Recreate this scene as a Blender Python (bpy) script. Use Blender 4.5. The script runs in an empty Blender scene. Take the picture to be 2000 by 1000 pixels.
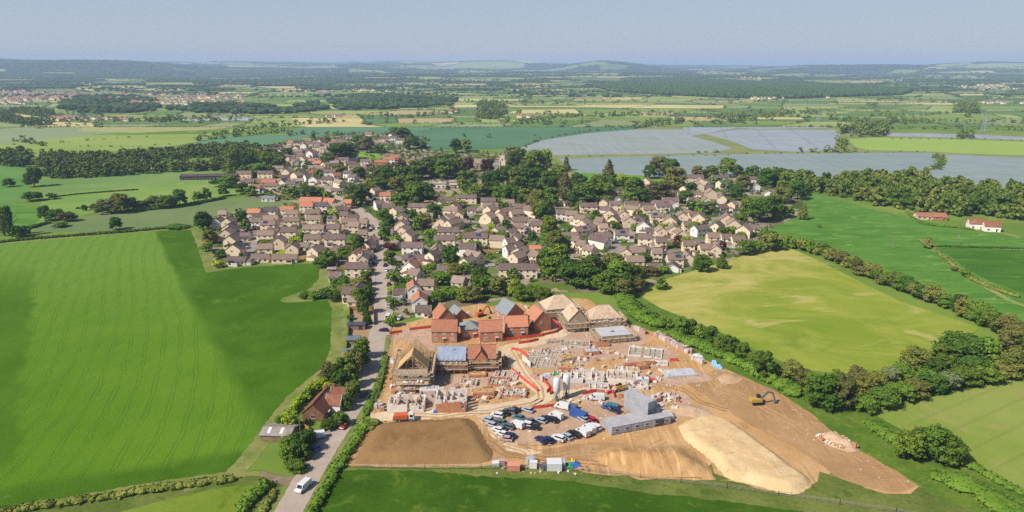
import bpy, math, random
import numpy as np
from mathutils import Vector, geometry
R = math.radians
random.seed(7)
rng = np.random.default_rng(7)
scene = bpy.context.scene
C = scene.collection

# ---------------------------------------------------------------- camera
CAM_H = 112.0
FPX = 2000 * 24.0 / 36.0
HORIZON = 129.0
PITCH = math.atan((500 - HORIZON) / FPX)
cam = bpy.data.objects.new('camera', bpy.data.cameras.new('camera'))
C.objects.link(cam)
cam.data.lens = 24.0
cam.data.sensor_width = 36.0
cam.data.clip_start = 1.0
cam.data.clip_end = 90000.0
cam.location = (0, 0, CAM_H)
cam.rotation_euler = (R(90) - PITCH, 0, 0)
scene.camera = cam
scene.view_settings.view_transform = 'Standard'
scene.view_settings.look = 'None'
scene.view_settings.gamma = 1.0
scene.view_settings.exposure = 0.5
scene.cycles.use_denoising = False
scene.cycles.max_bounces = 5
scene.cycles.diffuse_bounces = 3
scene.cycles.volume_bounces = 1
scene.cycles.transparent_max_bounces = 6

# ---------------------------------------------------------------- sky and sun
SUN_AZ = Vector((-0.84, -0.54)).normalized()      # where the sun stands, seen from above
SUN_EL = R(44)
world = bpy.data.worlds.new('World')
scene.world = world
world.use_nodes = True
nt = world.node_tree
bg = nt.nodes['Background']
sky = nt.nodes.new('ShaderNodeTexSky')
sky.sky_type = 'NISHITA'
sky.sun_disc = False
sky.sun_elevation = SUN_EL
sky.sun_rotation = math.atan2(SUN_AZ.x, SUN_AZ.y)
sky.air_density = 1.0
sky.dust_density = 0.9
sky.ozone_density = 2.0
# pale summer haze low over the horizon, thinning out upwards
tc = nt.nodes.new('ShaderNodeTexCoord')
sx = nt.nodes.new('ShaderNodeSeparateXYZ'); nt.links.new(tc.outputs['Generated'], sx.inputs[0])
rp = nt.nodes.new('ShaderNodeValToRGB')
mr = nt.nodes.new('ShaderNodeMapRange'); mr.inputs['From Min'].default_value = 0.0; mr.inputs['From Max'].default_value = 0.12
nt.links.new(sx.outputs['Z'], mr.inputs['Value']); nt.links.new(mr.outputs[0], rp.inputs[0])
rp.color_ramp.elements[0].position = 0.0; rp.color_ramp.elements[0].color = (0.60, 0.54, 0.50, 1)
rp.color_ramp.elements[1].position = 1.0; rp.color_ramp.elements[1].color = (0.385, 0.485, 0.625, 1)
e = rp.color_ramp.elements.new(0.3); e.color = (0.475, 0.53, 0.61, 1)
sc_ = nt.nodes.new('ShaderNodeVectorMath'); sc_.operation = 'SCALE'; sc_.inputs['Scale'].default_value = 8.6
nt.links.new(rp.outputs[0], sc_.inputs[0])
mf = nt.nodes.new('ShaderNodeMapRange'); mf.interpolation_type = 'SMOOTHSTEP'
mf.inputs['From Min'].default_value = 0.06; mf.inputs['From Max'].default_value = 0.4; mf.inputs['To Min'].default_value = 0.85; mf.inputs['To Max'].default_value = 0.0
nt.links.new(sx.outputs['Z'], mf.inputs['Value'])
mx = nt.nodes.new('ShaderNodeMix'); mx.data_type = 'RGBA'
nt.links.new(mf.outputs[0], mx.inputs['Factor']); nt.links.new(sky.outputs[0], mx.inputs['A']); nt.links.new(sc_.outputs[0], mx.inputs['B'])
nt.links.new(mx.outputs['Result'], bg.inputs['Color'])
bg.inputs['Strength'].default_value = 0.082
sun = bpy.data.objects.new('sun', bpy.data.lights.new('sun', 'SUN'))
C.objects.link(sun)
sun.data.energy = 4.85
sun.data.angle = R(0.53)
sun.data.color = (1.0, 0.93, 0.82)
ce = math.cos(SUN_EL)
sun.rotation_euler = Vector((-SUN_AZ.x * ce, -SUN_AZ.y * ce, -math.sin(SUN_EL))).to_track_quat('-Z', 'Y').to_euler()

# ---------------------------------------------------------------- photo pixel <-> ground
SP, CP = math.sin(PITCH), math.cos(PITCH)
def G(u, v, z=0.0):
    """ground point (x, y) seen at photo pixel (u, v) of the 2000 x 1000 photograph"""
    xc, yc = (u - 1000) / FPX, (500 - v) / FPX
    t = (CAM_H - z) / (SP - yc * CP)
    return t * xc, t * (CP + yc * SP)
def PX(x, y, z=0.0):
    """photo pixel of a world point"""
    dz = z - CAM_H
    f = y * CP - dz * SP
    up = y * SP + dz * CP
    return 1000 + FPX * x / f, 500 - FPX * up / f
def S(v):
    """photo pixels per metre across, at row v of the ground"""
    return CP * (v - HORIZON) / CAM_H
def VS(v):
    """photo pixels per metre of height at row v"""
    dep = PITCH + math.atan((v - 500) / FPX)
    return S(v) * math.cos(dep)

# ---------------------------------------------------------------- tags
def tag(o, label=None, cat=None, group=None, kind=None):
    if label: o['label'] = label
    if cat: o['category'] = cat
    if group: o['group'] = group
    if kind: o['kind'] = kind
    return o
def empty(name, loc, rz=0.0, label=None, cat=None, group=None):
    o = bpy.data.objects.new(name, None)
    o.empty_display_size = 0.5
    C.objects.link(o)
    o.location = loc
    o.rotation_euler = (0, 0, rz)
    return tag(o, label, cat, group)
def link(name, mesh, parent=None, loc=(0, 0, 0), rz=0.0, scale=None):
    o = bpy.data.objects.new(name, mesh)
    C.objects.link(o)
    o.location = loc
    o.rotation_euler = (0, 0, rz)
    if scale: o.scale = scale
    if parent: o.parent = parent
    return o
ORD = ['', 'first', 'second', 'third', 'fourth', 'fifth', 'sixth', 'seventh', 'eighth', 'ninth', 'tenth']
def nth(i):
    if i <= 10: return ORD[i]
    return '%d%s' % (i, 'th' if 10 <= i % 100 <= 20 else {1: 'st', 2: 'nd', 3: 'rd'}.get(i % 10, 'th'))

# ---------------------------------------------------------------- materials
KCOL = 0.62
def lin(c):
    return tuple((x / 255 / 12.92) if x / 255 <= 0.04045 else ((x / 255 + 0.055) / 1.055) ** 2.4 for x in c)
def A(c, k=None):
    """base colour of a surface whose sunlit colour in the photo is c (0-255)"""
    k = KCOL if k is None else k
    return tuple(min(0.85, x * k) for x in lin(c)) + (1.0,)
class NT:
    """small wrapper for building node trees"""
    def __init__(self, name, rough=0.9, spec=0.2):
        self.m = bpy.data.materials.new(name)
        self.m.use_nodes = True
        self.t = self.m.node_tree
        self.b = self.t.nodes['Principled BSDF']
        self.b.inputs['Roughness'].default_value = rough
        self.b.inputs['Specular IOR Level'].default_value = spec
        self._pos = None
    def n(self, typ, **kw):
        nd = self.t.nodes.new(typ)
        for k, v in kw.items(): setattr(nd, k, v)
        return nd
    def l(self, a, b): self.t.links.new(a, b)
    def put(self, sock, v):
        if hasattr(v, 'node'): self.l(v, sock)
        elif isinstance(v, (tuple, list)): sock.default_value = tuple(v)
        else: sock.default_value = v
    @property
    def pos(self):
        if self._pos is None: self._pos = self.n('ShaderNodeNewGeometry').outputs['Position']
        return self._pos
    @property
    def obj(self): return self.n('ShaderNodeTexCoord').outputs['Object']
    def math(self, op, a, b=0.0, clamp=False):
        nd = self.n('ShaderNodeMath', operation=op, use_clamp=clamp)
        self.put(nd.inputs[0], a); self.put(nd.inputs[1], b)
        return nd.outputs[0]
    def vscale(self, vec, s, rot=0.0):
        nd = self.n('ShaderNodeMapping')
        self.l(vec, nd.inputs[0])
        nd.inputs['Rotation'].default_value = (0, 0, rot)
        nd.inputs['Scale'].default_value = s
        return nd.outputs[0]
    def noise(self, vec, scale, detail=4.0, rough=0.6, dist=0.0):
        nd = self.n('ShaderNodeTexNoise')
        self.l(vec, nd.inputs['Vector'])
        nd.inputs['Scale'].default_value = scale
        nd.inputs['Detail'].default_value = detail
        nd.inputs['Roughness'].default_value = rough
        nd.inputs['Distortion'].default_value = dist
        return nd.outputs['Fac']
    def voro(self, vec, scale, out='Color', feature='F1', rand=1.0):
        nd = self.n('ShaderNodeTexVoronoi', feature=feature)
        self.l(vec, nd.inputs['Vector'])
        nd.inputs['Scale'].default_value = scale
        nd.inputs['Randomness'].default_value = rand
        return nd.outputs[out]
    def ramp(self, fac, stops):
        nd = self.n('ShaderNodeValToRGB')
        self.l(fac, nd.inputs[0])
        e = nd.color_ramp.elements
        while len(e) < len(stops): e.new(0.5)
        for i, (p, c) in enumerate(stops):
            e[i].position = p
            e[i].color = c if isinstance(c, tuple) else (c, c, c, 1)
        return nd.outputs[0]
    def mix(self, fac, a, b, mode='MIX'):
        nd = self.n('ShaderNodeMix', data_type='RGBA', blend_type=mode)
        self.put(nd.inputs['Factor'], fac); self.put(nd.inputs['A'], a); self.put(nd.inputs['B'], b)
        return nd.outputs['Result']
    def sep(self, vec):
        nd = self.n('ShaderNodeSeparateXYZ'); self.l(vec, nd.inputs[0]); return nd.outputs
    def bump(self, h, strength, dist=1.0):
        nd = self.n('ShaderNodeBump')
        nd.inputs['Strength'].default_value = strength
        nd.inputs['Distance'].default_value = dist
        self.l(h, nd.inputs['Height']); self.l(nd.outputs[0], self.b.inputs['Normal'])
    def smooth(self, x, lo, hi):
        nd = self.n('ShaderNodeMapRange', interpolation_type='SMOOTHSTEP')
        self.l(x, nd.inputs['Value'])
        nd.inputs['From Min'].default_value = lo; nd.inputs['From Max'].default_value = hi
        return nd.outputs[0]
    def side(self, p1, p2, soft, warp=0.0, wscale=0.03):
        """0..1 mask: 1 to the right of the ground line through photo pixels p1 -> p2"""
        (x1, y1), (x2, y2) = G(*p1), G(*p2)
        dx, dy = x2 - x1, y2 - y1
        L = math.hypot(dx, dy)
        nx, ny = dy / L, -dx / L
        s = self.sep(self.pos)
        d = self.math('ADD', self.math('MULTIPLY', s[0], nx), self.math('MULTIPLY', s[1], ny))
        d = self.math('SUBTRACT', d, x1 * nx + y1 * ny)
        if warp:
            n = self.noise(self.pos, wscale, 3)
            d = self.math('ADD', d, self.math('MULTIPLY', self.math('SUBTRACT', n, 0.5), warp))
        return self.smooth(d, -soft, soft)
    def out(self, col):
        self.put(self.b.inputs['Base Color'], col)
        return self.m
MATS = {}
def plain(name, c, c2=None, scale=0.4, rough=0.8, spec=0.25, metal=0.0, rnd=0.0, detail=4, k=None):
    """surface colour c, mottled to c2 by noise; rnd shifts brightness from object to object"""
    if name in MATS: return MATS[name]
    q = NT(name, rough, spec)
    q.b.inputs['Metallic'].default_value = metal
    a = A(c, k)
    col = a
    if c2:
        col = q.mix(q.smooth(q.noise(q.pos, scale, detail), 0.32, 0.68), a, A(c2, k))
    if rnd:
        r = q.n('ShaderNodeObjectInfo').outputs['Random']
        hs = q.n('ShaderNodeHueSaturation')
        q.put(hs.inputs['Color'], col)
        q.l(q.math('ADD', q.math('MULTIPLY', r, 2 * rnd), 1 - rnd), hs.inputs['Value'])
        r2 = q.math('FRACT', q.math('MULTIPLY', r, 17.31))
        q.l(q.math('ADD', q.math('MULTIPLY', r2, rnd * 0.12), 0.5 - rnd * 0.06), hs.inputs['Hue'])
        col = hs.outputs[0]
    q.out(col)
    MATS[name] = q.m
    return q.m

# ---------------------------------------------------------------- mesh building
class MB:
    """collects boxes, prisms, tubes and loose faces and makes them ONE mesh"""
    def __init__(self):
        self.v = []; self.f = []; self.mi = []
        self.m = 0
    def add(self, vs, fs):
        o = len(self.v)
        self.v += [tuple(p) for p in vs]
        for f in fs:
            self.f.append(tuple(i + o for i in f)); self.mi.append(self.m)
    def box(self, x0, x1, y0, y1, z0, z1, rz=0.0, c=(0, 0)):
        vs = [(x, y, z) for z in (z0, z1) for x, y in ((x0, y0), (x1, y0), (x1, y1), (x0, y1))]
        if rz:
            cs, sn = math.cos(rz), math.sin(rz)
            vs = [(c[0] + (x - c[0]) * cs - (y - c[1]) * sn, c[1] + (x - c[0]) * sn + (y - c[1]) * cs, z) for x, y, z in vs]
        self.add(vs, [(3, 2, 1, 0), (4, 5, 6, 7), (0, 1, 5, 4), (1, 2, 6, 5), (2, 3, 7, 6), (3, 0, 4, 7)])
    def bar(self, p, q, w, h=None):
        """square bar from p to q"""
        p, q = Vector(p), Vector(q)
        d = (q - p).normalized()
        up = Vector((0, 0, 1)) if abs(d.z) < 0.95 else Vector((1, 0, 0))
        a = d.cross(up).normalized() * w / 2
        b = d.cross(a).normalized() * (h or w) / 2
        self.add([p - a - b, p + a - b, p + a + b, p - a + b, q - a - b, q + a - b, q + a + b, q - a + b],
                 [(3, 2, 1, 0), (4, 5, 6, 7), (0, 1, 5, 4), (1, 2, 6, 5), (2, 3, 7, 6), (3, 0, 4, 7)])
    def tube(self, prof, n=12, c=(0, 0), axis='z', cap=True):
        """surface of revolution: prof = [(height, radius)]"""
        vs, fs = [], []
        for h, r in prof:
            for k in range(n):
                a = 2 * math.pi * k / n
                p = (r * math.cos(a), r * math.sin(a))
                if axis == 'z': vs.append((c[0] + p[0], c[1] + p[1], h))
                elif axis == 'y': vs.append((c[0] + p[0], h, c[1] + p[1]))
                else: vs.append((h, c[0] + p[0], c[1] + p[1]))
        for j in range(len(prof) - 1):
            for k in range(n):
                fs.append((j * n + k, j * n + (k + 1) % n, (j + 1) * n + (k + 1) % n, (j + 1) * n + k))
        if cap:
            fs.append(tuple(range(n))[::-1]); fs.append(tuple((len(prof) - 1) * n + k for k in range(n)))
        self.add(vs, fs)
    def mesh(self, name, mats, smooth=False):
        me = bpy.data.meshes.new(name)
        me.from_pydata(self.v, [], self.f)
        for m in (mats if isinstance(mats, (list, tuple)) else [mats]): me.materials.append(m)
        if any(self.mi): me.polygons.foreach_set('material_index', self.mi)
        if smooth: me.polygons.foreach_set('use_smooth', [True] * len(me.polygons))
        me.update()
        return me
def np_mesh(name, verts, faces, mats, mi=None, smooth=False):
    """verts (n,3), faces (m,k) arrays of equal k"""
    me = bpy.data.meshes.new(name)
    k = faces.shape[1]
    me.vertices.add(len(verts)); me.vertices.foreach_set('co', np.asarray(verts, np.float32).ravel())
    me.loops.add(faces.size); me.loops.foreach_set('vertex_index', faces.astype(np.int32).ravel())
    me.polygons.add(len(faces)); me.polygons.foreach_set('loop_start', np.arange(0, faces.size, k, dtype=np.int32))
    for m in mats: me.materials.append(m)
    if mi is not None: me.polygons.foreach_set('material_index', np.asarray(mi, np.int32))
    me.polygons.foreach_set('use_smooth', np.full(len(faces), smooth))
    me.update(calc_edges=True)
    return me
def smooth_line(pts, n=6):
    """Catmull-Rom through the points"""
    if len(pts) < 3: return list(pts)
    P = [pts[0]] + list(pts) + [pts[-1]]
    out = []
    for i in range(1, len(P) - 2):
        p0, p1, p2, p3 = P[i - 1], P[i], P[i + 1], P[i + 2]
        for k in range(n):
            t = k / n
            out.append(tuple(0.5 * (2 * b + (c - a) * t + (2 * a - 5 * b + 4 * c - d) * t * t + (3 * b - a - 3 * c + d) * t ** 3)
                             for a, b, c, d in zip(p0, p1, p2, p3)))
    out.append(tuple(pts[-1]))
    return out
def GL(s):
    """'u,v u,v ...' -> ground points"""
    return [G(*map(float, p.split(','))) for p in s.split()]
def sheet(name, pts, z, mat, jit=0.0, kind='structure', curve=False):
    """flat polygon on the ground, corners given in world metres"""
    if curve: pts = smooth_line(pts + [pts[0]], 5)[:-1]
    out = []
    if jit:
        for i, a in enumerate(pts):
            b = pts[(i + 1) % len(pts)]
            L = math.dist(a, b)
            n = max(1, min(40, int(L / (jit * 4))))
            for k in range(n):
                t = k / n
                out.append((a[0] + (b[0] - a[0]) * t + random.uniform(-jit, jit), a[1] + (b[1] - a[1]) * t + random.uniform(-jit, jit)))
        pts = out
    vs = [Vector((x, y, z)) for x, y in pts]
    tris = geometry.tessellate_polygon([vs])
    me = bpy.data.meshes.new(name)
    fs = []
    for t in tris:
        a, b, c = (vs[i] for i in t)
        fs.append(t if (b - a).cross(c - a).z > 0 else t[::-1])
    me.from_pydata([tuple(v) for v in vs], [], fs)
    me.materials.append(mat)
    o = link(name, me)
    if kind: o['kind'] = kind
    return o
def ribbon(name, pts, w, z, mat, kind='structure', w2=None, jit=0.0):
    """strip of constant width along world points"""
    vs, fs = [], []
    for i, p in enumerate(pts):
        a = pts[max(0, i - 1)]; b = pts[min(len(pts) - 1, i + 1)]
        d = math.dist(a, b) or 1
        nx, ny = -(b[1] - a[1]) / d, (b[0] - a[0]) / d
        ww = w if w2 is None else w + (w2 - w) * i / (len(pts) - 1)
        j1, j2 = (random.uniform(-jit, jit), random.uniform(-jit, jit)) if jit else (0, 0)
        vs += [(p[0] - nx * (ww / 2 + j1), p[1] - ny * (ww / 2 + j1), z), (p[0] + nx * (ww / 2 + j2), p[1] + ny * (ww / 2 + j2), z)]
    for i in range(len(pts) - 1): fs.append((2 * i, 2 * i + 2, 2 * i + 3, 2 * i + 1)[::-1])
    me = bpy.data.meshes.new(name)
    me.from_pydata(vs, [], [f for f in fs])
    me.materials.append(mat)
    me.update()
    if len(me.polygons) and me.polygons[0].normal.z < 0: me.flip_normals()
    o = link(name, me)
    if kind: o['kind'] = kind
    return o
def inside(x, y, poly):
    c = False
    n = len(poly)
    for i in range(n):
        (x1, y1), (x2, y2) = poly[i], poly[i - 1]
        if (y1 > y) != (y2 > y) and x < (x2 - x1) * (y - y1) / (y2 - y1) + x1: c = not c
    return c
# ================================================================= GROUND, FIELDS, ROADS
def field_mat(name, c1, c2, scale=0.02, stripe=None, fine=0.15, c3=None, aniso=None, k=None):
    """crop or grass: two tones in broad patches, fine mottling, optional drill lines (angle, spacing, depth)"""
    q = NT(name, 0.95, 0.0)
    vec = q.pos if not aniso else q.vscale(q.pos, (1, aniso[1], 1), aniso[0])
    f = q.smooth(q.noise(vec, scale, 5, 0.62), 0.34, 0.66)
    col = q.mix(f, A(c1, k), A(c2, k))
    if c3:
        f3 = q.smooth(q.noise(q.vscale(vec, (1, 1, 1), 0.7), scale * 2.7, 4, 0.7, 0.6), 0.52, 0.72)
        col = q.mix(f3, col, A(c3, k))
    g = q.noise(q.pos, 0.9, 4, 0.7)
    col = q.mix(q.math('MULTIPLY', q.math('SUBTRACT', g, 0.25, True), fine * 2), col, (0.012, 0.02, 0.006, 1))
    if stripe:
        ang, sp, dep = stripe
        s = q.sep(q.vscale(q.pos, (1, 1, 1), ang))[0]
        w = q.math('ABSOLUTE', q.math('SINE', q.math('MULTIPLY', s, math.pi / sp)))
        w = q.math('MULTIPLY', q.math('SUBTRACT', 1.0, q.smooth(w, 0.0, 0.35)), dep)
        col = q.mix(w, col, (0.02, 0.04, 0.01, 1))
    return q.out(col)

M_PASTURE = field_mat('pasture_grass', (134, 160, 68), (112, 142, 56), 0.012, c3=(156, 168, 86))
ground = sheet('ground', [(-30000, -1500), (30000, -1500), (30000, 30000), (-30000, 30000)], 0.0, M_PASTURE)

# ---- the big cereal field, left of the road: two drilling directions, curved tramlines
def crop_mat():
    q = NT('cereal_crop', 0.95, 0.0)
    s = q.sep(q.pos)
    light = q.mix(q.smooth(q.noise(q.pos, 0.014, 4), 0.3, 0.7), A((98, 141, 28)), A((113, 152, 40)))
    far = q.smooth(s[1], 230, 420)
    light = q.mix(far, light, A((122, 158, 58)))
    dark = q.mix(q.smooth(q.noise(q.pos, 0.03, 4), 0.35, 0.7), A((72, 112, 18)), A((90, 130, 32)))
    # tramlines: x - f(y) constant along each line
    pts = [(305, 500), (322, 620), (322, 700), (300, 780), (262, 860), (214, 930)]
    W = np.array([G(*p) for p in pts])
    cf = np.polyfit(W[:, 1], W[:, 0], 3)
    y = s[1]
    fy = q.math('ADD', q.math('MULTIPLY', q.math('ADD', q.math('MULTIPLY', q.math('ADD', q.math('MULTIPLY', y, float(cf[0])), float(cf[1])), y), float(cf[2])), y), float(cf[3]))
    d = q.math('SUBTRACT', s[0], fy)
    wob = q.math('MULTIPLY', q.noise(q.vscale(q.pos, (1, 0.25, 1)), 0.05, 3), 9.0)
    d = q.math('ADD', d, wob)
    fr = q.math('FRACT', q.math('DIVIDE', d, 7.0))
    l1 = q.math('SUBTRACT', 1.0, q.smooth(q.math('ABSOLUTE', q.math('SUBTRACT', fr, 0.40)), 0.0, 0.045))
    l2 = q.math('SUBTRACT', 1.0, q.smooth(q.math('ABSOLUTE', q.math('SUBTRACT', fr, 0.58)), 0.0, 0.045))
    ln = q.math('MULTIPLY', q.math('MAXIMUM', l1, l2), q.math('MULTIPLY', q.noise(q.pos, 0.03, 3), 0.95))
    light = q.mix(ln, light, A((66, 108, 34)))
    fs = q.noise(q.vscale(q.pos, (1, 0.12, 1), 0.06), 0.35, 3, 0.6)
    light = q.mix(q.math('MULTIPLY', q.smooth(fs, 0.45, 0.7), 0.28), light, A((84, 130, 44)))
    # zone of darker growth on the right, along the left edge and on the headland
    a = q.side((345, 545), (285, 440), 4, 7, 0.06)
    b = q.side((455, 790), (345, 545), 2.0, 4, 0.06)
    m1 = q.math('MULTIPLY', a, b)
    m1 = q.math('MULTIPLY', m1, q.math('MAXIMUM', q.smooth(s[1], 196, 214), q.side((330, 960), (452, 770), 8, 14, 0.06)))
    hl = q.side((0, 955), (460, 885), 3.5, 5, 0.08)
    lf = q.math('MULTIPLY', q.math('SUBTRACT', 1.0, q.side((38, 800), (62, 600), 2.5, 16, 0.05)), q.smooth(s[1], 165, 180))
    lf = q.math('MULTIPLY', lf, q.math('SUBTRACT', 1.0, q.smooth(s[1], 330, 395)))
    m = q.math('MAXIMUM', q.math('MAXIMUM', m1, hl), q.math('MULTIPLY', lf, 0.75))
    col = q.mix(m, light, dark)
    pt = q.smooth(q.noise(q.pos, 0.045, 4, 0.7), 0.58, 0.75)
    col = q.mix(q.math('MULTIPLY', pt, q.math('MULTIPLY', m, 0.5)), col, A((120, 155, 60)))
    g = q.noise(q.pos, 1.2, 4, 0.75)
    col = q.mix(q.math('MULTIPLY', q.math('SUBTRACT', g, 0.3, True), 0.4), col, (0.015, 0.03, 0.006, 1))
    q.bump(g, 0.5, 0.5)
    return q.out(col)
M_VERGE = field_mat('dry_verge_grass', (158, 160, 92), (122, 142, 66), 0.09, fine=0.25, c3=(178, 170, 115))
M_ROUGH = field_mat('rough_grass', (112, 130, 56), (142, 150, 78), 0.08, fine=0.45, c3=(88, 116, 40))
sheet('grass_margin', GL('0,470 200,452 345,445 378,444 400,470 412,500 420,520 470,512 600,505 640,500 648,520 640,560 652,583 668,590 678,640 670,700 660,740 640,760 600,790 540,850 500,900 470,930 430,950 300,962 150,985 0,1010 -250,1045 -250,480'), 0.03, M_VERGE)
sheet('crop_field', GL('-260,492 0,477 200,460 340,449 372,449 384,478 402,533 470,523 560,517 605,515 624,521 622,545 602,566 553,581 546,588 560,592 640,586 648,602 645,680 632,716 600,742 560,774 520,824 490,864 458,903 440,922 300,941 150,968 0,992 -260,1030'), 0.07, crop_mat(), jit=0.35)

# ---- fields round about
M_DRY = field_mat('dry_pasture', (172, 170, 88), (192, 178, 108), 0.014, c3=(138, 156, 62), aniso=(0.5, 2.2), fine=0.16)
M_DRYG = field_mat('green_pasture', (150, 162, 72), (168, 170, 84), 0.02, c3=(122, 146, 54), aniso=(0.5, 2.0), fine=0.16)
sheet('dry_pasture_field', GL('1243,572 1275,548 1330,532 1400,515 1450,500 1490,486 1545,486 1575,498 1640,530 1700,560 1760,590 1830,612 1912,640 1880,668 1840,690 1800,715 1700,728 1640,730 1570,722 1500,695 1440,665 1400,645 1340,622 1290,602'), 0.05, M_DRY)
def pmask():
    q = NT('pasture_blend', 0.95, 0.0)
    s = q.side((1330, 640), (1660, 500), 26, 60, 0.02)
    f = q.smooth(q.noise(q.vscale(q.pos, (1, 1.5, 1), 0.7), 0.022, 7, 0.7, 1.0), 0.34, 0.64)
    a = q.mix(f, A((158, 166, 66)), A((202, 192, 108)))
    b = q.mix(f, A((142, 162, 54)), A((174, 180, 78)))
    col = q.mix(s, a, b)
    g1 = q.smooth(q.noise(q.vscale(q.pos, (1, 1.8, 1), 0.9), 0.02, 5, 0.6, 1.0), 0.54, 0.72)
    col = q.mix(q.math('MULTIPLY', g1, 0.75), col, A((122, 148, 50)))
    p1 = q.smooth(q.noise(q.vscale(q.pos, (1, 3, 1), 0.9), 0.016, 4, 0.55, 1.5), 0.58, 0.68)
    col = q.mix(q.math('MULTIPLY', p1, 0.6), col, A((214, 198, 128)))
    g = q.noise(q.pos, 1.0, 4, 0.75)
    col = q.mix(q.math('MULTIPLY', q.math('SUBTRACT', g, 0.3, True), 0.35), col, (0.02, 0.03, 0.008, 1))
    return q.out(col)
bpy.data.objects['dry_pasture_field'].data.materials[0] = pmask()
M_GR = field_mat('lush_grass', (88, 138, 52), (108, 154, 64), 0.02, c3=(150, 182, 92), aniso=(-0.6, 3.2), fine=0.15)
sheet('green_field', GL('1490,452 1505,425 1560,400 1570,382 1600,378 1700,408 1800,430 1900,455 2000,465 2400,500 2400,780 2000,640 1940,606 1850,570 1740,528 1640,490 1560,470'), 0.05, M_GR)
M_GR2 = field_mat('deep_green_grass', (72, 118, 38), (88, 132, 46), 0.02, c3=(110, 150, 60), aniso=(-0.5, 3), fine=0.15)
sheet('green_field', GL('1836,484 2000,489 2300,500 2300,600 2000,573 1930,548 1880,520'), 0.09, M_GR2)
M_VT = field_mat('field_edge_grass', (150, 168, 92), (176, 176, 118), 0.1, fine=0.2)
ribbon('field_edge', smooth_line(GL('1800,468 1840,500 1880,530 1925,560 1975,588 2010,600')), 3.0, 0.12, M_VT, jit=0.5)
ribbon('field_edge', smooth_line(GL('1825,480 1900,483 2000,488')), 3.5, 0.13, M_VT, jit=0.5)
M_BR = field_mat('mown_field', (142, 164, 68), (160, 172, 88), 0.02, stripe=(1.05, 9, 0.12), c3=(170, 168, 96), fine=0.15)
sheet('mown_field', GL('1696,806 1722,790 1760,780 1850,768 1920,750 2000,738 2500,690 2500,1250 2080,1040 2000,975 1940,942 1880,906 1790,858 1740,830'), 0.05, M_BR, jit=0.5)
M_BT = field_mat('dark_crop', (64, 102, 18), (80, 116, 28), 0.05, c3=(110, 136, 48), fine=0.35)
sheet('dark_crop_field', GL('655,922 720,917 830,920 930,930 1050,936 1150,944 1250,962 1380,975 1500,990 1640,1012 1900,1100 1300,1500 300,1500 545,1060'), 0.05, M_BT, jit=0.5)
sheet('grass_margin', GL('632,905 720,908 830,914 940,912 1100,905 1200,912 1300,930 1420,938 1560,955 1700,960 1790,950 1850,965 2000,1020 2100,1100 1900,1200 545,1100 560,1040'), 0.03, M_ROUGH)
sheet('small_paddock', GL('200,1010 330,975 440,952 500,948 512,955 480,985 455,1010 430,1060 150,1060'), 0.10, field_mat('paddock_grass', (126, 150, 48), (140, 160, 62), 0.06, c3=(92, 128, 36), fine=0.2))
sheet('grass_bank', GL('-250,1075 -250,1040 0,1003 150,978 300,956 440,930 500,918 560,930 590,952 565,985 540,1030 500,1100 100,1100'), 0.06, M_ROUGH)
M_PLAY = field_mat('playing_field_grass', (120, 142, 88), (134, 150, 96), 0.012, fine=0.1)
sheet('playing_field', GL('62,455 78,440 132,432 200,416 330,404 430,392 500,385 555,392 572,402 500,412 440,420 400,436 372,441 200,452'), 0.05, M_PLAY)
sheet('pasture_field', GL('70,352 240,342 430,331 452,345 440,350 350,358 256,366 140,382 84,378'), 0.04, field_mat('grey_green_grass', (118, 152, 84), (136, 164, 92), 0.012, fine=0.1))
sheet('pasture_field', GL('84,378 256,366 440,350 470,378 430,388 330,400 200,412 130,428 78,436 66,440 80,400'), 0.045, field_mat('bright_grass', (128, 164, 74), (150, 176, 92), 0.014, c3=(168, 170, 110), fine=0.1))
sheet('pasture_field', GL('-300,330 0,326 52,324 64,350 58,372 40,392 0,398 -300,420'), 0.04, field_mat('cool_grass', (96, 146, 70), (116, 158, 80), 0.014, fine=0.1))
sheet('pasture_field', GL('-300,425 0,400 40,398 66,402 78,430 60,445 0,462 -300,490'), 0.05, M_GR)
sheet('pasture_field', GL('-400,275 0,268 60,262 220,264 400,262 520,240 556,240 530,250 420,262 390,276 330,286 240,294 100,306 0,322 -400,340'), 0.06, field_mat('yellow_green_grass', (146, 172, 84), (164, 180, 98), 0.006, fine=0.05))
sheet('pasture_field', GL('-400,262 0,252 100,244 220,240 330,240 270,256 150,266 0,282 -400,290'), 0.10, field_mat('sage_grass', (146, 164, 124), (160, 172, 128), 0.006, fine=0.05))
sheet('stubble_field', GL('170,246 320,240 500,238 520,242 400,254 260,260 150,256'), 0.14, field_mat('pale_stubble', (176, 178, 112), (186, 180, 122), 0.006, fine=0.05))
M_TEAL = field_mat('young_crop', (100, 142, 108), (112, 152, 116), 0.006, c3=(120, 158, 122), fine=0.05)
M_TEAL2 = field_mat('maturing_crop', (90, 132, 98), (102, 142, 106), 0.006, fine=0.05)
sheet('young_crop_field', GL('330,300 400,272 470,266 600,262 700,262 820,266 840,292 800,300 700,290 640,276 560,284 500,288 400,304'), 0.10, M_TEAL)
sheet('young_crop_field', GL('540,258 640,241 700,237 900,233 950,236 925,240 820,256 700,264 600,264'), 0.14, M_TEAL)
sheet('young_crop_field', GL('790,262 930,238 1060,232 1240,230 1295,235 1240,252 1110,270 1040,284 1008,290 900,293 830,292'), 0.12, M_TEAL2)
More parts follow.
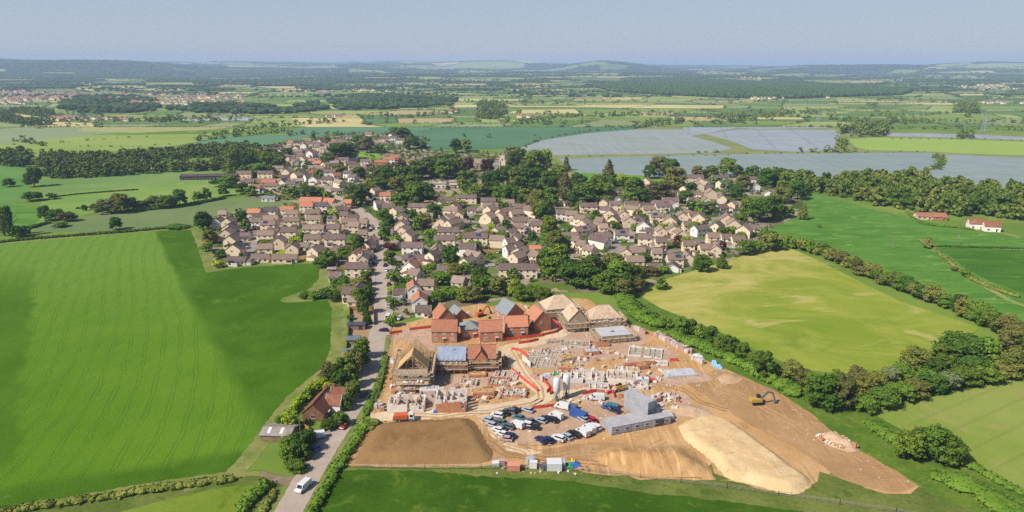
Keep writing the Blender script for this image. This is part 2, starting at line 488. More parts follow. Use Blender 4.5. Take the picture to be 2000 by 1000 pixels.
def flax_mat(name, c1, c2, c3, lines=None):
    q = NT(name, 0.6, 0.3)
    f = q.smooth(q.noise(q.vscale(q.pos, (1, 2.5, 1), 0.15), 0.011, 4, 0.6, 0.4), 0.34, 0.66)
    col = q.mix(f, A(c1), A(c2))
    f3 = q.smooth(q.noise(q.vscale(q.pos, (1, 3, 1), 0.1), 0.02, 4, 0.6, 0.6), 0.56, 0.74)
    col = q.mix(q.math('MULTIPLY', f3, 0.75), col, A(c3))
    fs = q.noise(q.vscale(q.pos, (1, 0.04, 1), 0.3), 0.16, 2, 0.5)
    col = q.mix(q.math('MULTIPLY', q.smooth(fs, 0.45, 0.65), 0.22), col, A((126, 142, 120)))
    if lines:
        s = q.sep(q.vscale(q.pos, (1, 1, 1), lines[0]))[0]
        w = q.math('ABSOLUTE', q.math('SINE', q.math('MULTIPLY', s, math.pi / lines[1])))
        col = q.mix(q.math('MULTIPLY', q.math('SUBTRACT', 1.0, q.smooth(w, 0, 0.25)), 0.25), col, A((110, 128, 120)))
    return q.out(col)
M_F1 = flax_mat('blue_flower_crop', (170, 176, 174), (160, 170, 160), (162, 170, 130))
M_F2 = flax_mat('blue_flower_crop_drilled', (174, 180, 188), (164, 172, 176), (150, 162, 150), (0.25, 60))
M_F3 = flax_mat('grey_flower_crop', (146, 162, 156), (156, 168, 166), (136, 156, 130))
M_F4 = flax_mat('silver_flower_crop', (162, 172, 172), (150, 164, 158), (140, 158, 134))
M_STRIP = field_mat('grass_strip', (140, 152, 96), (160, 164, 104), 0.03, fine=0.2)
sheet('grass_surround', GL('985,306 1000,289 1060,270 1240,250 1330,246 1390,236 1560,240 1660,256 1730,258 2000,262 2300,268 2300,400 2000,372 1780,360 1600,360 1480,350 1300,342 1100,335 1090,312'), 0.08, M_STRIP)
sheet('flower_crop_field', GL('1000,304 1012,290 1064,273 1150,260 1240,253 1330,253 1400,258 1350,266 1390,276 1430,290 1400,298 1280,301 1120,303'), 0.16, M_F1)
sheet('flower_crop_field', GL('1332,250 1388,240 1460,240 1560,244 1625,250 1480,252 1440,250 1370,262 1345,258'), 0.18, M_F2)
sheet('flower_crop_field', GL('1376,262 1440,253 1630,254 1642,262 1630,282 1634,293 1560,297 1470,292 1430,276'), 0.17, M_F2)
sheet('flower_crop_field', GL('1090,310 1250,306 1420,302 1520,300 1700,299 1816,298 1834,304 1842,312 1828,326 1800,334 1784,344 1700,348 1600,352 1480,348 1300,345 1130,338'), 0.16, M_F3)
sheet('flower_crop_field', GL('1846,302 1900,304 2000,308 2350,318 2350,395 2000,370 1880,362 1776,354 1790,342 1832,330 1852,316'), 0.16, M_F4)
sheet('flower_crop_field', GL('1726,260 1820,261 1900,263 2000,268 2350,272 2350,279 2000,274 1860,269 1728,266'), 0.16, M_F2)
sheet('pasture_field', GL('1656,272 1720,269 1860,272 2000,277 2350,284 2350,312 2000,304 1880,300 1830,297 1700,293 1672,288'), 0.17, field_mat('yellow_pasture', (158, 186, 88), (168, 190, 96), 0.008, fine=0.05))
sheet('paddock', GL('1118,336 1180,331 1240,334 1262,346 1250,356 1130,354'), 0.14, field_mat('lawn_green', (112, 160, 50), (124, 168, 60), 0.02, fine=0.1))
sheet('paddock', GL('1240,346 1270,344 1300,352 1290,362 1250,360'), 0.15, bpy.data.materials['lawn_green'])
sheet('village_green', GL('690,310 700,297 742,296 746,308 730,314'), 0.14, field_mat('lawn_light', (132, 168, 64), (146, 176, 76), 0.02, fine=0.1))
sheet('school_field', GL('842,394 880,378 936,372 944,384 930,394 860,402'), 0.14, bpy.data.materials['lawn_light'])

# ---- village floor: gardens, lawns, drives
def village_mat():
    q = NT('village_gardens', 0.95, 0.0)
    w = q.n('ShaderNodeTexNoise'); q.l(q.pos, w.inputs['Vector']); w.inputs['Scale'].default_value = 0.12
    vm = q.n('ShaderNodeVectorMath', operation='MULTIPLY_ADD'); q.l(w.outputs['Color'], vm.inputs[0]); vm.inputs[1].default_value = (6, 6, 0); q.l(q.pos, vm.inputs[2])
    r = q.sep(q.voro(vm.outputs[0], 0.085))[0]
    col = q.ramp(r, [(0.0, A((96, 124, 48))), (0.16, A((120, 138, 66))), (0.28, A((82, 104, 42))), (0.38, A((184, 164, 148))), (0.55, A((108, 134, 54))), (0.65, A((192, 170, 140))), (0.78, A((158, 142, 134))), (0.92, A((140, 124, 100)))])
    for e in q.t.nodes:
        if e.type == 'VALTORGB': e.color_ramp.interpolation = 'CONSTANT'
    g = q.smooth(q.noise(q.pos, 0.5, 5, 0.75), 0.4, 0.62)
    col = q.mix(q.math('MULTIPLY', g, 0.35), col, A((82, 98, 44)))
    return q.out(col)
M_VILL = village_mat()
sheet('village_ground', GL('410,425 470,410 560,402 575,395 480,385 455,345 500,330 490,290 560,275 690,256 800,258 840,292 960,300 1000,300 1060,310 1120,330 1300,345 1500,340 1580,372 1560,420 1500,450 1488,486 1420,510 1300,545 1250,570 1230,572 1060,570 960,590 900,600 800,622 756,630 680,600 668,575 650,520 640,498 560,505 420,523 405,470'), 0.12, M_VILL)

# ---- roads
def road_mat(name, c1, c2, sc=0.3):
    q = NT(name, 0.9, 0.2)
    col = q.mix(q.smooth(q.noise(q.pos, sc, 5, 0.7), 0.3, 0.7), A(c1), A(c2))
    col = q.mix(q.math('MULTIPLY', q.smooth(q.noise(q.pos, 0.06, 3), 0.5, 0.7), 0.4), col, A(tuple(min(255, x + 22) for x in c2)))
    q.bump(q.noise(q.pos, 6, 3), 0.3, 0.03)
    return q.out(col)
M_ROAD = road_mat('worn_asphalt', (182, 166, 152), (198, 180, 164))
M_EST = road_mat('estate_asphalt', (158, 142, 138), (172, 156, 150))
M_KERB = plain('kerb_stone', (190, 180, 165), (170, 160, 145), 1.0)
M_PAVE = road_mat('pavement_slabs', (186, 168, 150), (198, 182, 164))
ROAD = smooth_line(GL('505,1100 564,1000 592,950 618,905 645,862 672,820 697,778 716,738 727,705 734,672 740,640 745,600 748,565 747,535 743,505 738,478 733,455 722,434 704,415 680,401 662,392 648,382 638,370 622,356 604,344'), 8)
ribbon('road_verge', ROAD, 11.5, 0.16, M_VERGE, jit=0.6)
ribbon('road', ROAD, 7.6, 0.2, M_ROAD, jit=0.12)
def sidepath(off, w, i0, i1, z0, z1, name, mat):
    pts = ROAD[i0:i1]
    out = []
    for i, p in enumerate(pts):
        a = pts[max(0, i - 1)]; b = pts[min(len(pts) - 1, i + 1)]
        d = math.dist(a, b)
        out.append((p[0] + (b[1] - a[1]) / d * off, p[1] - (b[0] - a[0]) / d * off))
    if z1 - z0 < 0.02: return ribbon(name, out, w, z1, mat)
    vs, fs = [], []
    for i, p in enumerate(out):
        a = out[max(0, i - 1)]; b = out[min(len(out) - 1, i + 1)]
        d = math.dist(a, b)
        nx, ny = (b[1] - a[1]) / d * w / 2, -(b[0] - a[0]) / d * w / 2
        vs += [(p[0] - nx, p[1] - ny, z0), (p[0] - nx, p[1] - ny, z1), (p[0] + nx, p[1] + ny, z1), (p[0] + nx, p[1] + ny, z0)]
    for i in range(len(out) - 1):
        for k in range(3): fs.append((4 * i + k, 4 * i + k + 1, 4 * i + 5 + k, 4 * i + 4 + k))
    me = bpy.data.meshes.new(name); me.from_pydata(vs, [], fs); me.materials.append(mat)
    o = link(name, me); o['kind'] = 'structure'
    return o
sidepath(4.75, 1.8, 76, 168, 0.1, 0.32, 'pavement', M_PAVE)
sidepath(-4.75, 1.8, 92, 168, 0.1, 0.32, 'pavement', M_PAVE)
SIDE_ROADS = ['738,488 780,506 860,520 930,524 1000,500 1052,486', '745,520 800,528', '735,470 770,452 800,452', '722,434 800,430 900,432 960,440 1010,470 1000,500',
              '900,432 935,410 960,395 990,400', '860,520 870,500 905,470 960,440', '1150,545 1170,520 1190,498 1215,488 1260,476 1300,458 1330,440 1380,430', '1215,488 1180,465 1140,450 1110,430 1070,420 1010,410',
              '1300,458 1250,440 1190,432', '1380,430 1430,420 1450,400', '1400,475 1360,470 1330,462', '478,500 500,480 520,470 600,480 640,476', '478,500 470,470 476,450 540,440', '600,480 610,440 700,436', '648,382 600,372 560,360 520,352', '638,370 640,340 620,310 640,290 690,280',
              '640,340 700,345 760,350 830,375 850,372', '1070,420 1080,405 1100,398 1250,404 1330,410', '990,400 1010,388 1070,412', '1250,404 1280,385 1330,372 1400,362']
for s in SIDE_ROADS:
    ribbon('estate_road', smooth_line(GL(s), 5), 6.4, 0.17 + 0.004 * SIDE_ROADS.index(s), M_EST, jit=0.1)
# field gateway beside the road and the drive of the cottage
M_TRACK = road_mat('earth_track', (160, 140, 116), (136, 118, 96), 0.4)
sheet('gateway_track', GL('588,952 560,950 520,938 505,928 518,922 555,934 600,928'), 0.19, M_TRACK, jit=0.3)
ribbon('gateway_track', smooth_line(GL('515,925 485,926 450,930 420,940 360,958')), 2.6, 0.12, M_VERGE, jit=0.5)
sheet('cottage_drive', GL('604,838 640,842 662,852 640,880 618,892 596,878 600,850'), 0.185, M_TRACK, jit=0.2)

# ================================================================= FAR COUNTRY
def sst(x, a, b):
    t = np.clip((x - a) / (b - a), 0, 1)
    return t * t * (3 - 2 * t)
SKU = np.array([-1500, 0, 300, 600, 1000, 1300, 1700, 2000, 3500.0])
SKV = np.array([122, 122.5, 124, 122, 123, 128.8, 130.5, 128.5, 128])
def TH(x, y):
    """height of the land: flat vale, rolling beyond 3 km, ridges at the skyline"""
    x = np.asarray(x, float); y = np.asarray(y, float)
    u = 1000 + FPX * x / np.maximum(y, 1)
    n = np.sin(x / 900 + 1.3) * np.cos(y / 1100 + 0.4) + 0.6 * np.sin(x / 430 + y / 610) + 0.35 * np.cos(x / 260 - y / 370 + 2)
    h = sst(y, 2600, 7500) * (26 + 15 * n)
    zr = CAM_H + (HORIZON - np.interp(u, SKU, SKV)) / FPX * 17000
    n2 = np.sin(x / 1700 + 0.5) + 0.5 * np.sin(x / 700 + 2 + y / 2000)
    h = h + sst(y, 8500, 17000) * (zr - 14 + 7 * n2)
    for hx, hy, sx, sy, hh in ((-6500, 8000, 1500, 1500, 165), (-4500, 8600, 1000, 1200, 108), (1270, 10500, 560, 900, 112), (1900, 10800, 700, 800, 45), (4900, 9000, 700, 700, 88), (3900, 9500, 600, 700, 74),
                               (7200, 10500, 1700, 1200, 122), (6100, 8000, 900, 700, 35), (-1500, 9500, 1500, 900, 40), (-400, 12500, 1600, 900, 80), (-2600, 11000, 900, 900, 60), (-5200, 12500, 1500, 800, 60)):
        h = h + hh * np.exp(-((x - hx) / sx) ** 2 - ((y - hy) / sy) ** 2)
    return h
PAL = [('far_light_green', (172, 186, 108)), ('far_green', (144, 166, 88)), ('far_mid_green', (118, 148, 78)), ('far_straw', (226, 212, 146)), ('far_sage', (160, 172, 118)),
       ('far_tan', (202, 182, 134)), ('far_wood_floor', (56, 78, 40)), ('far_cool_green', (112, 144, 94))]
PW = [0.22, 0.2, 0.16, 0.1, 0.14, 0.05, 0.05, 0.08]
far_mats = [field_mat(n, c, tuple(int(x * 0.93) for x in c), 0.004, fine=0.04) for n, c in PAL]
EDGES, WOODCELLS = [], []
def far_fields():
    ys = [1318.0]
    while ys[-1] < 22000: ys.append(ys[-1] + max(120, 0.052 * ys[-1]))
    fr = random.Random(11)
    rows = []
    for y in ys:
        w = max(170, 0.075 * y)
        half = 0.92 * y + 500
        n = int(2 * half / w)
        rows.append([(-half + (i + (0.5 if len(rows) % 2 else 0)) * w, y) for i in range(n + 1)])
    # bring every row to common parameterisation: column boundaries in angle so the cells share corners
    NC = 24
    P = {}
    for j, y in enumerate(ys):
        for i in range(NC + 1):
            a = (i / NC * 2 - 1)
            jx = fr.uniform(-0.3, 0.3) if 0 < i < NC else 0
            jy = fr.uniform(-0.28, 0.28) if 0 < j < len(ys) - 1 else 0
            stepy = max(120, 0.052 * y)
            P[i, j] = ((i + jx) / NC * 2 - 1, y + jy * stepy + 0.05 * y * math.sin(i * 0.55 + j * 0.15) * (0 if j == 0 else 1) * 0.5)
    def W(p): return (p[0] * (0.95 * p[1] + 350), p[1])
    vs, fs, mi = [], [], []
    for j in range(len(ys) - 1):
        for i in range(NC):
            q = [P[i, j], P[i + 1, j], P[i + 1, j + 1], P[i, j + 1]]
            # split some cells into two fields, lengthwise or crosswise
            parts = [(0, 1, 0, 1)]
            r = fr.random()
            if r < 0.35: t = fr.uniform(0.35, 0.65); parts = [(0, t, 0, 1), (t, 1, 0, 1)]
            elif r < 0.6: t = fr.uniform(0.35, 0.65); parts = [(0, 1, 0, t), (0, 1, t, 1)]
            for (s0, s1, t0, t1) in parts:
                def at(s, t):
                    a = [(1 - s) * (1 - t) * q[0][k] + s * (1 - t) * q[1][k] + s * t * q[2][k] + (1 - s) * t * q[3][k] for k in (0, 1)]
                    return W(a)
                cx, cy = at((s0 + s1) / 2, (t0 + t1) / 2)
                u, v = PX(cx, cy, 0)
                wood = 0.03
                if cy > 1900: wood = 0.22 if u < 700 else 0.1
                if cy > 4500: wood = 0.3
                if math.exp(-((cx + 5600) / 2300) ** 2 - ((cy - 8000) / 1900) ** 2) > 0.1 or math.exp(-((cx - 1400) / 800) ** 2 - ((cy - 10400) / 1200) ** 2) > 0.3: wood = 0.92
                if math.exp(-((cx - 4500) / 1000) ** 2 - ((cy - 9200) / 900) ** 2) > 0.4: wood = 0.8
                if cy > 11500: wood = 0.4
                m = 6 if fr.random() < wood else fr.choices(range(8), PW)[0]
                if m == 6 and cy < 3200: m = 2
                K = 3
                b = len(vs)
                for a in range(K + 1):
                    for c in range(K + 1):
                        vs.append(at(s0 + (s1 - s0) * c / K, t0 + (t1 - t0) * a / K))
                for a in range(K):
                    for c in range(K):
                        fs.append((b + a * (K + 1) + c, b + a * (K + 1) + c + 1, b + (a + 1) * (K + 1) + c + 1, b + (a + 1) * (K + 1) + c)); mi.append(m)
                corners = [at(s0, t0), at(s1, t0), at(s1, t1), at(s0, t1)]
                EDGES.append((corners[0], corners[1])); EDGES.append((corners[0], corners[3]))
                if m == 6: WOODCELLS.append(corners)
    V = np.array(vs)
    Z = TH(V[:, 0], V[:, 1]) + 0.35
    me = np_mesh('far_fields', np.c_[V, Z], np.array(fs), far_mats, mi)
    o = link('far_fields', me); o['kind'] = 'structure'
far_fields()
# ================================================================= TREES, HEDGES
def leaf_mat(name, c1, c2, c3, rnd=0.22):
    q = NT(name, 0.9, 0.03)
    n = q.noise(q.obj, 5.0, 3, 0.6)
    col = q.mix(q.smooth(n, 0.35, 0.65), A(c1, 0.53), A(c2, 0.53))
    col = q.mix(q.smooth(q.noise(q.obj, 16, 2), 0.5, 0.75), col, A(c3, 0.53))
    r = q.n('ShaderNodeObjectInfo').outputs['Random']
    hs = q.n('ShaderNodeHueSaturation')
    q.put(hs.inputs['Color'], col)
    q.l(q.math('ADD', q.math('MULTIPLY', r, 2 * rnd), 1 - rnd), hs.inputs['Value'])
    q.l(q.math('ADD', q.math('MULTIPLY', q.math('FRACT', q.math('MULTIPLY', r, 13.7)), 0.03), 0.485), hs.inputs['Hue'])
    return q.out(hs.outputs[0])
LEAF = {
    'mid': leaf_mat('leaves_mid', (108, 140, 44), (126, 154, 54), (144, 168, 66)),
    'dark': leaf_mat('leaves_dark', (78, 112, 38), (94, 126, 44), (110, 140, 52)),
    'olive': leaf_mat('leaves_olive', (134, 142, 62), (148, 152, 70), (160, 160, 86)),
    'lime': leaf_mat('leaves_lime', (158, 186, 40), (172, 196, 54), (186, 204, 70)),
    'copper': leaf_mat('leaves_copper', (92, 60, 58), (108, 72, 64), (122, 84, 72)),
    'brown': leaf_mat('leaves_brown', (124, 124, 66), (136, 130, 74), (120, 132, 66)),
    'silver': leaf_mat('leaves_silver', (130, 148, 92), (142, 156, 102), (156, 164, 118)),
    'yellow': leaf_mat('leaves_yellow', (206, 204, 40), (214, 208, 56), (190, 196, 48)),
}
M_BARK = plain('bark', (112, 96, 78), (92, 78, 62), 2.0)
def ico(n=1):
    t = (1 + 5 ** 0.5) / 2
    v = [Vector(p).normalized() for p in ((-1, t, 0), (1, t, 0), (-1, -t, 0), (1, -t, 0), (0, -1, t), (0, 1, t), (0, -1, -t), (0, 1, -t), (t, 0, -1), (t, 0, 1), (-t, 0, -1), (-t, 0, 1))]
    f = [(0, 11, 5), (0, 5, 1), (0, 1, 7), (0, 7, 10), (0, 10, 11), (1, 5, 9), (5, 11, 4), (11, 10, 2), (10, 7, 6), (7, 1, 8), (3, 9, 4), (3, 4, 2), (3, 2, 6), (3, 6, 8), (3, 8, 9), (4, 9, 5), (2, 4, 11), (6, 2, 10), (8, 6, 7), (9, 8, 1)]
    for _ in range(n):
        cache, nf = {}, []
        def mid(a, b):
            k = (min(a, b), max(a, b))
            if k not in cache: v.append(((v[a] + v[b]) / 2).normalized()); cache[k] = len(v) - 1
            return cache[k]
        for a, b, c in f:
            x, y, z = mid(a, b), mid(b, c), mid(c, a)
            nf += [(a, x, z), (b, y, x), (c, z, y), (x, y, z)]
        f = nf
    return np.array([tuple(p) for p in v]), np.array(f)
ICO0, ICO1 = ico(0), ico(1)
def crown_geo(shape, seed, nclump, nleaf, leaf, core=True):
    """crown inside a unit box: x,y in -0.5..0.5, z 0..1.  returns quads verts and core tris"""
    r = np.random.default_rng(seed)
    cl = []
    for i in range(nclump):
        if shape == 'round':
            z = r.uniform(0.12, 0.86); w = 0.34 * math.sin(math.pi * min(1, (z + 0.22) / 1.22)) ** 0.6
            a = i * 2.4 + r.uniform(-0.4, 0.4); rad = w * math.sqrt(r.uniform(0.25, 1.0)); cr = r.uniform(0.07, 0.165)
        elif shape == 'wide':
            z = r.uniform(0.18, 0.74); w = 0.38 * (1 - max(0, z - 0.45) * 1.3)
            a = i * 2.4 + r.uniform(-0.5, 0.5); rad = w * math.sqrt(r.uniform(0.1, 1)); cr = r.uniform(0.07, 0.17)
        elif shape == 'cone':
            z = (i + 0.5) / nclump * 0.9 + 0.03; w = 0.36 * (1 - z) + 0.02
            a = i * 2.4; rad = w * r.uniform(0.4, 1); cr = 0.05 + 0.12 * (1 - z)
        elif shape == 'column':
            z = (i + 0.5) / nclump * 0.92 + 0.03; w = 0.26 * math.sin(math.pi * (0.12 + 0.8 * z)) ** 0.5
            a = i * 2.4; rad = w * r.uniform(0.3, 1); cr = r.uniform(0.1, 0.19)
        cl.append((rad * math.cos(a), rad * math.sin(a), z, cr))
    cl = np.array(cl)
    k = r.choice(nclump, nleaf, p=cl[:, 3] ** 2 / (cl[:, 3] ** 2).sum())
    d = r.normal(size=(nleaf, 3)); d[:, 2] = d[:, 2] * 0.9 + 0.25
    d /= np.linalg.norm(d, axis=1)[:, None]
    rr = cl[k, 3] * (0.62 + 0.75 * r.uniform(0, 1, nleaf) ** 1.6)
    zs = 0.8 if shape in ('round', 'wide') else 0.9
    P = cl[k, :3] + d * rr[:, None] * np.array([1, 1, zs])
    P[:, 2] = np.clip(P[:, 2], 0.01, 1.05)
    nn = d + r.normal(size=(nleaf, 3)) * 0.45
    nn /= np.linalg.norm(nn, axis=1)[:, None]
    ref = r.normal(size=(nleaf, 3))
    a = np.cross(nn, ref); a /= np.linalg.norm(a, axis=1)[:, None]
    b = np.cross(nn, a)
    s = leaf * r.uniform(0.6, 1.3, nleaf)[:, None] * 0.5
    V = np.stack([P - a * s - b * s, P + a * s - b * s * 0.7, P + a * s * 0.8 + b * s, P - a * s * 0.8 + b * s * 1.1], 1).reshape(-1, 3)
    F = np.arange(nleaf * 4).reshape(-1, 4)
    cv, cf = [], []
    if core:
        for (x, y, z, cr) in cl:
            cf.append(ICO0[1] + 12 * len(cv)); cv.append(ICO0[0] * np.array([1, 1, zs]) * cr * 0.8 + (x, y, z))
        cv = np.concatenate(cv); cf = np.concatenate(cf)
    return V, F, cv, cf
def quads_tris_mesh(name, V, F, cv, cf, mat):
    me = bpy.data.meshes.new(name)
    verts = np.concatenate([V, cv]) if len(cv) else V
    loops = np.concatenate([F.ravel(), (cf + len(V)).ravel()]) if len(cv) else F.ravel()
    st = np.concatenate([np.arange(len(F)) * 4, len(F) * 4 + np.arange(len(cf)) * 3]) if len(cv) else np.arange(len(F)) * 4
    me.vertices.add(len(verts)); me.vertices.foreach_set('co', verts.astype(np.float32).ravel())
    me.loops.add(len(loops)); me.loops.foreach_set('vertex_index', loops.astype(np.int32))
    me.polygons.add(len(st)); me.polygons.foreach_set('loop_start', st.astype(np.int32))
    me.materials.append(mat)
    me.polygons.foreach_set('use_smooth', np.zeros(len(st), bool))
    me.update(calc_edges=True)
    return me
SHAPES = {'r': ('round', 44), 'w': ('wide', 48), 'c': ('cone', 44), 'p': ('column', 34)}
CROWN = {}
def crown_mesh(shape, var, col):
    k = (shape, var, col)
    if k not in CROWN:
        base = (shape, var)
        if base not in CROWN:
            nm, nc = SHAPES[shape]
            CROWN[base] = crown_geo(nm, 100 + var + ord(shape), nc, 3600, 0.05)
        CROWN[k] = quads_tris_mesh('crown', *CROWN[base], LEAF[col])
    return CROWN[k]
def trunk_mesh():
    b = MB()
    b.tube([(-0.02, 0.032), (0.12, 0.022), (0.5, 0.016), (0.8, 0.008)], 8)
    for a, z in ((0.3, 0.3), (2.4, 0.36), (4.5, 0.42), (1.4, 0.5), (5.6, 0.56)):
        b.bar((0, 0, z), (0.24 * math.cos(a), 0.24 * math.sin(a), z + 0.24), 0.012)
    return b.mesh('trunk', M_BARK)
TRUNK = trunk_mesh()
TREE_N = [0]
COLW = {'mid': 'green', 'dark': 'dark green', 'olive': 'olive green', 'lime': 'bright lime green', 'copper': 'copper purple', 'brown': 'brownish', 'silver': 'silvery green', 'yellow': 'golden yellow'}
SHW = {'r': 'round crowned', 'w': 'broad spreading', 'c': 'pointed conical', 'p': 'tall columnar'}
SHN = {'r': ('broadleaf_tree', 'tree'), 'w': ('broadleaf_tree', 'tree'), 'c': ('conifer_tree', 'conifer'), 'p': ('columnar_tree', 'tree')}
ZONES = {}          # zone -> list of (u, v, object, look); labels are given once everything stands
SPECS = []
def tree(u, v, wpx, hpx, col='mid', shape='r', zone=''):
    """one tree whose foot stands at photo pixel (u, v), wpx wide and hpx high; built by finish_trees()"""
    SPECS.append((u, v, wpx, hpx, col, shape, zone, random.random(), random.random()))
def finish_trees(limit=285):
    SPECS.sort(key=lambda s: -s[2] * s[3])
    small = []
    for i, (u, v, wpx, hpx, col, shape, zone, r1, r2) in enumerate(SPECS):
        x, y = G(u, v)
        w, h = wpx / S(v) * 0.92, hpx / VS(v) * 0.86
        y += w * 0.25
        z0 = h * (0.04 if h < 7 else 0.1)
        var = i % (4 if shape in 'rw' else 2)
        if i >= limit:
            small.append((x, y, z0, w, h, col, shape, var, r1)); continue
        nm, cat = SHN[shape]
        t = empty(nm, (x, y, 0), cat=cat)
        link('crown', crown_mesh(shape, var, col), t, (0, 0, z0), r1 * 6.28, (w * 1.1, w * 1.1, h - z0))
        link('trunk', TRUNK, t, (0, 0, 0), r2 * 6, (h * 1.1, h * 1.1, h))
        ZONES.setdefault(zone, []).append((u, v, t, '%s %s %s' % (COLW[col], SHW[shape], cat)))
    # the many small garden and hedgerow trees beyond those
    VV, FF, CV, CF, MF, MC = [], [], [], [], [], []
    ov = oc = 0
    cols = list(LEAF)
    geo = {}
    for x, y, z0, w, h, col, shape, var, r1 in small:
        k = (shape, var % 2)
        if k not in geo: geo[k] = crown_geo(SHAPES[shape][0], 300 + ord(shape) + var, SHAPES[shape][1], 420, 0.12)
        V, F, cv, cf = geo[k]
        ca, sa = math.cos(r1 * 6.28), math.sin(r1 * 6.28)
        for src, dst in ((V, VV), (cv, CV)):
            dst.append(np.c_[(src[:, 0] * ca - src[:, 1] * sa) * w * 1.1 + x, (src[:, 0] * sa + src[:, 1] * ca) * w * 1.1 + y, src[:, 2] * (h - z0) + z0])
        FF.append(F + ov); ov += len(V); CF.append(cf + oc); oc += len(cv)
        MF.append(np.full(len(F), cols.index(col))); MC.append(np.full(len(cf), cols.index(col)))
    me = quads_tris_mesh('small_trees', np.concatenate(VV), np.concatenate(FF), np.concatenate(CV), np.concatenate(CF), LEAFW[cols[0]])
    for c in cols[1:]: me.materials.append(LEAFW[c])
    me.polygons.foreach_set('material_index', np.concatenate(MF + MC).astype(np.int32))
    me.update()
    link('small_trees', me)['kind'] = 'stuff'
def leaf_world(name, c1, c2):
    q = NT(name, 0.9, 0.0)
    return q.out(q.mix(q.smooth(q.noise(q.pos, 0.5, 3), 0.35, 0.65), A(c1), A(c2)))
LEAFW = {'mid': leaf_world('small_leaves_mid', (104, 138, 44), (132, 158, 58)), 'dark': leaf_world('small_leaves_dark', (78, 112, 38), (100, 130, 48)), 'olive': leaf_world('small_leaves_olive', (134, 142, 62), (154, 156, 78)),
         'lime': leaf_world('small_leaves_lime', (158, 186, 40), (178, 198, 60)), 'copper': leaf_world('small_leaves_copper', (92, 60, 58), (114, 76, 68)), 'brown': leaf_world('small_leaves_brown', (124, 124, 66), (130, 132, 70)),
         'silver': leaf_world('small_leaves_silver', (144, 156, 112), (164, 170, 130)), 'yellow': leaf_world('small_leaves_yellow', (206, 204, 40), (196, 198, 50))}
def hedge(name, pts_px, w, h, col, label, zone_cat='hedge', dens=26, lump=0.25, group=None, world=None):
    """one hedge: a lumpy continuous body with leaf faces"""
    pts = world or [G(*p) for p in pts_px]
    r = np.random.default_rng(len(pts) * 7 + int(abs(pts[0][0])) )
    Vs, cvs, cfs = [], [], []
    nv = 0
    for a, b in zip(pts[:-1], pts[1:]):
        L = math.dist(a, b)
        n = max(1, int(L / (w * 0.34)))
        for k in range(n):
            t = (k + r.uniform(-0.2, 0.2)) / n
            s = 1 + r.uniform(-lump, lump)
            c = np.array([a[0] + (b[0] - a[0]) * t + r.uniform(-0.22, 0.22) * w, a[1] + (b[1] - a[1]) * t + r.uniform(-0.22, 0.22) * w, h * 0.42 * s])
            e = np.array([w * 0.56 * s, w * 0.56 * s, h * 0.56 * s])
            cvs.append(ICO1[0] * e * 0.86 + c); cfs.append(ICO1[1] + nv); nv += len(ICO1[0])
            m = int(dens * w * h / 5.5)
            d = r.normal(size=(m, 3)); d[:, 2] = np.abs(d[:, 2]) * 0.9 + 0.05
            d /= np.linalg.norm(d, axis=1)[:, None]
            P = c + d * e * r.uniform(0.8, 1.3, (m, 1))
            nn = d + r.normal(size=(m, 3)) * 0.4; nn /= np.linalg.norm(nn, axis=1)[:, None]
            aa = np.cross(nn, r.normal(size=(m, 3))); aa /= np.linalg.norm(aa, axis=1)[:, None]
            bb = np.cross(nn, aa)
            ss = r.uniform(0.15, 0.34, (m, 1))
            Vs.append(np.stack([P - aa * ss - bb * ss, P + aa * ss - bb * ss, P + aa * ss + bb * ss, P - aa * ss + bb * ss], 1).reshape(-1, 3))
    V = np.concatenate(Vs); V[:, 2] = np.maximum(V[:, 2], 0.02)
    cv = np.concatenate(cvs); cv[:, 2] = np.maximum(cv[:, 2], 0.0)
    key = 'hedge_' + col
    if key not in MATS:
        c0 = {'mid': ((92, 128, 40), (116, 146, 52)), 'dark': ((66, 98, 36), (86, 116, 46)), 'lime': ((146, 178, 34), (166, 190, 48)), 'olive': ((122, 134, 56), (144, 150, 72)), 'brown': ((112, 112, 64), (132, 126, 78))}[col]
        q = NT(key, 0.9, 0.0)
        cc = q.mix(q.smooth(q.noise(q.pos, 0.35, 4), 0.35, 0.65), A(c0[0]), A(c0[1]))
        cc = q.mix(q.math('MULTIPLY', q.smooth(q.noise(q.pos, 0.06, 3), 0.45, 0.7), 0.6), cc, A(tuple(int(t * 1.15) for t in c0[1])))
        MATS[key] = q.out(cc)
    me = quads_tris_mesh(name, V, np.arange(len(V)).reshape(-1, 4), cv, np.concatenate(cfs), MATS[key])
    o = link(name, me)
    tag(o, label, zone_cat, group)
    return o

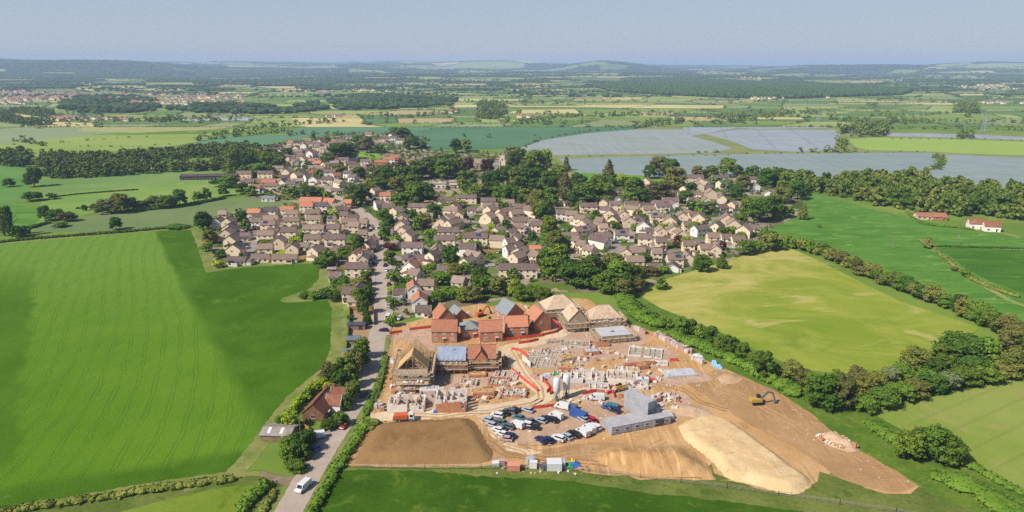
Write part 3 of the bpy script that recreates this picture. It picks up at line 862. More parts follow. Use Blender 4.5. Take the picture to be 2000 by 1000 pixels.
# merged crowns for woods and far hedgerow trees that nobody could count
class Canopy:
    def __init__(self): self.items = []
    def put(self, x, y, z, w, h): self.items.append((x, y, z, w, h))
    def build(self, name, mat, detail):
        """detail: leaf quads per crown"""
        if not self.items: return None
        n = len(self.items)
        I = np.array(self.items)
        r = np.random.default_rng(n)
        if detail:
            base = [crown_geo('round', 50 + k, 12, detail, 0.17 if detail < 120 else 0.12) for k in range(4)]
            VV, FF, CV, CF = [], [], [], []
            ov = oc = 0
            for k in range(4):
                J = I[k::4]
                if not len(J): continue
                V, F, cv, cf = base[k]
                a = r.uniform(0, 6.28, len(J)); ca, sa = np.cos(a)[:, None], np.sin(a)[:, None]
                for src, dst in ((V, VV), (cv, CV)):
                    X = (src[None, :, 0] * ca - src[None, :, 1] * sa) * J[:, 3:4] + J[:, 0:1]
                    Y = (src[None, :, 0] * sa + src[None, :, 1] * ca) * J[:, 3:4] + J[:, 1:2]
                    Z = src[None, :, 2] * J[:, 4:5] + J[:, 2:3]
                    dst.append(np.stack([X, Y, Z], 2).reshape(-1, 3))
                FF.append((F[None] + (np.arange(len(J)) * len(V))[:, None, None] + ov).reshape(-1, 4)); ov += len(V) * len(J)
                CF.append((cf[None] + (np.arange(len(J)) * len(cv))[:, None, None] + oc).reshape(-1, 3)); oc += len(cv) * len(J)
            me = quads_tris_mesh(name, np.concatenate(VV), np.concatenate(FF), np.concatenate(CV), np.concatenate(CF), mat)
        else:
            v, f = ICO0
            v = np.concatenate([v * (1, 1, 1), v * 0.62 + (0.55, 0.2, 0.3), v * 0.55 + (-0.5, -0.3, 0.15)])
            f = np.concatenate([f, f + 12, f + 24])
            jit = r.uniform(0.8, 1.2, (n, len(v), 3))
            X = v[None] * jit
            a = r.uniform(0, 6.28, n)[:, None]
            x = (X[:, :, 0] * np.cos(a) - X[:, :, 1] * np.sin(a)) * I[:, 3:4] * 0.42 + I[:, 0:1]
            y = (X[:, :, 0] * np.sin(a) + X[:, :, 1] * np.cos(a)) * I[:, 3:4] * 0.42 + I[:, 1:2]
            z = (X[:, :, 2] * 0.45 + 0.45) * I[:, 4:5] + I[:, 2:3]
            V = np.stack([x, y, z], 2).reshape(-1, 3)
            F = (f[None] + (np.arange(n) * len(v))[:, None, None]).reshape(-1, 3)
            me = np_mesh(name, V, F, [mat])
        o = link(name, me)
        o['kind'] = 'stuff'
        return o
def wood_mat(name, c1, c2, c3, sc=0.09):
    q = NT(name, 0.9, 0.0)
    r = q.sep(q.voro(q.pos, sc))[0]
    col = q.ramp(r, [(0.0, A(c1)), (0.4, A(c2)), (0.8, A(c3)), (1.0, A(c1))])
    return q.out(col)
M_WOOD = wood_mat('wood_canopy', (84, 114, 42), (112, 138, 52), (144, 152, 70))
M_WOODD = wood_mat('dark_canopy', (60, 86, 44), (74, 100, 48), (92, 116, 56), 0.09)
M_FARW = wood_mat('far_canopy', (56, 80, 42), (70, 94, 48), (90, 108, 58), 0.02)
near_c, mid_c, far_c, conif_c = Canopy(), Canopy(), Canopy(), Canopy()

def scatter_line(can, s, spacing, w, h, wid=4, prob=1.0):
    pts = GL(s)
    for a, b in zip(pts[:-1], pts[1:]):
        L = math.dist(a, b)
        for k in range(max(1, int(L / spacing))):
            if random.random() > prob: continue
            t = (k + random.random()) / max(1, int(L / spacing))
            ww = w * random.uniform(0.6, 1.35)
            x, y = a[0] + (b[0] - a[0]) * t + random.uniform(-wid, wid), a[1] + (b[1] - a[1]) * t + random.uniform(-wid, wid)
            can.put(x, y, -0.4, ww, h * ww / w * random.uniform(0.8, 1.2))
def scatter_area(can, s, spacing, w, h, zf=None, avoid=None):
    poly = GL(s)
    xs = [p[0] for p in poly]; ys = [p[1] for p in poly]
    y = min(ys)
    while y < max(ys):
        x = min(xs)
        while x < max(xs):
            px, py = x + random.uniform(-.5, .5) * spacing, y + random.uniform(-.5, .5) * spacing
            if inside(px, py, poly) and not (avoid and avoid(px, py)):
                ww = w * random.uniform(0.7, 1.3)
                z = float(TH(px, py)) if zf else -0.3
                can.put(px, py, z, ww, h * random.uniform(0.75, 1.25))
            x += spacing
        y += spacing

# ---- far hedgerows and woods
def far_veg():
    r = random.Random(5)
    pts_m, pts_f = [], []
    for a, b in EDGES:
        if r.random() < 0.25: continue
        y = (a[1] + b[1]) / 2
        if y > 9500: 
            if r.random() < 0.4: continue
        L = math.dist(a, b)
        dense = r.choice([0.1, 0.15, 0.3, 0.5, 0.9])
        if y < 2600: step, can, hw, hh = 6.5, pts_m, 6.5, 2.0
        elif y < 6000: step, can, hw, hh = 15, pts_f, 18, 3.4
        else: step, can, hw, hh = 60, pts_f, 40, 7
        n = int(L / step)
        for k in range(n):
            t = (k + r.random()) / n
            x, yy = a[0] + (b[0] - a[0]) * t, a[1] + (b[1] - a[1]) * t
            big = r.random() < dense * 0.16
            s = r.uniform(1.6, 3.2) if big else r.uniform(0.8, 1.2)
            if y >= 6000: s = r.uniform(0.7, 1.5)
            elif y >= 2600: s = r.uniform(1.0, 1.8) if big else r.uniform(0.7, 1.2)
            j = step * 0.25
            can.append((x + r.uniform(-j, j), yy + r.uniform(-j, j), hw * s, hh * s if y < 2600 else hh * s * 1.3))
    # clumps and copses
    for k in range(140):
        y = 1380 + 6500 * r.random() ** 1.5
        x = r.uniform(-0.85, 0.85) * y
        for j in range(r.randint(3, 22)):
            a, d = r.uniform(0, 6.3), r.uniform(0, 45) * (1 + y / 4000)
            (pts_m if y < 2600 else pts_f).append((x + 1.8 * d * math.cos(a), y + d * math.sin(a), r.uniform(9, 17) * (1 if y < 2600 else 1.5), r.uniform(8, 14)))
    for c in WOODCELLS:
        y = sum(p[1] for p in c) / 4
        sp = 15 if y < 3500 else 26 if y < 6500 else 60 if y < 11000 else 130
        if y > 14000: continue
        L1, L2 = math.dist(c[0], c[1]), math.dist(c[0], c[3])
        n1, n2 = int(L1 / sp), int(L2 / sp)
        for i in range(n1):
            for j in range(n2):
                s, t = (i + r.random()) / n1, (j + r.random()) / n2
                p = [(1 - s) * (1 - t) * c[0][k] + s * (1 - t) * c[1][k] + s * t * c[2][k] + (1 - s) * t * c[3][k] for k in (0, 1)]
                pts_f.append((p[0], p[1], sp * 1.25, min(20, 9 + sp * 0.14) * r.uniform(0.7, 1.2)))
    for src, can in ((pts_m, mid_c), (pts_f, far_c)):
        X = np.array(src)
        Z = TH(X[:, 0], X[:, 1])
        for p, z in zip(src, Z): can.put(p[0], p[1], float(z) - 0.3, p[2], p[3])
far_veg()
# the dark plantation right of centre, woods on the left
def broken(x, y):
    n = math.sin(x / 61 + 2.2 * math.sin(y / 83)) + math.sin(y / 47 + 1.7 * math.sin(x / 95)) + 0.6 * math.sin((x + y) / 23)
    return n > 0.45
def wood_px(can, s, sp, w, h): scatter_area(can, s, sp, w, h, zf=True, avoid=broken if can is not conif_c else None)
wood_px(conif_c, '1160,172 1230,163 1400,161 1560,165 1700,172 1782,180 1760,186 1640,190 1560,193 1420,192 1300,186 1200,180', 13, 17, 17)
wood_px(mid_c, '0,240 0,222 60,218 105,222 108,244 60,248', 9, 12, 14)
wood_px(mid_c, '1860,222 1872,206 1905,205 1912,224 1890,230', 9, 13, 15)
wood_px(mid_c, '930,232 935,206 960,198 985,212 990,228 960,234', 10, 13, 15)
wood_px(far_c, '110,214 150,190 250,186 300,196 320,216 240,222 140,222', 20, 26, 13)
wood_px(far_c, '320,215 380,205 470,205 560,212 620,200 640,214 560,224 400,222', 22, 26, 13)
wood_px(far_c, '640,196 700,186 780,188 900,196 880,210 760,214 660,216', 24, 28, 13)
for s, sp, w, h in (('380,276 420,272 470,266 520,262 560,258', 7, 10, 9), ('395,268 440,262 520,250 560,246 620,242 660,238', 7, 9, 9),
                    ('560,266 600,262 660,264 700,262', 8, 9, 8), ('700,232 760,228 800,230 850,224 900,222', 9, 11, 10), ('1000,304 1020,290 1060,272 1100,264 1150,257 1240,248', 13, 7, 4),
                    ('1236,252 1270,246 1320,243 1332,236 1300,236 1260,244', 7, 10, 9), ('1020,236 1100,230 1180,226 1300,226 1400,230 1500,226 1600,232 1700,240', 9, 10, 9),
                    ('1480,228 1560,222 1640,226', 8, 12, 11), ('1640,262 1660,256 1700,252 1726,258 1720,266 1660,268', 7, 13, 13), ('1655,256 1725,256 1722,264 1660,264', 6, 13, 14),
                    ('1870,272 1890,268 1900,270', 7, 12, 14), ('1730,272 1800,272 1900,272 2000,275', 12, 5, 2.5), ('1700,252 1800,252 1900,252 2000,256', 8, 9, 6),
                    ('1360,299 1410,298', 7, 6, 4), ('1440,300 1560,300 1640,299 1700,298 1810,297 1836,300', 12, 5, 2.2), ('1000,306 1200,305 1330,304 1440,303', 16, 4, 1.6),
                    ('1562,298 1600,297 1640,298 1672,297', 6, 10, 8), ('1636,290 1650,284 1640,276', 7, 10, 9), ('1820,306 1832,312 1840,318', 7, 8, 7), ('1838,320 1830,330 1800,338 1780,346 1768,356', 6, 8, 5),
                    ('60,252 150,246 210,242', 10, 7, 5), ('0,284 100,280 240,270 300,268', 16, 6, 3), ('30,276 60,280 90,286', 8, 10, 8), ('150,286 240,288 340,282', 14, 5, 2.5), ('200,302 330,300 440,296', 10, 6, 3),
                    ('0,301 50,300 150,299', 7, 9, 6), ('770,270 820,274 845,276', 6, 9, 7), ('880,268 1000,270', 40, 9, 7), ('1000,262 1100,270', 60, 6, 5), ('830,254 930,240 1000,234', 14, 4, 2),
                    ('1180,228 1240,225 1300,225', 9, 9, 8), ('1700,236 1800,236 1870,238 2000,240', 10, 9, 7), ('1700,226 1800,226 1860,222', 10, 9, 7), ('1720,246 1745,240 1738,232', 6, 11, 10), ('1640,236 1680,238', 7, 12, 10)):
    scatter_line(mid_c, s, sp, w, h)
# wooded belts left of the village and right of it
def vfree(x, y): return False
scatter_area(near_c, '60,345 66,322 95,306 150,306 230,300 330,292 400,290 470,286 545,300 560,320 520,345 470,348 430,333 330,337 230,345 130,350', 8.5, 10.5, 10, avoid=lambda x, y: math.sin(x / 31 + 2 * math.sin(y / 40)) + math.sin(y / 24 + 1.5 * math.sin(x / 50)) > 0.95)
scatter_area(near_c, '0,325 0,306 50,300 58,318 45,327', 7, 12, 11)
scatter_area(near_c, '1590,378 1598,360 1680,352 1760,352 1850,368 1940,376 2000,380 2200,390 2200,440 2000,432 1900,424 1800,418 1700,400 1640,386', 9.0, 12.5, 13)
scatter_area(near_c, '1480,355 1520,342 1580,350 1600,368 1570,384 1545,372 1500,362', 8, 11, 11)
near_c.build('woodland_canopy', M_WOOD, 420)
mid_c.build('hedgerow_canopy', M_WOOD, 40)
far_c.build('far_woodland', M_FARW, 0)
conif_c.build('plantation_canopy', M_WOODD, 0)
# ================================================================= HOUSES
def tiles_mat(name, c, c2, rnd=0.2):
    q = NT(name, 0.8, 0.2)
    r = q.n('ShaderNodeObjectInfo').outputs['Random']
    n = q.smooth(q.noise(q.pos, 0.8, 5, 0.75), 0.32, 0.68)
    col = q.mix(n, A(c), A(c2))
    s = q.sep(q.obj)
    # courses of tiles, up the slope (height steps) and their joints
    w = q.math('ABSOLUTE', q.math('SINE', q.math('MULTIPLY', s[2], math.pi / 0.17)))
    col = q.mix(q.math('MULTIPLY', q.math('SUBTRACT', 1, q.smooth(w, 0, 0.5)), 0.35), col, A(tuple(int(t * 0.55) for t in c)))
    m = q.smooth(q.noise(q.pos, 0.25, 3), 0.52, 0.7)
    col = q.mix(q.math('MULTIPLY', m, 0.35), col, A((150, 150, 110)))
    hs = q.n('ShaderNodeHueSaturation'); q.put(hs.inputs['Color'], col)
    q.l(q.math('ADD', q.math('MULTIPLY', r, 2 * rnd), 1 - rnd), hs.inputs['Value'])
    return q.out(hs.outputs[0])
def wall_mat(name, c, c2, course=None, rnd=0.07, kk=0.85):
    q = NT(name, 0.85, 0.15)
    r = q.n('ShaderNodeObjectInfo').outputs['Random']
    col = q.mix(q.smooth(q.noise(q.pos, 0.7, 5, 0.7), 0.35, 0.65), A(c, kk), A(c2, kk))
    if course:
        s = q.sep(q.pos)
        w = q.math('ABSOLUTE', q.math('SINE', q.math('MULTIPLY', s[2], math.pi / course)))
        col = q.mix(q.math('MULTIPLY', q.math('SUBTRACT', 1, q.smooth(w, 0, 0.3)), 0.4), col, A(tuple(int(t * 0.7) for t in c2)))
    g = q.math('SUBTRACT', 1.0, q.smooth(q.math('ADD', q.sep(q.pos)[2], q.math('MULTIPLY', q.noise(q.pos, 0.5, 3), 0.8)), 0.2, 1.1))
    col = q.mix(q.math('MULTIPLY', g, 0.3), col, A((120, 112, 84)))
    hs = q.n('ShaderNodeHueSaturation'); q.put(hs.inputs['Color'], col)
    q.l(q.math('ADD', q.math('MULTIPLY', r, 2 * rnd), 1 - rnd), hs.inputs['Value'])
    return q.out(hs.outputs[0])
MW = {'cream': wall_mat('cream_stone_wall', (240, 220, 190), (224, 202, 172), 0.3), 'white': wall_mat('white_render_wall', (240, 234, 226), (226, 218, 208)),
      'pale': wall_mat('pale_render_wall', (232, 218, 200), (218, 200, 180)), 'tan': wall_mat('reconstituted_stone_wall', (232, 208, 180), (216, 192, 164), 0.3),
      'brick': wall_mat('red_brick_wall', (202, 142, 108), (184, 122, 90), 0.15, kk=0.72), 'stone': wall_mat('grey_stone_wall', (178, 158, 134), (156, 136, 114), 0.3),
      'block': wall_mat('blockwork_wall', (206, 188, 172), (188, 168, 152), 0.225), 'blockw': wall_mat('pale_blockwork', (232, 222, 212), (212, 198, 188), 0.225)}
MRF = {'brown': tiles_mat('brown_roof_tiles', (164, 140, 124), (138, 114, 102)), 'orange': tiles_mat('orange_roof_tiles', (216, 146, 114), (198, 126, 96)),
       'slate': tiles_mat('dark_slate_roof', (104, 100, 108), (84, 80, 90)), 'pink': tiles_mat('sunlit_tan_tiles', (178, 156, 140), (154, 132, 118)),  # 'pink' has the sunlit tone of a roof slope put into its colour
       'newslate': tiles_mat('new_slate_roof', (158, 166, 170), (140, 148, 156), 0.03), 'terra': tiles_mat('terracotta_tiles', (196, 134, 106), (176, 112, 86)),
       'rust': tiles_mat('rusty_brown_tiles', (166, 106, 78), (136, 88, 70)), 'felt': plain('grey_roof_felt', (172, 182, 204), (154, 166, 190), 0.4),
       'osb': tiles_mat('bare_battened_roof', (236, 208, 180), (218, 186, 154), 0.04), 'mauve': tiles_mat('mauve_brown_tiles', (142, 118, 112), (116, 96, 92))}
M_FRAME = plain('white_window_frame', (240, 238, 232), rough=0.5)
M_GLASS = plain('window_glass', (44, 50, 58), (70, 78, 88), 0.3, rough=0.12, spec=0.6)
M_FILM = plain('protected_glass', (196, 200, 204), (160, 166, 172), 0.6, rough=0.3)
M_DOOR = plain('painted_door', (96, 70, 62), rough=0.5, rnd=0.4)
M_CHIM = plain('chimney_brick', (176, 128, 104), (150, 108, 90), 2.0)
M_CONC = plain('concrete', (198, 186, 170), (178, 164, 148), 0.5)
M_TIMB = plain('raw_timber', (226, 190, 136), (204, 164, 108), 0.9)
STY = {'a': ('cream', 'brown'), 'b': ('white', 'mauve'), 'c': ('pale', 'orange'), 'd': ('pale', 'slate'), 'e': ('tan', 'pink'), 'r': ('brick', 'orange'), 't': ('white', 'terra'), 'm': ('cream', 'mauve')}
STW = {'a': 'cream brown-roofed house', 'b': 'white mauve-roofed house', 'c': 'pale orange-roofed house', 'd': 'pale slate-roofed house', 'e': 'tan pinkish-roofed house', 'r': 'brick orange-roofed house', 't': 'white terracotta-roofed house', 'm': 'cream mauve-roofed house'}
MCACHE = {}
def cached(key, fn):
    if key not in MCACHE: MCACHE[key] = fn()
    return MCACHE[key]
def wall_mesh(L, D, H, rise, mat, hip=0):
    b = MB()
    x, y = L / 2, D / 2
    r = 0.0 if hip else rise
    vs = [(-x, -y, -0.1), (x, -y, -0.1), (x, y, -0.1), (-x, y, -0.1), (-x, -y, H), (x, -y, H), (x, y, H), (-x, y, H), (-x, 0, H + r - 0.12 * (not hip)), (x, 0, H + r - 0.12 * (not hip))]
    fs = [(0, 1, 5, 4), (2, 3, 7, 6)]
    fs += [(1, 2, 6, 5), (3, 0, 4, 7)] if hip else [(1, 2, 6, 9, 5), (3, 0, 4, 8, 7)]
    b.add(vs, fs)
    return b.mesh('wall', mat)
def roof_mesh(L, D, H, rise, mat, hip=0, oh=0.35, trim=None):
    b = MB()
    x, y, t = L / 2 + (0.25 if not hip else oh), D / 2 + oh, 0.16
    z0 = H - oh * rise / (D / 2)
    z1 = H + rise
    hx = x - (min(hip, 1) * (D / 2 + oh)) if hip else x
    hx = max(hx, 0.05)
    vs = []
    for dz in (0, t):
        vs += [(-x, -y, z0 + dz), (x, -y, z0 + dz), (hx, 0, z1 + dz), (-hx, 0, z1 + dz), (x, y, z0 + dz), (-x, y, z0 + dz)]
    fs = [(6, 7, 8, 9), (10, 11, 9, 8), (3, 2, 1, 0), (2, 3, 5, 4), (0, 1, 7, 6), (4, 5, 11, 10)]
    if hip: fs += [(7, 10, 8), (11, 6, 9), (1, 4, 10, 7), (5, 0, 6, 11)]
    else: fs += [(1, 2, 8, 7), (2, 4, 10, 8), (5, 3, 9, 11), (3, 0, 6, 9)]
    b.add(vs, fs)
    b.box(-hx + 0.05, hx - 0.05, -0.14, 0.14, z1 + t - 0.06, z1 + t + 0.07)
    if trim:
        b.m = 1
        for sx in (-1, 1):
            for sy in (-1, 1):
                b.bar((sx * (x + 0.03), sy * (y + 0.02), z0 + 0.05), (sx * (x + 0.03), 0, z1 + 0.05), 0.08, 0.3)
    return b.mesh('roof', [mat, M_FRAME])
def chimney_mesh():
    b = MB()
    b.box(-0.45, 0.45, -0.3, 0.3, -1.2, 0.9); b.box(-0.52, 0.52, -0.37, 0.37, 0.9, 1.02)
    for s in (-0.2, 0.2): b.tube([(1.02, 0.11), (1.3, 0.09)], 8, (s, 0))
    return b.mesh('chimney', M_CHIM)
def window_mesh(w, h, bars=1, gl=None):
    b = MB()
    b.box(-w / 2, w / 2, -0.05, 0.02, 0, h)
    b.box(-w / 2 - 0.06, w / 2 + 0.06, -0.1, 0.02, -0.08, 0)
    b.m = 1
    n = bars + 1
    for k in range(n):
        x0 = -w / 2 + 0.07 + k * (w - 0.07) / n
        b.box(x0, x0 + (w - 0.07) / n - 0.07, -0.075, -0.051, 0.07, h - 0.07)
    return b.mesh('window', [M_FRAME, gl or M_GLASS])
def door_mesh():
    b = MB()
    b.box(-0.48, 0.48, -0.05, 0.02, 0, 2.1)
    b.m = 1; b.box(-0.4, 0.4, -0.09, -0.051, 0.03, 2.02)
    b.m = 0; b.box(-0.75, 0.75, -0.75, 0.0, 2.2, 2.32)
    return b.mesh('door', [M_FRAME, M_DOOR])
M_PV = plain('solar_panel', (44, 56, 96), (60, 74, 116), 0.8, rough=0.2, spec=0.6)
def extras(t, rf, L, D, H, rise, wall, roof, r, near):
    """porch, attached garage, conservatory, solar panels: what makes one house differ from the next"""
    if r.random() < 0.5:
        w, d = r.choice([2.0, 2.6, 3.4]), 1.5
        def mk():
            b = MB(); b.box(-w / 2, w / 2, -d, 0, 0, 2.2); b.m = 1
            b.add([(-w / 2 - .15, -d - .2, 2.2), (w / 2 + .15, -d - .2, 2.2), (w / 2 + .15, 0, 3.0), (-w / 2 - .15, 0, 3.0)], [(0, 1, 2, 3), (3, 2, 1, 0)]); b.m = 2
            b.box(-w / 2 + .3, w / 2 - .3, -d - .04, -d, .9, 1.9)
            return b.mesh('porch', [MW[wall], MRF[roof], M_GLASS])
        link('porch', cached(('porch', w, wall, roof), mk), t, (r.choice([-1, 1]) * L * .22, -D / 2, 0))
    if r.random() < 0.4 and L < 14:
        s = r.choice([-1, 1])
        def mk():
            b = MB(); b.box(-1.6, 1.6, -2.8, 2.8, 0, 2.3); b.m = 1
            b.add([(-1.7, -3.0, 2.25), (1.7, -3.0, 2.25), (1.7, 0, 3.5), (-1.7, 0, 3.5), (1.7, 3.0, 2.25), (-1.7, 3.0, 2.25)], [(0, 1, 2, 3), (3, 2, 4, 5), (0, 3, 5), (1, 4, 2)]); b.m = 2
            b.box(-1.2, 1.2, -2.86, -2.8, 0.05, 2.0)
            return b.mesh('garage', [MW[wall], MRF[roof], M_FRAME])
        link('garage', cached(('garage', wall, roof), mk), t, (s * (L / 2 + 1.62), r.uniform(-.8, .8), 0))
    if r.random() < 0.2:
        def mk():
            b = MB(); b.box(-1.8, 1.8, 0, 2.4, 0, 2.1); b.m = 1
            b.add([(-1.9, 2.5, 2.1), (1.9, 2.5, 2.1), (1.9, 0, 2.9), (-1.9, 0, 2.9)], [(0, 1, 2, 3), (3, 2, 1, 0)])
            return b.mesh('conservatory', [M_FRAME, M_FILM])
        link('conservatory', cached('conserv', mk), t, (0, -D / 2 - 2.4 if r.random() < .4 else D / 2, 0))
    if near and r.random() < 0.05:
        def mk():
            b = MB(); n = math.hypot(rise, D / 2); f0, f1 = .25, .8
            p = [(x, -D / 2 * (1 - f), H + rise * f + .24) for f in (f0, f1) for x in (-1.6, 1.6)]
            b.add([p[0], p[1], p[3], p[2]], [(0, 1, 2, 3)]); return b.mesh('solar_panels', M_PV)
        link('solar_panels', cached(('pv', D, H, rise), mk), rf, (r.uniform(-L / 5, L / 5), 0, 0))
def q5(x): return round(x * 2) / 2
FOOT = []          # footprints, to keep garden trees off the houses
def house_core(x, y, rz, L, D, H, rise, wall, roof, hip=0, chim=1, win=2, name='house', cat='house', trim=False, door=True, storeys=2, gablewin=True, sparse=False):
    t = empty(name, (x, y, 0.12), rz, cat=cat)
    L, D = q5(L), q5(D)
    FOOT.append((x, y, max(L, D) * 0.5 + 0.5, L, D, rz))
    link('wall', cached(('w', L, D, H, rise, wall, hip), lambda: wall_mesh(L, D, H, rise, MW[wall], hip)), t)
    rf = link('roof', cached(('r', L, D, H, rise, roof, hip, trim), lambda: roof_mesh(L, D, H, rise, MRF[roof], hip, trim=trim)), t)
    for k in range(chim):
        link('chimney', cached('chim', chimney_mesh), rf, ((-1) ** k * (L / 2 - 0.7) * (1 if not hip else 0.3), 0, H + rise + 0.1))
    if cat == 'house': extras(t, rf, L, D, H, rise, wall, roof, random.Random(int(x * 7 + y * 13)), not sparse)
    wm = cached('win', lambda: window_mesh(1.5, 1.15)); ws = cached('wins', lambda: window_mesh(1.0, 1.05, 0))
    if cat == 'new house': wm = cached('winf', lambda: window_mesh(1.7, 1.35, 1, M_FILM)); ws = cached('winsf', lambda: window_mesh(1.2, 1.3, 0, M_FILM))
    dm = cached('door', door_mesh)
    n = max(2, int(L / 3.4))
    if sparse: n = max(2, min(n, 3))
    for sy in ((-1,) if win == 1 else (-1, 1)):
        for k in range(n):
            xx = -L / 2 + L * (k + 0.5) / n
            for s in range(storeys):
                if s == 0 and door and k == n // 2 and sy == -1:
                    link('door', dm, t, (xx, -D / 2 - 0.01, 0), 0)
                    continue
                link('window', wm if s == 0 else (wm if k % 2 else ws), t, (xx, sy * (D / 2 + 0.01), 0.95 + 2.55 * s), 0 if sy < 0 else math.pi)
    if gablewin and win:
        for sx in (-1, 1):
            link('window', ws, t, (sx * (L / 2 + 0.01), 0.6, 0.95 + 2.55 * (storeys - 1)), math.pi / 2 * sx)
    return t
def house(u, v, wpx, sty, ang, storeys=2, zone='', D=7.2):
    a = R(ang)
    s = S(v)
    ca, sa = abs(math.cos(a)), abs(math.sin(a))
    if sa > 0.8: L = 9.0; D = max(6.5, min(9.5, wpx / s / 1.0))
    else: L = max(6.0, min(34, (wpx / s - D * sa * 0.6) / max(0.6, ca)))
    if storeys == 1: D = min(D, 6.5)
    x, y = G(u, v)
    y += (L * sa + D * ca) / 2
    wall, roof = STY[sty]
    r = random.random()
    H = 5.0 if storeys == 2 else 2.6
    rise = round((D / 2) * (0.72 if storeys == 2 else 0.6) * 4) / 4
    near = v > 425
    t = house_core(x, y, a, L, D, H, rise, wall, roof, 0, (0 if storeys == 1 else 1 if L < 14 else 2), (2 if abs(math.cos(a)) < 0.5 else 1) if v > 400 else 1, 'bungalow' if storeys == 1 else 'house', 'house', trim=sty in 'bt', storeys=storeys, gablewin=near and storeys == 2, sparse=not near)
    ZONES.setdefault(zone, []).append((u, v, t, STW[sty].replace('house', 'bungalow') if storeys == 1 else STW[sty]))
    return t
def tile(x0, y0, k, zone, data):
    for e in data.replace('\n', ' ').split(';'):
        e = e.split()
        if not e: continue
        X, Y, W, st, ang = float(e[0]), float(e[1]), float(e[2]), e[3], float(e[4])
        house(x0 + X * k, y0 + Y * k, W * k, st, ang + random.uniform(-4, 4), int(e[5]) if len(e) > 5 else 2, zone)
K = 0.15
tile(400, 380, K, 'H:estate left of main road', '''
630 325 165 c 0; 845 300 150 d 0; 1070 290 170 c 0; 1320 240 180 c 0; 1510 235 170 d 0; 1130 345 165 a 0; 1400 335 195 a 0; 850 420 205 a 0; 1125 440 190 a 0; 1410 418 190 a 0;
1650 428 110 a 0; 660 450 110 b 0; 815 488 190 a 0; 1085 583 200 m 0; 1410 548 275 a 0; 1655 540 190 m 0; 785 628 215 a 0; 1390 685 205 a 0; 1690 683 265 m 0; 515 600 130 m 0 1;
950 728 170 e 90; 1110 750 130 a 0 1; 290 455 150 e 90; 310 540 160 a 90; 270 610 160 e 90; 330 700 165 a 90; 375 825 190 a 90; 215 350 105 e 10; 150 450 90 b 90; 405 930 250 m 0 1; 710 890 235 m 0 1;
1030 900 325 a 0 1; 1430 860 170 e 68; 1290 735 110 e 0 1; 1930 405 130 m 0; 1935 510 140 e 0; 1810 365 110 m 0; 1985 905 120 r 60; 1745 250 145 e 0; 1860 195 90 r 0; 1740 290 130 b 20; 1500 320 80 b 0 1; 1560 600 90 a 0 1; 1730 780 110 b 0 1''')
tile(700, 380, K, 'H:estate right of main road', '''
260 210 140 b 30; 800 250 300 m 0; 1120 160 280 m -3; 1410 125 255 m 0; 1640 75 130 m 0; 1690 170 190 m 0; 1725 245 190 a 0; 1950 195 160 a 0; 1240 265 170 e 80; 480 320 160 e 60; 560 405 150 e 85; 560 500 170 e 82;
580 585 180 e 80; 640 650 170 e 76; 700 795 270 b 0; 1170 585 280 m 0; 1120 695 280 m 0; 1520 665 320 m 0; 1080 465 165 e 80; 1170 410 130 e 62; 1300 365 150 e 80; 1690 400 170 e 60; 1720 300 150 e 60; 1960 450 100 m 90;
1820 590 150 e 60; 1985 610 110 e 60; 1500 935 250 e -38; 1965 735 100 b 30; 1965 840 110 b 30; 60 470 100 a 0; 50 620 110 a 0; 140 725 90 e 60; 55 930 110 e 60; 1010 830 120 e 88; 1880 250 100 a 20 1; 900 330 130 e 0 1;1350 420 110 e 30 1; 1470 250 120 m 0 1''')
tile(620, 480, K, 'H:old houses along main road', '''
1290 235 370 m 0 1; 1215 405 190 t 78; 1270 510 190 e -30; 1410 645 210 a 0; 1240 700 170 t 100; 1315 868 190 t 100; 1390 730 190 m 0 1; 1840 612 190 e -15; 570 300 150 e 102; 500 415 290 m 0; 215 470 130 b 0 1;
400 755 160 m 0; 515 730 150 b 88; 250 120 130 b 0 1; 640 110 90 m 75; 500 260 110 e 75; 1060 700 150 b 0 1; 1370 935 200 b 0 1; 470 800 110 e 0 1; 1500 250 120 m 60;''')
tile(1000, 430, K, 'H:estate in mid village', '''
110 110 215 b 0; 310 165 130 m 0; 90 190 140 a 0; 40 350 140 e 78; 110 540 170 e 62; 310 590 170 e -42; 300 440 150 r 0 1; 760 325 225 a 0; 700 370 140 e -30 ; 830 375 150 a -35; 920 440 150 e -35; 1020 510 165 a -35;
950 155 150 e 60; 1010 215 110 e 60; 1185 325 210 m 0; 1435 292 190 b 0; 1190 200 100 e 0; 1735 185 190 b 72; 1745 345 190 m -10; 1500 540 150 e 78; 1640 530 200 a 0; 1605 655 235 a 0; 1895 545 120 e 0; 1940 390 130 m 0;
1870 690 200 m 0 1; 1180 640 210 m 0 1; 60 465 120 e 70; 210 745 60 e 0 1; 1080 120 110 e 0 1;''')
tile(820, 520, K, 'H:estate in mid village', '''1280 165 500 m 0; 620 70 150 e 60; 300 120 60 b 0 1''')
tile(1250, 400, K, 'H:estate beside the dry pasture', '''
80 110 155 m 0; 300 105 185 m 0; 445 88 100 b 88; 690 62 115 b 75; 225 245 170 a 0; 555 245 150 e 86; 410 315 180 e 76; 790 275 190 e 68; 450 425 150 e 86; 540 480 130 e 90; 625 365 90 a 0; 285 445 140 e 88;
285 585 145 a 0; 1080 140 190 b 40; 1150 285 190 e 80; 1240 360 180 e 78; 1390 445 250 e 58; 970 525 175 a 0; 1130 545 120 b 0; 1290 570 180 a 0; 640 635 150 a 0; 870 685 175 a 0; 1000 690 100 e 80; 245 735 125 d 0;
465 825 210 a 0; 450 890 120 b 80 1; 625 805 95 e 88; 130 400 90 b 0 1; 700 180 110 m 0 1; 1480 360 90 b 0 1; 760 560 100 e 30 1; 1410 260 100 e 20 1''')
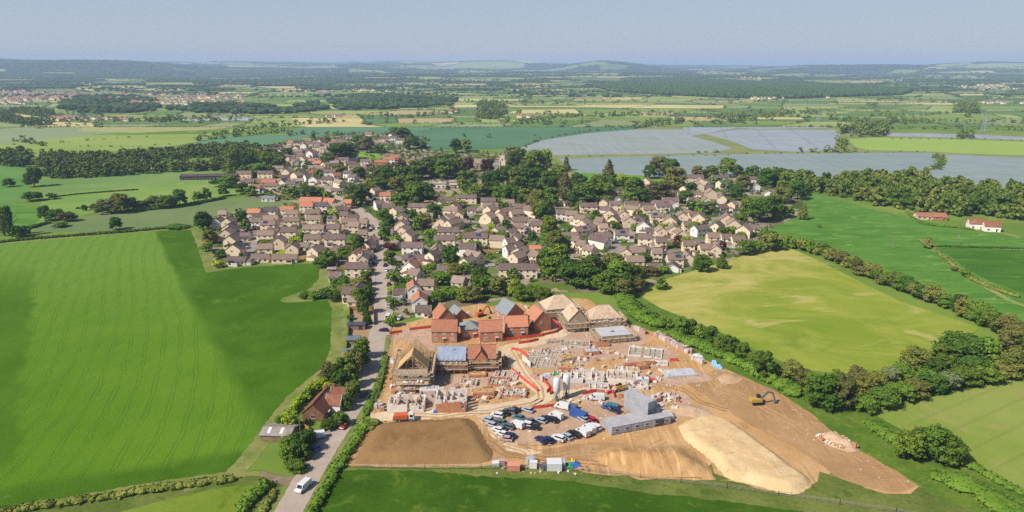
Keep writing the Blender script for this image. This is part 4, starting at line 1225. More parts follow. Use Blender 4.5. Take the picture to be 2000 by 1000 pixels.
tile(1250, 300, K, 'H:lane by the flower fields', '''
700 382 265 m 0; 800 440 130 e 80; 1050 385 205 b 0; 1430 405 280 b 0; 1510 500 100 b 88; 615 615 230 m 0; 930 595 140 e 88; 875 690 90 e 88; 1085 665 110 e 76; 780 500 120 e 85; 400 700 200 b 0; 700 700 140 b 0; 1225 755 130 e 50;
95 435 120 e 60; 1300 440 70 b 0 1; 920 420 100 b 0 1; 1700 560 110 b 70 1; 1320 560 90 m 0 1; 1020 760 110 b 0 1''')
tile(1000, 300, K, 'H:rows below the church trees', '''
80 625 210 e 55; 800 665 145 m 0; 1310 600 175 m 0; 1400 690 80 b 80; 1000 775 225 m 0; 1350 750 160 m 0; 1560 750 190 m 0; 1780 812 140 a 0; 100 790 160 a 0; 60 880 190 e 20; 640 870 120 b 0; 780 890 170 e -8; 900 950 160 a -30;
1290 880 150 e 70; 1530 970 150 e 88; 1470 880 110 e 80; 1150 980 120 e -30; 1900 740 140 m 0; 1210 720 110 e 70; 1650 900 80 m 0 1; 690 690 110 m 40 1; 450 700 110 m 0 1; 880 560 100 e 0 1''')
tile(400, 250, K, 'H:far end of the village', '''
1110 240 70 c 0; 1200 240 90 d 0; 1285 278 85 t 80; 1420 255 170 m 0; 800 335 105 t 80; 835 298 70 b 60; 970 305 55 m 88; 1080 310 80 e 0; 1180 310 70 m 88; 1060 365 110 d 0; 1200 360 120 e 10; 1370 385 120 t 75; 1300 350 110 m 0;
1020 425 120 m 0; 1090 470 110 e 80; 1160 480 120 m 0; 1270 470 110 e 80; 1300 520 80 b 80; 1390 490 90 t 0; 1465 520 90 r 0; 880 590 270 e 0; 1060 640 110 e 75; 500 660 190 a 0; 780 660 190 m 0; 560 740 160 m 0 1;
460 720 110 t 0 1; 830 780 180 r 0; 1010 790 120 m 80; 1110 800 110 b 0; 660 850 110 t 0; 860 830 170 a 0; 1330 710 110 b 40; 1410 740 110 b 80; 1600 640 190 b 0; 1590 740 140 m 0; 1870 660 150 b -20; 1920 710 120 b -20;
1720 860 160 m 0 1; 1650 480 120 t 0; 1800 470 140 m 0; 1920 440 120 b 0; 1450 300 100 m 0; 1540 320 90 e 0; 1660 250 110 b 0; 1780 220 120 m 0; 1880 160 100 b 0; 1960 180 70 t 0; 1970 285 90 b 80; 1690 300 70 b 80;
980 360 80 b 60; 920 330 70 m 60; 1130 440 80 b 0; 1240 420 90 m 0; 1560 540 80 e 60; 1700 690 110 t 30; 940 470 80 e 0; 1350 570 90 m 0; 1400 620 70 r 88; 1500 590 90 e 0; 700 590 80 a 0; 1180 690 120 e 60; 1250 660 110 m 60;1040 720 100 d 0;620 610 80 e 0''')
tile(700, 250, K, 'H:lane below the church', '''
80 495 100 b 0; 290 505 160 r 0; 400 470 150 t 0; 470 440 120 r 0; 130 620 130 b -10; 60 590 80 t 0; 340 655 100 r 0; 350 960 150 c 0; 200 900 110 e 60; 680 500 100 t 0; 450 170 90 b 0; 340 185 110 m 0; 540 205 110 b 0; 430 140 60 b 60;
130 120 80 t 0; 20 130 60 b 0; 30 250 70 b 80; 100 200 60 m 0''')
# infill: the rest of the close packed rows, along the estate roads
def footfree(x, y, rad):
    return all(math.hypot(f[0] - x, f[1] - y) > rad + max(f[3], f[4]) * 0.42 for f in FOOT)
def infill(n_max):
    r = random.Random(31)
    pts = []
    for s in SIDE_ROADS:
        L = smooth_line(GL(s), 5)
        for a, b in zip(L[:-1], L[1:]):
            d = math.dist(a, b)
            for t in range(max(1, int(d / 6))):
                f = t / max(1, int(d / 6))
                for side in (-1, 1):
                    for off in (13, 29):
                        pts.append((a[0] + (b[0] - a[0]) * f - side * (b[1] - a[1]) / d * off, a[1] + (b[1] - a[1]) * f + side * (b[0] - a[0]) / d * off, math.degrees(math.atan2(b[1] - a[1], b[0] - a[0]))))
    r.shuffle(pts)
    RPn = np.array([p for s in SIDE_ROADS for p in smooth_line(GL(s), 5)] + ROAD)
    keep = GL('425,430 480,410 560,405 600,400 640,398 470,350 510,335 500,300 560,284 690,262 760,262 780,300 700,345 700,390 760,410 830,400 960,392 1040,412 1180,408 1280,360 1480,352 1490,390 1440,410 1490,470 1400,500 1300,530 1240,500 1140,500 1080,450 1050,470 1050,530 900,560 800,590 770,580 740,520 700,520 640,500 560,500 430,515')
    n = 0
    for x, y, a in pts:
        if n >= n_max: break
        if not inside(x, y, keep) or (np.hypot(RPn[:, 0] - x, RPn[:, 1] - y) < 9.5).any() or not footfree(x, y, 5.5): continue
        u, v = PX(x, y, 0)
        if v < 262 or (1055 < u < 1120 and 420 < v < 560) or (860 < u < 1130 and v < 392) or (700 < u < 830 and 255 < v < 395 and r.random() < .6): continue
        a = a % 180
        if 25 < a < 155 and r.random() < .5: a = (a + 90) % 180
        z = 'H:estate left of main road' if u < 730 and v > 395 else 'H:far end of the village' if v < 395 and u < 860 else 'H:estate right of main road' if u < 1010 else 'H:estate beside the dry pasture' if u > 1245 and v > 410 else 'H:rows below the church trees' if v < 440 and u < 1250 else 'H:estate in mid village' if v > 410 else 'H:lane by the flower fields'
        st = r.choice('aaemmeb' if v > 330 else 'amebtm')
        # foot of the front wall from the centre
        sa, ca = abs(math.sin(R(a))), abs(math.cos(R(a)))
        L = r.uniform(8, 11)
        uu, vv = PX(x, y - (L * sa + 7.6 * ca) / 2, 0)
        house(uu, vv, (L * ca + 7.6 * sa) * S(vv) if ca > .6 else 7.6 * S(vv), st, a + r.uniform(-4, 4), r.choice([2, 2, 2, 1]), z)
        n += 1
    print('infill houses', n)
print('houses listed', sum(len(v) for k, v in ZONES.items() if k.startswith('H:')))
infill(62)
print('houses', sum(len(v) for k, v in ZONES.items() if k.startswith('H:')))
# label every house by its look, its row and its place in the row
def label_zones():
    for zone, L in ZONES.items():
        if not L: continue
        kind, zn = zone.split(':', 1) if ':' in zone else ('', zone)
        L.sort(key=lambda e: -e[1])
        rows, cur, v0 = [], [], None
        gap = {'H': 9, 'T': 12, 'L': 1e9, 'C': 10, 'F': 6, 'S': 8}.get(kind, 1e9)
        for e in L:
            if v0 is None or v0 - e[1] > gap: cur = []; rows.append(cur); v0 = e[1]
            cur.append(e)
        for ri, row in enumerate(rows):
            row.sort(key=lambda e: e[0])
            n = len(row)
            for i, e in enumerate(row):
                lb = e[3]
                if n > 1: lb += ', %s from left' % nth(i + 1)
                if len(rows) > 1: lb += ', %s row' % nth(ri + 1)
                lb += ', ' + zn
                e[2]['label'] = lb
                e[2]['group'] = GROUPS.get(zone, zn)
GROUPS = {}
for z in list(ZONES): 
    if z.startswith('H:'): GROUPS[z] = 'houses of the ' + z[2:]
# ================================================================= OTHER BUILDINGS
def box_building(name, u, v, L, D, H, rise, wall, roof, ang, label, cat, hip=0, chim=0, win=1, storeys=1, **kw):
    x, y = G(u, v)
    a = R(ang)
    y += (L * abs(math.sin(a)) + D * abs(math.cos(a))) / 2
    t = house_core(x, y, a, L, D, H, rise, wall, roof, hip, chim, win, name, cat, storeys=storeys, **kw)
    return tag(t, label, cat)
# church: nave, chancel, tower with battlements
def church():
    x, y = G(943, 330)
    t = empty('church', (x, y, 0.1), 0.0, 'grey stone church with square west tower among the dark trees', 'church')
    link('nave_wall', wall_mesh(17, 9, 7, 4.5, MW['stone']), t)
    link('nave_roof', roof_mesh(17, 9, 7, 4.5, MRF['pink']), t)
    link('chancel_wall', wall_mesh(9, 7, 4.5, 3, MW['stone']), t, (13, 0, 0))
    link('chancel_roof', roof_mesh(9, 7, 4.5, 3, MRF['newslate']), t, (13, 0, 0))
    b = MB()
    b.box(-2.7, 2.7, -2.7, 2.7, 0, 15)
    for k in range(5):
        for sx, sy in ((1, 0), (0, 1), (-1, 0), (0, -1)):
            q = -2.4 + 1.2 * k
            c = (sx * 2.55, q) if sx else (q, sy * 2.55)
            b.box(c[0] - 0.3, c[0] + 0.3, c[1] - 0.3, c[1] + 0.3, 15, 15.9)
    for sx in (-1, 1):
        for sy in (-1, 1): b.box(sx * 2.9 - 0.45, sx * 2.9 + 0.45, sy * 2.9 - 0.45, sy * 2.9 + 0.45, 0, 11)
    tx, ty = G(981, 332)
    tw = link('tower', b.mesh('tower', MW['cream']), t, (tx - x, ty - y, 0))
    m = MB(); m.box(-0.6, 0.6, -0.12, 0.05, 0, 2.2); me = m.mesh('belfry_opening', M_GLASS)
    for a in range(4): link('belfry_opening', me, tw, (2.71 * math.sin(a * math.pi / 2), -2.71 * math.cos(a * math.pi / 2), 10.6), a * math.pi / 2)
    wm = MB(); wm.box(-0.5, 0.5, -0.08, 0.05, 0, 2.6); wmm = wm.mesh('church_window', M_GLASS)
    for k in range(4): link('window', wmm, t, (-6 + 4 * k, -4.51, 2.2))
    FOOT.append((x + 5, y, 14, 26, 9, 0))
church()
def flat_block(u, v, L, D, H, label, ang=0, wall='pale', name='school_block', cat='school', roofc=None):
    x, y = G(u, v)
    t = empty(name, (x, y + D / 2, 0.1), R(ang), label, cat)
    b = MB(); b.box(-L / 2, L / 2, -D / 2, D / 2, 0, H); link('wall', b.mesh('wall', MW[wall]), t)
    b = MB(); b.box(-L / 2 - 0.4, L / 2 + 0.4, -D / 2 - 0.4, D / 2 + 0.4, H, H + 0.35); rf = link('roof', b.mesh('roof', roofc or M_CONC), t)
    b = MB(); b.box(-1.2, 1.2, -1, 1, 0, 0.9); link('rooflight', b.mesh('rooflight', M_FRAME), rf, (L / 4, 0, H + 0.35))
    wm = cached('winl', lambda: window_mesh(2.4, 1.4, 2))
    n = max(2, int(L / 4))
    for k in range(n): link('window', wm, t, (-L / 2 + L * (k + .5) / n, -D / 2 - 0.01, 1.0))
    FOOT.append((x, y + D / 2, L / 2, L, D, 0))
    return t
flat_block(848, 368, 22, 12, 4.2, 'long flat roofed school block, left of the two in the trees')
flat_block(898, 366, 20, 11, 5.0, 'flat roofed school block with brick bays, right of the two')
# dark barn by the lane, long orange roofed barn, glasshouses, cottages right
M_DARKM = plain('black_barn_cladding', (66, 56, 58), (84, 70, 68), 0.4)
MW['dark'] = M_DARKM; MRF['dark'] = plain('dark_sheet_roof', (88, 72, 76), (104, 86, 86), 0.3)
box_building('barn', 404, 352, 56, 9, 3.6, 1.6, 'dark', 'dark', 6, 'long low dark barn at the edge of the village pasture', 'barn', win=0, door=False, gablewin=False)
box_building('barn', 606, 403, 18, 9, 3.5, 3.2, 'tan', 'orange', -2, 'long barn with bright orange tiled roof, left of the pair', 'barn', win=1)
box_building('barn', 642, 404, 10, 8, 3.2, 3.0, 'tan', 'orange', -22, 'short barn with bright orange tiled roof, right of the pair', 'barn', win=1)
box_building('pavilion', 523, 394, 11, 6, 2.8, 1.2, 'white', 'newslate', 3, 'white sports pavilion with pale green grey roof by the playing field', 'pavilion', win=1)
box_building('cottage', 1912, 449, 10, 6.5, 4.0, 3.0, 'white', 'rust', -14, 'white cottage with rusty brown roof, left of the pair', 'cottage', chim=2, win=1, storeys=2)
box_building('cottage', 1943, 454, 10, 6.5, 3.8, 2.9, 'white', 'rust', -16, 'white cottage with rusty brown roof, right of the pair', 'cottage', chim=2, win=1, storeys=2)
box_building('bungalow', 1812, 430, 14, 7, 2.6, 2.2, 'tan', 'terra', -6, 'long red roofed bungalow below the right hand wood', 'bungalow', chim=1, win=1)
box_building('bungalow', 1838, 431, 10, 7, 2.6, 2.4, 'brick', 'terra', -8, 'brick bungalow adjoining the long red roofed one', 'bungalow', chim=1, win=1)
def glasshouse(u, v, L, D, label):
    x, y = G(u, v)
    t = empty('glasshouse', (x, y, 0.2), 0, label, 'glasshouse')
    m = plain('whitewashed_glass', (236, 238, 226), (214, 222, 214), 0.2, rough=0.3)
    n = int(D / 8) + 1
    b = MB()
    for k in range(max(1, int(L / 8))):
        x0 = -L / 2 + 8 * k
        b.add([(x0, 0, 0), (x0 + 7.8, 0, 0), (x0 + 7.8, 0, 3), (x0 + 3.9, 0, 5), (x0, 0, 3), (x0, D, 0), (x0 + 7.8, D, 0), (x0 + 7.8, D, 3), (x0 + 3.9, D, 5), (x0, D, 3)],
              [(0, 1, 2, 3, 4), (9, 8, 7, 6, 5), (4, 3, 8, 9), (3, 2, 7, 8), (1, 6, 7, 2), (5, 0, 4, 9)])
    link('glazing', b.mesh('glazing', m), t)
    b = MB(); b.box(-L / 2 - 0.3, L / 2 + 0.3, -0.3, 0, 0, 1.0); link('plinth', b.mesh('plinth', M_CONC), t)
glasshouse(440, 236, 110, 30, 'largest white glasshouse beyond the yellow green fields')
glasshouse(372, 238, 55, 20, 'smaller white glasshouse left of the largest one')
# cottage, shed by the road, lower left
def wing(t, dx, dy, rz, L, D, H, rise, wall, roof, pref, chim=0, trim=False):
    w = link(pref + '_wall', wall_mesh(L, D, H, rise, MW[wall]), t, (dx, dy, 0), rz)
    r = link(pref + '_roof', roof_mesh(L, D, H, rise, MRF[roof], trim=trim), t, (dx, dy, 0.0), rz)
    if chim: link('chimney', cached('chim', chimney_mesh), r, (L / 2 - 0.6, 0, H + rise + 0.1))
    return w
MW['timberw'] = wall_mat('brown_boarded_wall', (150, 112, 84), (128, 94, 70), 0.3, kk=.7)
def cottage():
    x1, y1 = G(605, 832); x2, y2 = G(645, 783)
    a = math.atan2(y2 - y1, x2 - x1)
    t = empty('cottage', ((x1 + x2) / 2, (y1 + y2) / 2 + 1.0, 0.12), a, 'roadside cottage with rusty tiled roofs and white gables, inside clipped hedges', 'cottage')
    wing(t, 0, 0, 0, 13, 7.4, 2.6, 3.2, 'timberw', 'rust', 'main', 1)
    wing(t, 1.8, -4.4, math.pi / 2, 5, 5, 3.2, 2.6, 'white', 'rust', 'front', 0, True)
    wing(t, 6.5, -4.2, math.pi / 2, 5, 4.6, 3.6, 2.4, 'white', 'rust', 'side', 1, True)
    wm = cached('win', lambda: window_mesh(1.5, 1.15))
    for dx, dy, r in ((-4.6, -3.72, 0), (-2, -3.72, 0), (1.8, -6.92, 0), (6.52, 1.2, math.pi / 2), (-6.52, 0, -math.pi / 2)): link('window', wm, t, (dx, dy, 1.0), r)
    link('door', cached('door', door_mesh), t, (-3.3, -3.72, 0))
    FOOT.append((t.location.x, t.location.y, 9, 14, 8, a))
cottage()
def shed(u, v, L, D, H, rise, ang, label, wallm, roofm, name='shed', sky=2):
    x, y = G(u, v)
    t = empty(name, (x, y + D / 2, 0.12), R(ang), label, 'shed')
    link('wall', wall_mesh(L, D, H, rise, wallm), t)
    r = link('roof', roof_mesh(L, D, H, rise, roofm), t)
    n = math.hypot(rise, D / 2)
    for k in range(sky):
        b = MB(); b.add([(-0.5, -D / 2 * 0.85, 0), (0.5, -D / 2 * 0.85, 0), (0.5, -0.4, rise * 0.82), (-0.5, -0.4, rise * 0.82)], [(0, 1, 2, 3)])
        link('rooflight', b.mesh('rooflight', M_FRAME), r, (-L / 4 + k * L / 2.4, 0, H + rise * 0.16 + 0.19))
    b = MB(); b.box(-0.9, 0.9, -0.04, 0.04, 0, 2.0); link('door', b.mesh('door', M_DOOR), t, (L / 4, -D / 2 - 0.03, 0))
    FOOT.append((x, y + D / 2, L / 2, L, D, 0))
    return t
M_CORR = plain('weathered_corrugated_sheet', (176, 166, 160), (150, 138, 134), 0.5)
M_WOODP = plain('weathered_planks', (170, 142, 110), (146, 118, 88), 0.8)
M_BLUER = plain('blue_grey_felt', (118, 134, 142), (100, 114, 124), 0.6)
shed(540, 864, 9.5, 6.5, 2.3, 1.0, -4, 'grey corrugated shed beside the cottage drive', M_WOODP, M_CORR)
shed(690, 674, 5.5, 4, 2.2, 0.9, 2, 'blue grey roofed shed halfway up the roadside plots', M_WOODP, M_BLUER, sky=0)
shed(681, 702, 5, 5.5, 2.2, 0.8, 40, 'small teal roofed shed beside the tall roadside trees', M_WOODP, plain('teal_sheet', (136, 160, 160), (118, 142, 146), 0.5), sky=0)
shed(696, 645, 7.5, 3.4, 2.4, 0.5, 0, 'dark blue roofed workshop in the fenced plot', M_WOODP, plain('dark_blue_sheet', (82, 88, 112), (70, 76, 100), 0.5), sky=0)
shed(648, 533, 5, 3, 2.1, 0.6, 0, 'pale grey shed behind the left hand roadside houses', M_WOODP, M_CORR, sky=0)
shed(906, 553, 6, 4.5, 2.3, 1.0, 10, 'grey roofed garage behind the site trees', MW['cream'], M_CORR, sky=0)
# fenced plots left of the road
def panel_fence(name, pts, h, mat, label, cat='fence', post=2.4, thick=0.06, group=None, z=0.1, rail=False):
    t = empty(name, (pts[0][0], pts[0][1], z), 0, label, cat, group)
    ox, oy = pts[0]
    b, p = MB(), MB()
    for a, c in zip(pts[:-1], pts[1:]):
        L = math.dist(a, c)
        if rail:
            for zz in (0.35, 0.75, 1.15): b.bar((a[0] - ox, a[1] - oy, zz * h / 1.2), (c[0] - ox, c[1] - oy, zz * h / 1.2), thick)
        else:
            b.bar((a[0] - ox, a[1] - oy, h / 2), (c[0] - ox, c[1] - oy, h / 2), thick, h)
        n = max(1, int(L / post))
        for k in range(n + 1):
            x, y = a[0] + (c[0] - a[0]) * k / n - ox, a[1] + (c[1] - a[1]) * k / n - oy
            p.box(x - 0.06, x + 0.06, y - 0.06, y + 0.06, 0, h + 0.12)
    link('rails' if rail else 'panels', b.mesh('panels', mat), t)
    link('posts', p.mesh('posts', mat), t)
    return t
M_FENCE = plain('fence_boards', (196, 150, 96), (170, 126, 80), 0.8)
M_FENCED = plain('old_fence_boards', (134, 112, 88), (112, 92, 72), 0.8)
panel_fence('garden_fence', GL('683,637 683,606 730,606 731,636'), 1.9, M_FENCE, 'orange brown board fence round the upper roadside plot')
panel_fence('garden_fence', GL('676,694 680,660 683,640'), 1.8, M_FENCED, 'dark board fence between the roadside plots and the crop')
panel_fence('garden_fence', GL('600,824 592,836 604,842'), 1.6, M_FENCE, 'short fence beside the cottage drive')
M_YARD = road_mat('yard_earth', (190, 158, 118), (164, 134, 106), 0.5)
sheet('yard', GL('683,640 684,607 730,607 732,640 728,690 716,700 690,698 678,690'), 0.17, M_YARD)
# poles, pylons, goal
M_POLE = plain('grey_pole', (150, 140, 126), rough=0.6)
M_STEEL = plain('galvanised_steel', (190, 196, 196), (170, 176, 178), 1.0, rough=0.5)
def pole(u, v, h, label, xf=False):
    x, y = G(u, v)
    t = empty('power_pole', (x, y, 0), 0.5, label, 'power pole', 'wooden power poles across the fields')
    b = MB(); b.tube([(0, 0.16), (h, 0.1)], 8); link('pole', b.mesh('pole', M_POLE), t)
    b = MB(); b.box(-1.1, 1.1, -0.06, 0.06, h - 0.6, h - 0.45)
    for s in (-1, 0, 1): b.tube([(h - 0.45, 0.05), (h - 0.2, 0.05)], 6, (s, 0))
    link('crossarm', b.mesh('crossarm', M_POLE), t)
    if xf:
        b = MB(); b.box(-0.5, 0.5, -0.6, -0.15, h - 3, h - 1.8); link('transformer', b.mesh('transformer', M_STEEL), t)
pole(1744, 486, 9.5, 'bare wooden pole alone in the middle of the green field')
pole(1634, 398, 9, 'wooden pole in the green field nearest the wood edge')
pole(1786, 436, 9, 'wooden pole just left of the red roofed bungalow')
pole(1870, 478, 8, 'transformer pole in the green field below the white cottages', True)
pole(690, 740, 8.5, 'pole among the trees left of the road bend')
pole(588, 860, 8, 'thin pole beside the cottage drive')
def pylon(u, v, h, label):
    x, y = G(u, v)
    t = empty('pylon', (x, y, 0), 0.3, label, 'pylon', 'pylons beyond the flower fields')
    b = MB()
    w0, w1 = 4.2, 0.9
    for sx in (-1, 1):
        for sy in (-1, 1): b.bar((sx * w0, sy * w0, 0), (sx * w1, sy * w1, h * 0.62), 0.45); b.bar((sx * w1, sy * w1, h * .62), (0, 0, h), 0.35)
    for k in range(7):
        f0, f1 = k / 7, (k + 1) / 7
        a0, a1 = w0 + (w1 - w0) * f0, w0 + (w1 - w0) * f1
        for s in (-1, 1):
            b.bar((-a0, s * a0, f0 * h * .62), (a1, s * a1, f1 * h * .62), 0.25); b.bar((s * a0, a0, f0 * h * .62), (s * a1, -a1, f1 * h * .62), 0.25)
    link('lattice', b.mesh('lattice', M_STEEL), t)
    for z, w in ((0.64, 6.5), (0.77, 5.2), (0.9, 4)):
        b = MB(); b.bar((-w, 0, z * h), (w, 0, z * h), 0.35); b.bar((-w, 0, z * h), (0, 0, z * h + 1.6), 0.25); b.bar((w, 0, z * h), (0, 0, z * h + 1.6), 0.25)
        link('crossarm', b.mesh('crossarm', M_STEEL), t)
pylon(1921, 258, 38, 'tall steel pylon right of the big round tree')
pylon(1599, 238, 24, 'distant small pylon above the flower fields')
def goal(u, v):
    x, y = G(u, v)
    t = empty('football_goal', (x, y, 0.05), 0.1, 'white football goal on the playing field below the trees', 'goal')
    b = MB()
    for s in (-3.66, 3.66): b.bar((s, 0, 0), (s, 0, 2.44), 0.14)
    link('posts', b.mesh('posts', M_FRAME), t)
    b = MB(); b.bar((-3.66, 0, 2.44), (3.66, 0, 2.44), 0.14); link('crossbar', b.mesh('crossbar', M_FRAME), t)
goal(205, 423)
# distant towns: too many and too small to part
def far_town():
    r = random.Random(3)
    b = MB()
    areas = [((0, 178, 60, 205), 60), ((20, 182, 220, 196), 130), ((95, 183, 210, 190), 60), ((230, 184, 480, 205), 170), ((100, 232, 260, 238), 34), ((1865, 162, 2000, 176), 70), ((1430, 152, 1490, 158), 26), ((1450, 190, 1560, 194), 16),
             ((500, 174, 760, 180), 26), ((830, 150, 850, 160), 12), ((1920, 200, 2000, 204), 10), ((1600, 188, 1622, 193), 6), ((620, 178, 640, 184), 8), ((640, 226, 660, 230), 5), ((880, 216, 900, 222), 6), ((1012, 228, 1040, 233), 8)]
    for (u0, v0, u1, v1), n in areas:
        for k in range(n):
            u, v = r.uniform(u0, u1), r.uniform(v0, v1)
            x, y = G(u, v, 0)
            for _ in range(3):
                z = float(TH(x, y)); x, y = G(u, v, z)
            if y > 9000: continue
            z = float(TH(x, y))
            L, D, H = r.uniform(8, 14), r.uniform(7, 9), r.uniform(4.5, 5.5)
            a = r.choice([0, 0, 0.4, 1.57])
            b.m = r.choice([0, 0, 1, 2])
            b.box(x - L / 2, x + L / 2, y - D / 2, y + D / 2, z - 1, z + H, a, (x, y))
            b.m = r.choice([3, 3, 3, 4])
            ca, sa = math.cos(a), math.sin(a)
            def P(px, py, pz): return (x + px * ca - py * sa, y + px * sa + py * ca, pz)
            e = 0.4
            b.add([P(-L / 2 - e, -D / 2 - e, z + H), P(L / 2 + e, -D / 2 - e, z + H), P(L / 2 + e, D / 2 + e, z + H), P(-L / 2 - e, D / 2 + e, z + H), P(-L / 2 - e, 0, z + H + 3), P(L / 2 + e, 0, z + H + 3)],
                  [(0, 1, 5, 4), (2, 3, 4, 5), (1, 2, 5), (3, 0, 4)])
    o = link('distant_town', b.mesh('distant_town', [MW['white'], MW['pale'], MW['tan'], MRF['brown'], MRF['terra']])); o['kind'] = 'stuff'
far_town()
# ================================================================= VEHICLES
PAINT = {'white': (240, 240, 240), 'silver': (190, 194, 200), 'grey': (110, 112, 120), 'black': (40, 40, 48), 'navy': (44, 52, 96), 'blue': (60, 100, 170), 'red': (196, 40, 50), 'maroon': (120, 40, 56), 'teal': (80, 130, 136), 'green': (90, 140, 90), 'pink': (214, 176, 176), 'orange': (226, 110, 50), 'yellow': (208, 168, 72)}
PM = {k: plain('paint_' + k, c, rough=0.3, spec=0.5) for k, c in PAINT.items()}
M_TYRE = plain('tyre', (34, 34, 36), rough=0.8)
M_RIM = plain('wheel_rim', (170, 172, 176), rough=0.4)
M_CGLASS = plain('car_glass', (30, 36, 44), rough=0.1, spec=0.7)
M_LAMP = plain('head_lamp_lens', (220, 224, 226), rough=0.2)
M_RLAMP = plain('rear_lamp_lens', (170, 30, 30), rough=0.3)
def prism(b, prof, w, taper=1.0, zt=None):
    """side profile (x, z) extruded across y; upper points narrowed by taper"""
    zmin, zmax = min(p[1] for p in prof), max(p[1] for p in prof)
    vs = []
    for s in (-1, 1):
        for x, z in prof:
            f = 1 - (1 - taper) * (z - zmin) / (zmax - zmin)
            vs.append((x, s * w / 2 * f, z))
    n = len(prof)
    fs = [tuple(range(n)), tuple(range(n, 2 * n))[::-1]]
    for k in range(n): fs.append((k, k + n, (k + 1) % n + n, (k + 1) % n))
    b.add(vs, fs)
def wheel_mesh(r=0.33, w=0.22):
    b = MB(); b.tube([(-w / 2, r * 0.92), (-w / 2 + 0.03, r), (w / 2 - 0.03, r), (w / 2, r * 0.92)], 14, axis='y')
    b.m = 1; b.tube([(-w / 2 - 0.01, r * 0.6), (w / 2 + 0.01, r * 0.6)], 10, axis='y')
    return b.mesh('wheel', [M_TYRE, M_RIM])
CARGEO = {
    'car': dict(L=4.3, w=1.78, body=[(-2.15, .3), (2.1, .3), (2.15, .62), (2.02, .78), (1.05, .92), (-1.9, .95), (-2.12, .82)], gl=[(1.05, .9), (.45, 1.38), (-1.25, 1.4), (-1.95, .93)], rf=[(.5, 1.36), (.42, 1.44), (-1.2, 1.46), (-1.3, 1.38)], wx=1.32, r=.32),
    'suv': dict(L=4.6, w=1.9, body=[(-2.25, .38), (2.2, .38), (2.28, .8), (2.1, 1.0), (1.15, 1.08), (-2.15, 1.1), (-2.27, .95)], gl=[(1.15, 1.05), (.6, 1.6), (-1.85, 1.62), (-2.15, 1.08)], rf=[(.65, 1.58), (.5, 1.7), (-1.8, 1.72), (-1.92, 1.6)], wx=1.4, r=.37),
    'van': dict(L=5.2, w=2.0, body=[(-2.6, .35), (2.5, .35), (2.6, .85), (2.35, 1.12), (1.75, 1.22), (1.2, 2.05), (.9, 2.15), (-2.5, 2.15), (-2.6, 1.9)], gl=None, rf=None, wx=1.65, r=.35),
    'pickup': dict(L=5.1, w=1.85, body=[(-2.55, .45), (2.5, .45), (2.55, .9), (1.2, 1.05), (-2.5, 1.05)], gl=[(1.2, 1.0), (.75, 1.6), (-.55, 1.62), (-.75, 1.03)], rf=[(.8, 1.58), (.7, 1.7), (-.5, 1.72), (-.6, 1.6)], wx=1.6, r=.38)}
def car_meshes(kind, col):
    g = CARGEO[kind]
    def mk():
        b = MB(); prism(b, g['body'], g['w'], 0.94)
        if g['rf']: prism(b, g['rf'], g['w'] * .8, 0.95)
        if kind == 'pickup':
            b.m = 1; b.box(-2.4, -.85, -.75, .75, 1.052, 1.07)
        body = b.mesh('body', [PM[col], M_TYRE])
        b = MB()
        if g['gl']: prism(b, g['gl'], g['w'] * .93, 0.84)
        else:
            b.add([(1.765, -.82, 1.25), (1.765, .82, 1.25), (1.225, .76, 2.02), (1.225, -.76, 2.02)], [(0, 1, 2, 3)])
            for s in (-1, 1):
                y = s * 1.005 * g['w'] / 2 * .975
                b.add([(1.5, y, 1.25), (.65, y, 1.25), (.65, y * .985, 1.85), (1.15, y * .985, 1.85)], [(0, 1, 2, 3) if s < 0 else (3, 2, 1, 0)])
        glass = b.mesh('windows', M_CGLASS)
        return body, glass
    return cached(('car', kind, col), mk)
def lampm(front):
    def mk():
        b = MB(); b.box(-0.04, 0.04, -0.2, 0.2, -0.08, 0.08); return b.mesh('lamp', M_LAMP if front else M_RLAMP)
    return cached(('lamp', front), mk)
VEH = {'car': ('parked_car', 'car'), 'suv': ('parked_car', 'car'), 'van': ('van', 'van'), 'pickup': ('pickup_truck', 'pickup')}
def vehicle(u, v, kind, col, ang, zone, z=0.22, scale=1.0, lamps=True):
    x, y = G(u, v, z)
    y += 0.7
    nm, cat = VEH[kind]
    t = empty(nm, (x, y, z), R(ang), cat=cat)
    if scale != 1: t.scale = (scale,) * 3
    body, glass = car_meshes(kind, col)
    g = CARGEO[kind]
    link('body', body, t); link('windows', glass, t)
    wm = cached(('wheel', g['r']), lambda: wheel_mesh(g['r']))
    for sx in (-1, 1):
        for sy in (-1, 1): link('wheel', wm, t, (sx * g['wx'], sy * (g['w'] / 2 - .1), g['r']))
    if lamps:
        for sy in (-1, 1):
            link('headlight', lampm(True), t, (g['L'] / 2 - 0.02, sy * (g['w'] / 2 - .35), .72 if kind != 'van' else .85))
            link('tail_light', lampm(False), t, (-g['L'] / 2 + 0.02, sy * (g['w'] / 2 - .3), .75 if kind != 'van' else 1.0))
    kn = {'car': 'car', 'suv': 'tall estate car', 'van': 'van', 'pickup': 'pickup'}[kind]
    ZONES.setdefault(zone, []).append((u, v, t, '%s %s' % ({'navy': 'dark navy', 'pink': 'pale pinkish'}.get(col, col), kn)))
    return t
P = 'C:parked in the site car park'
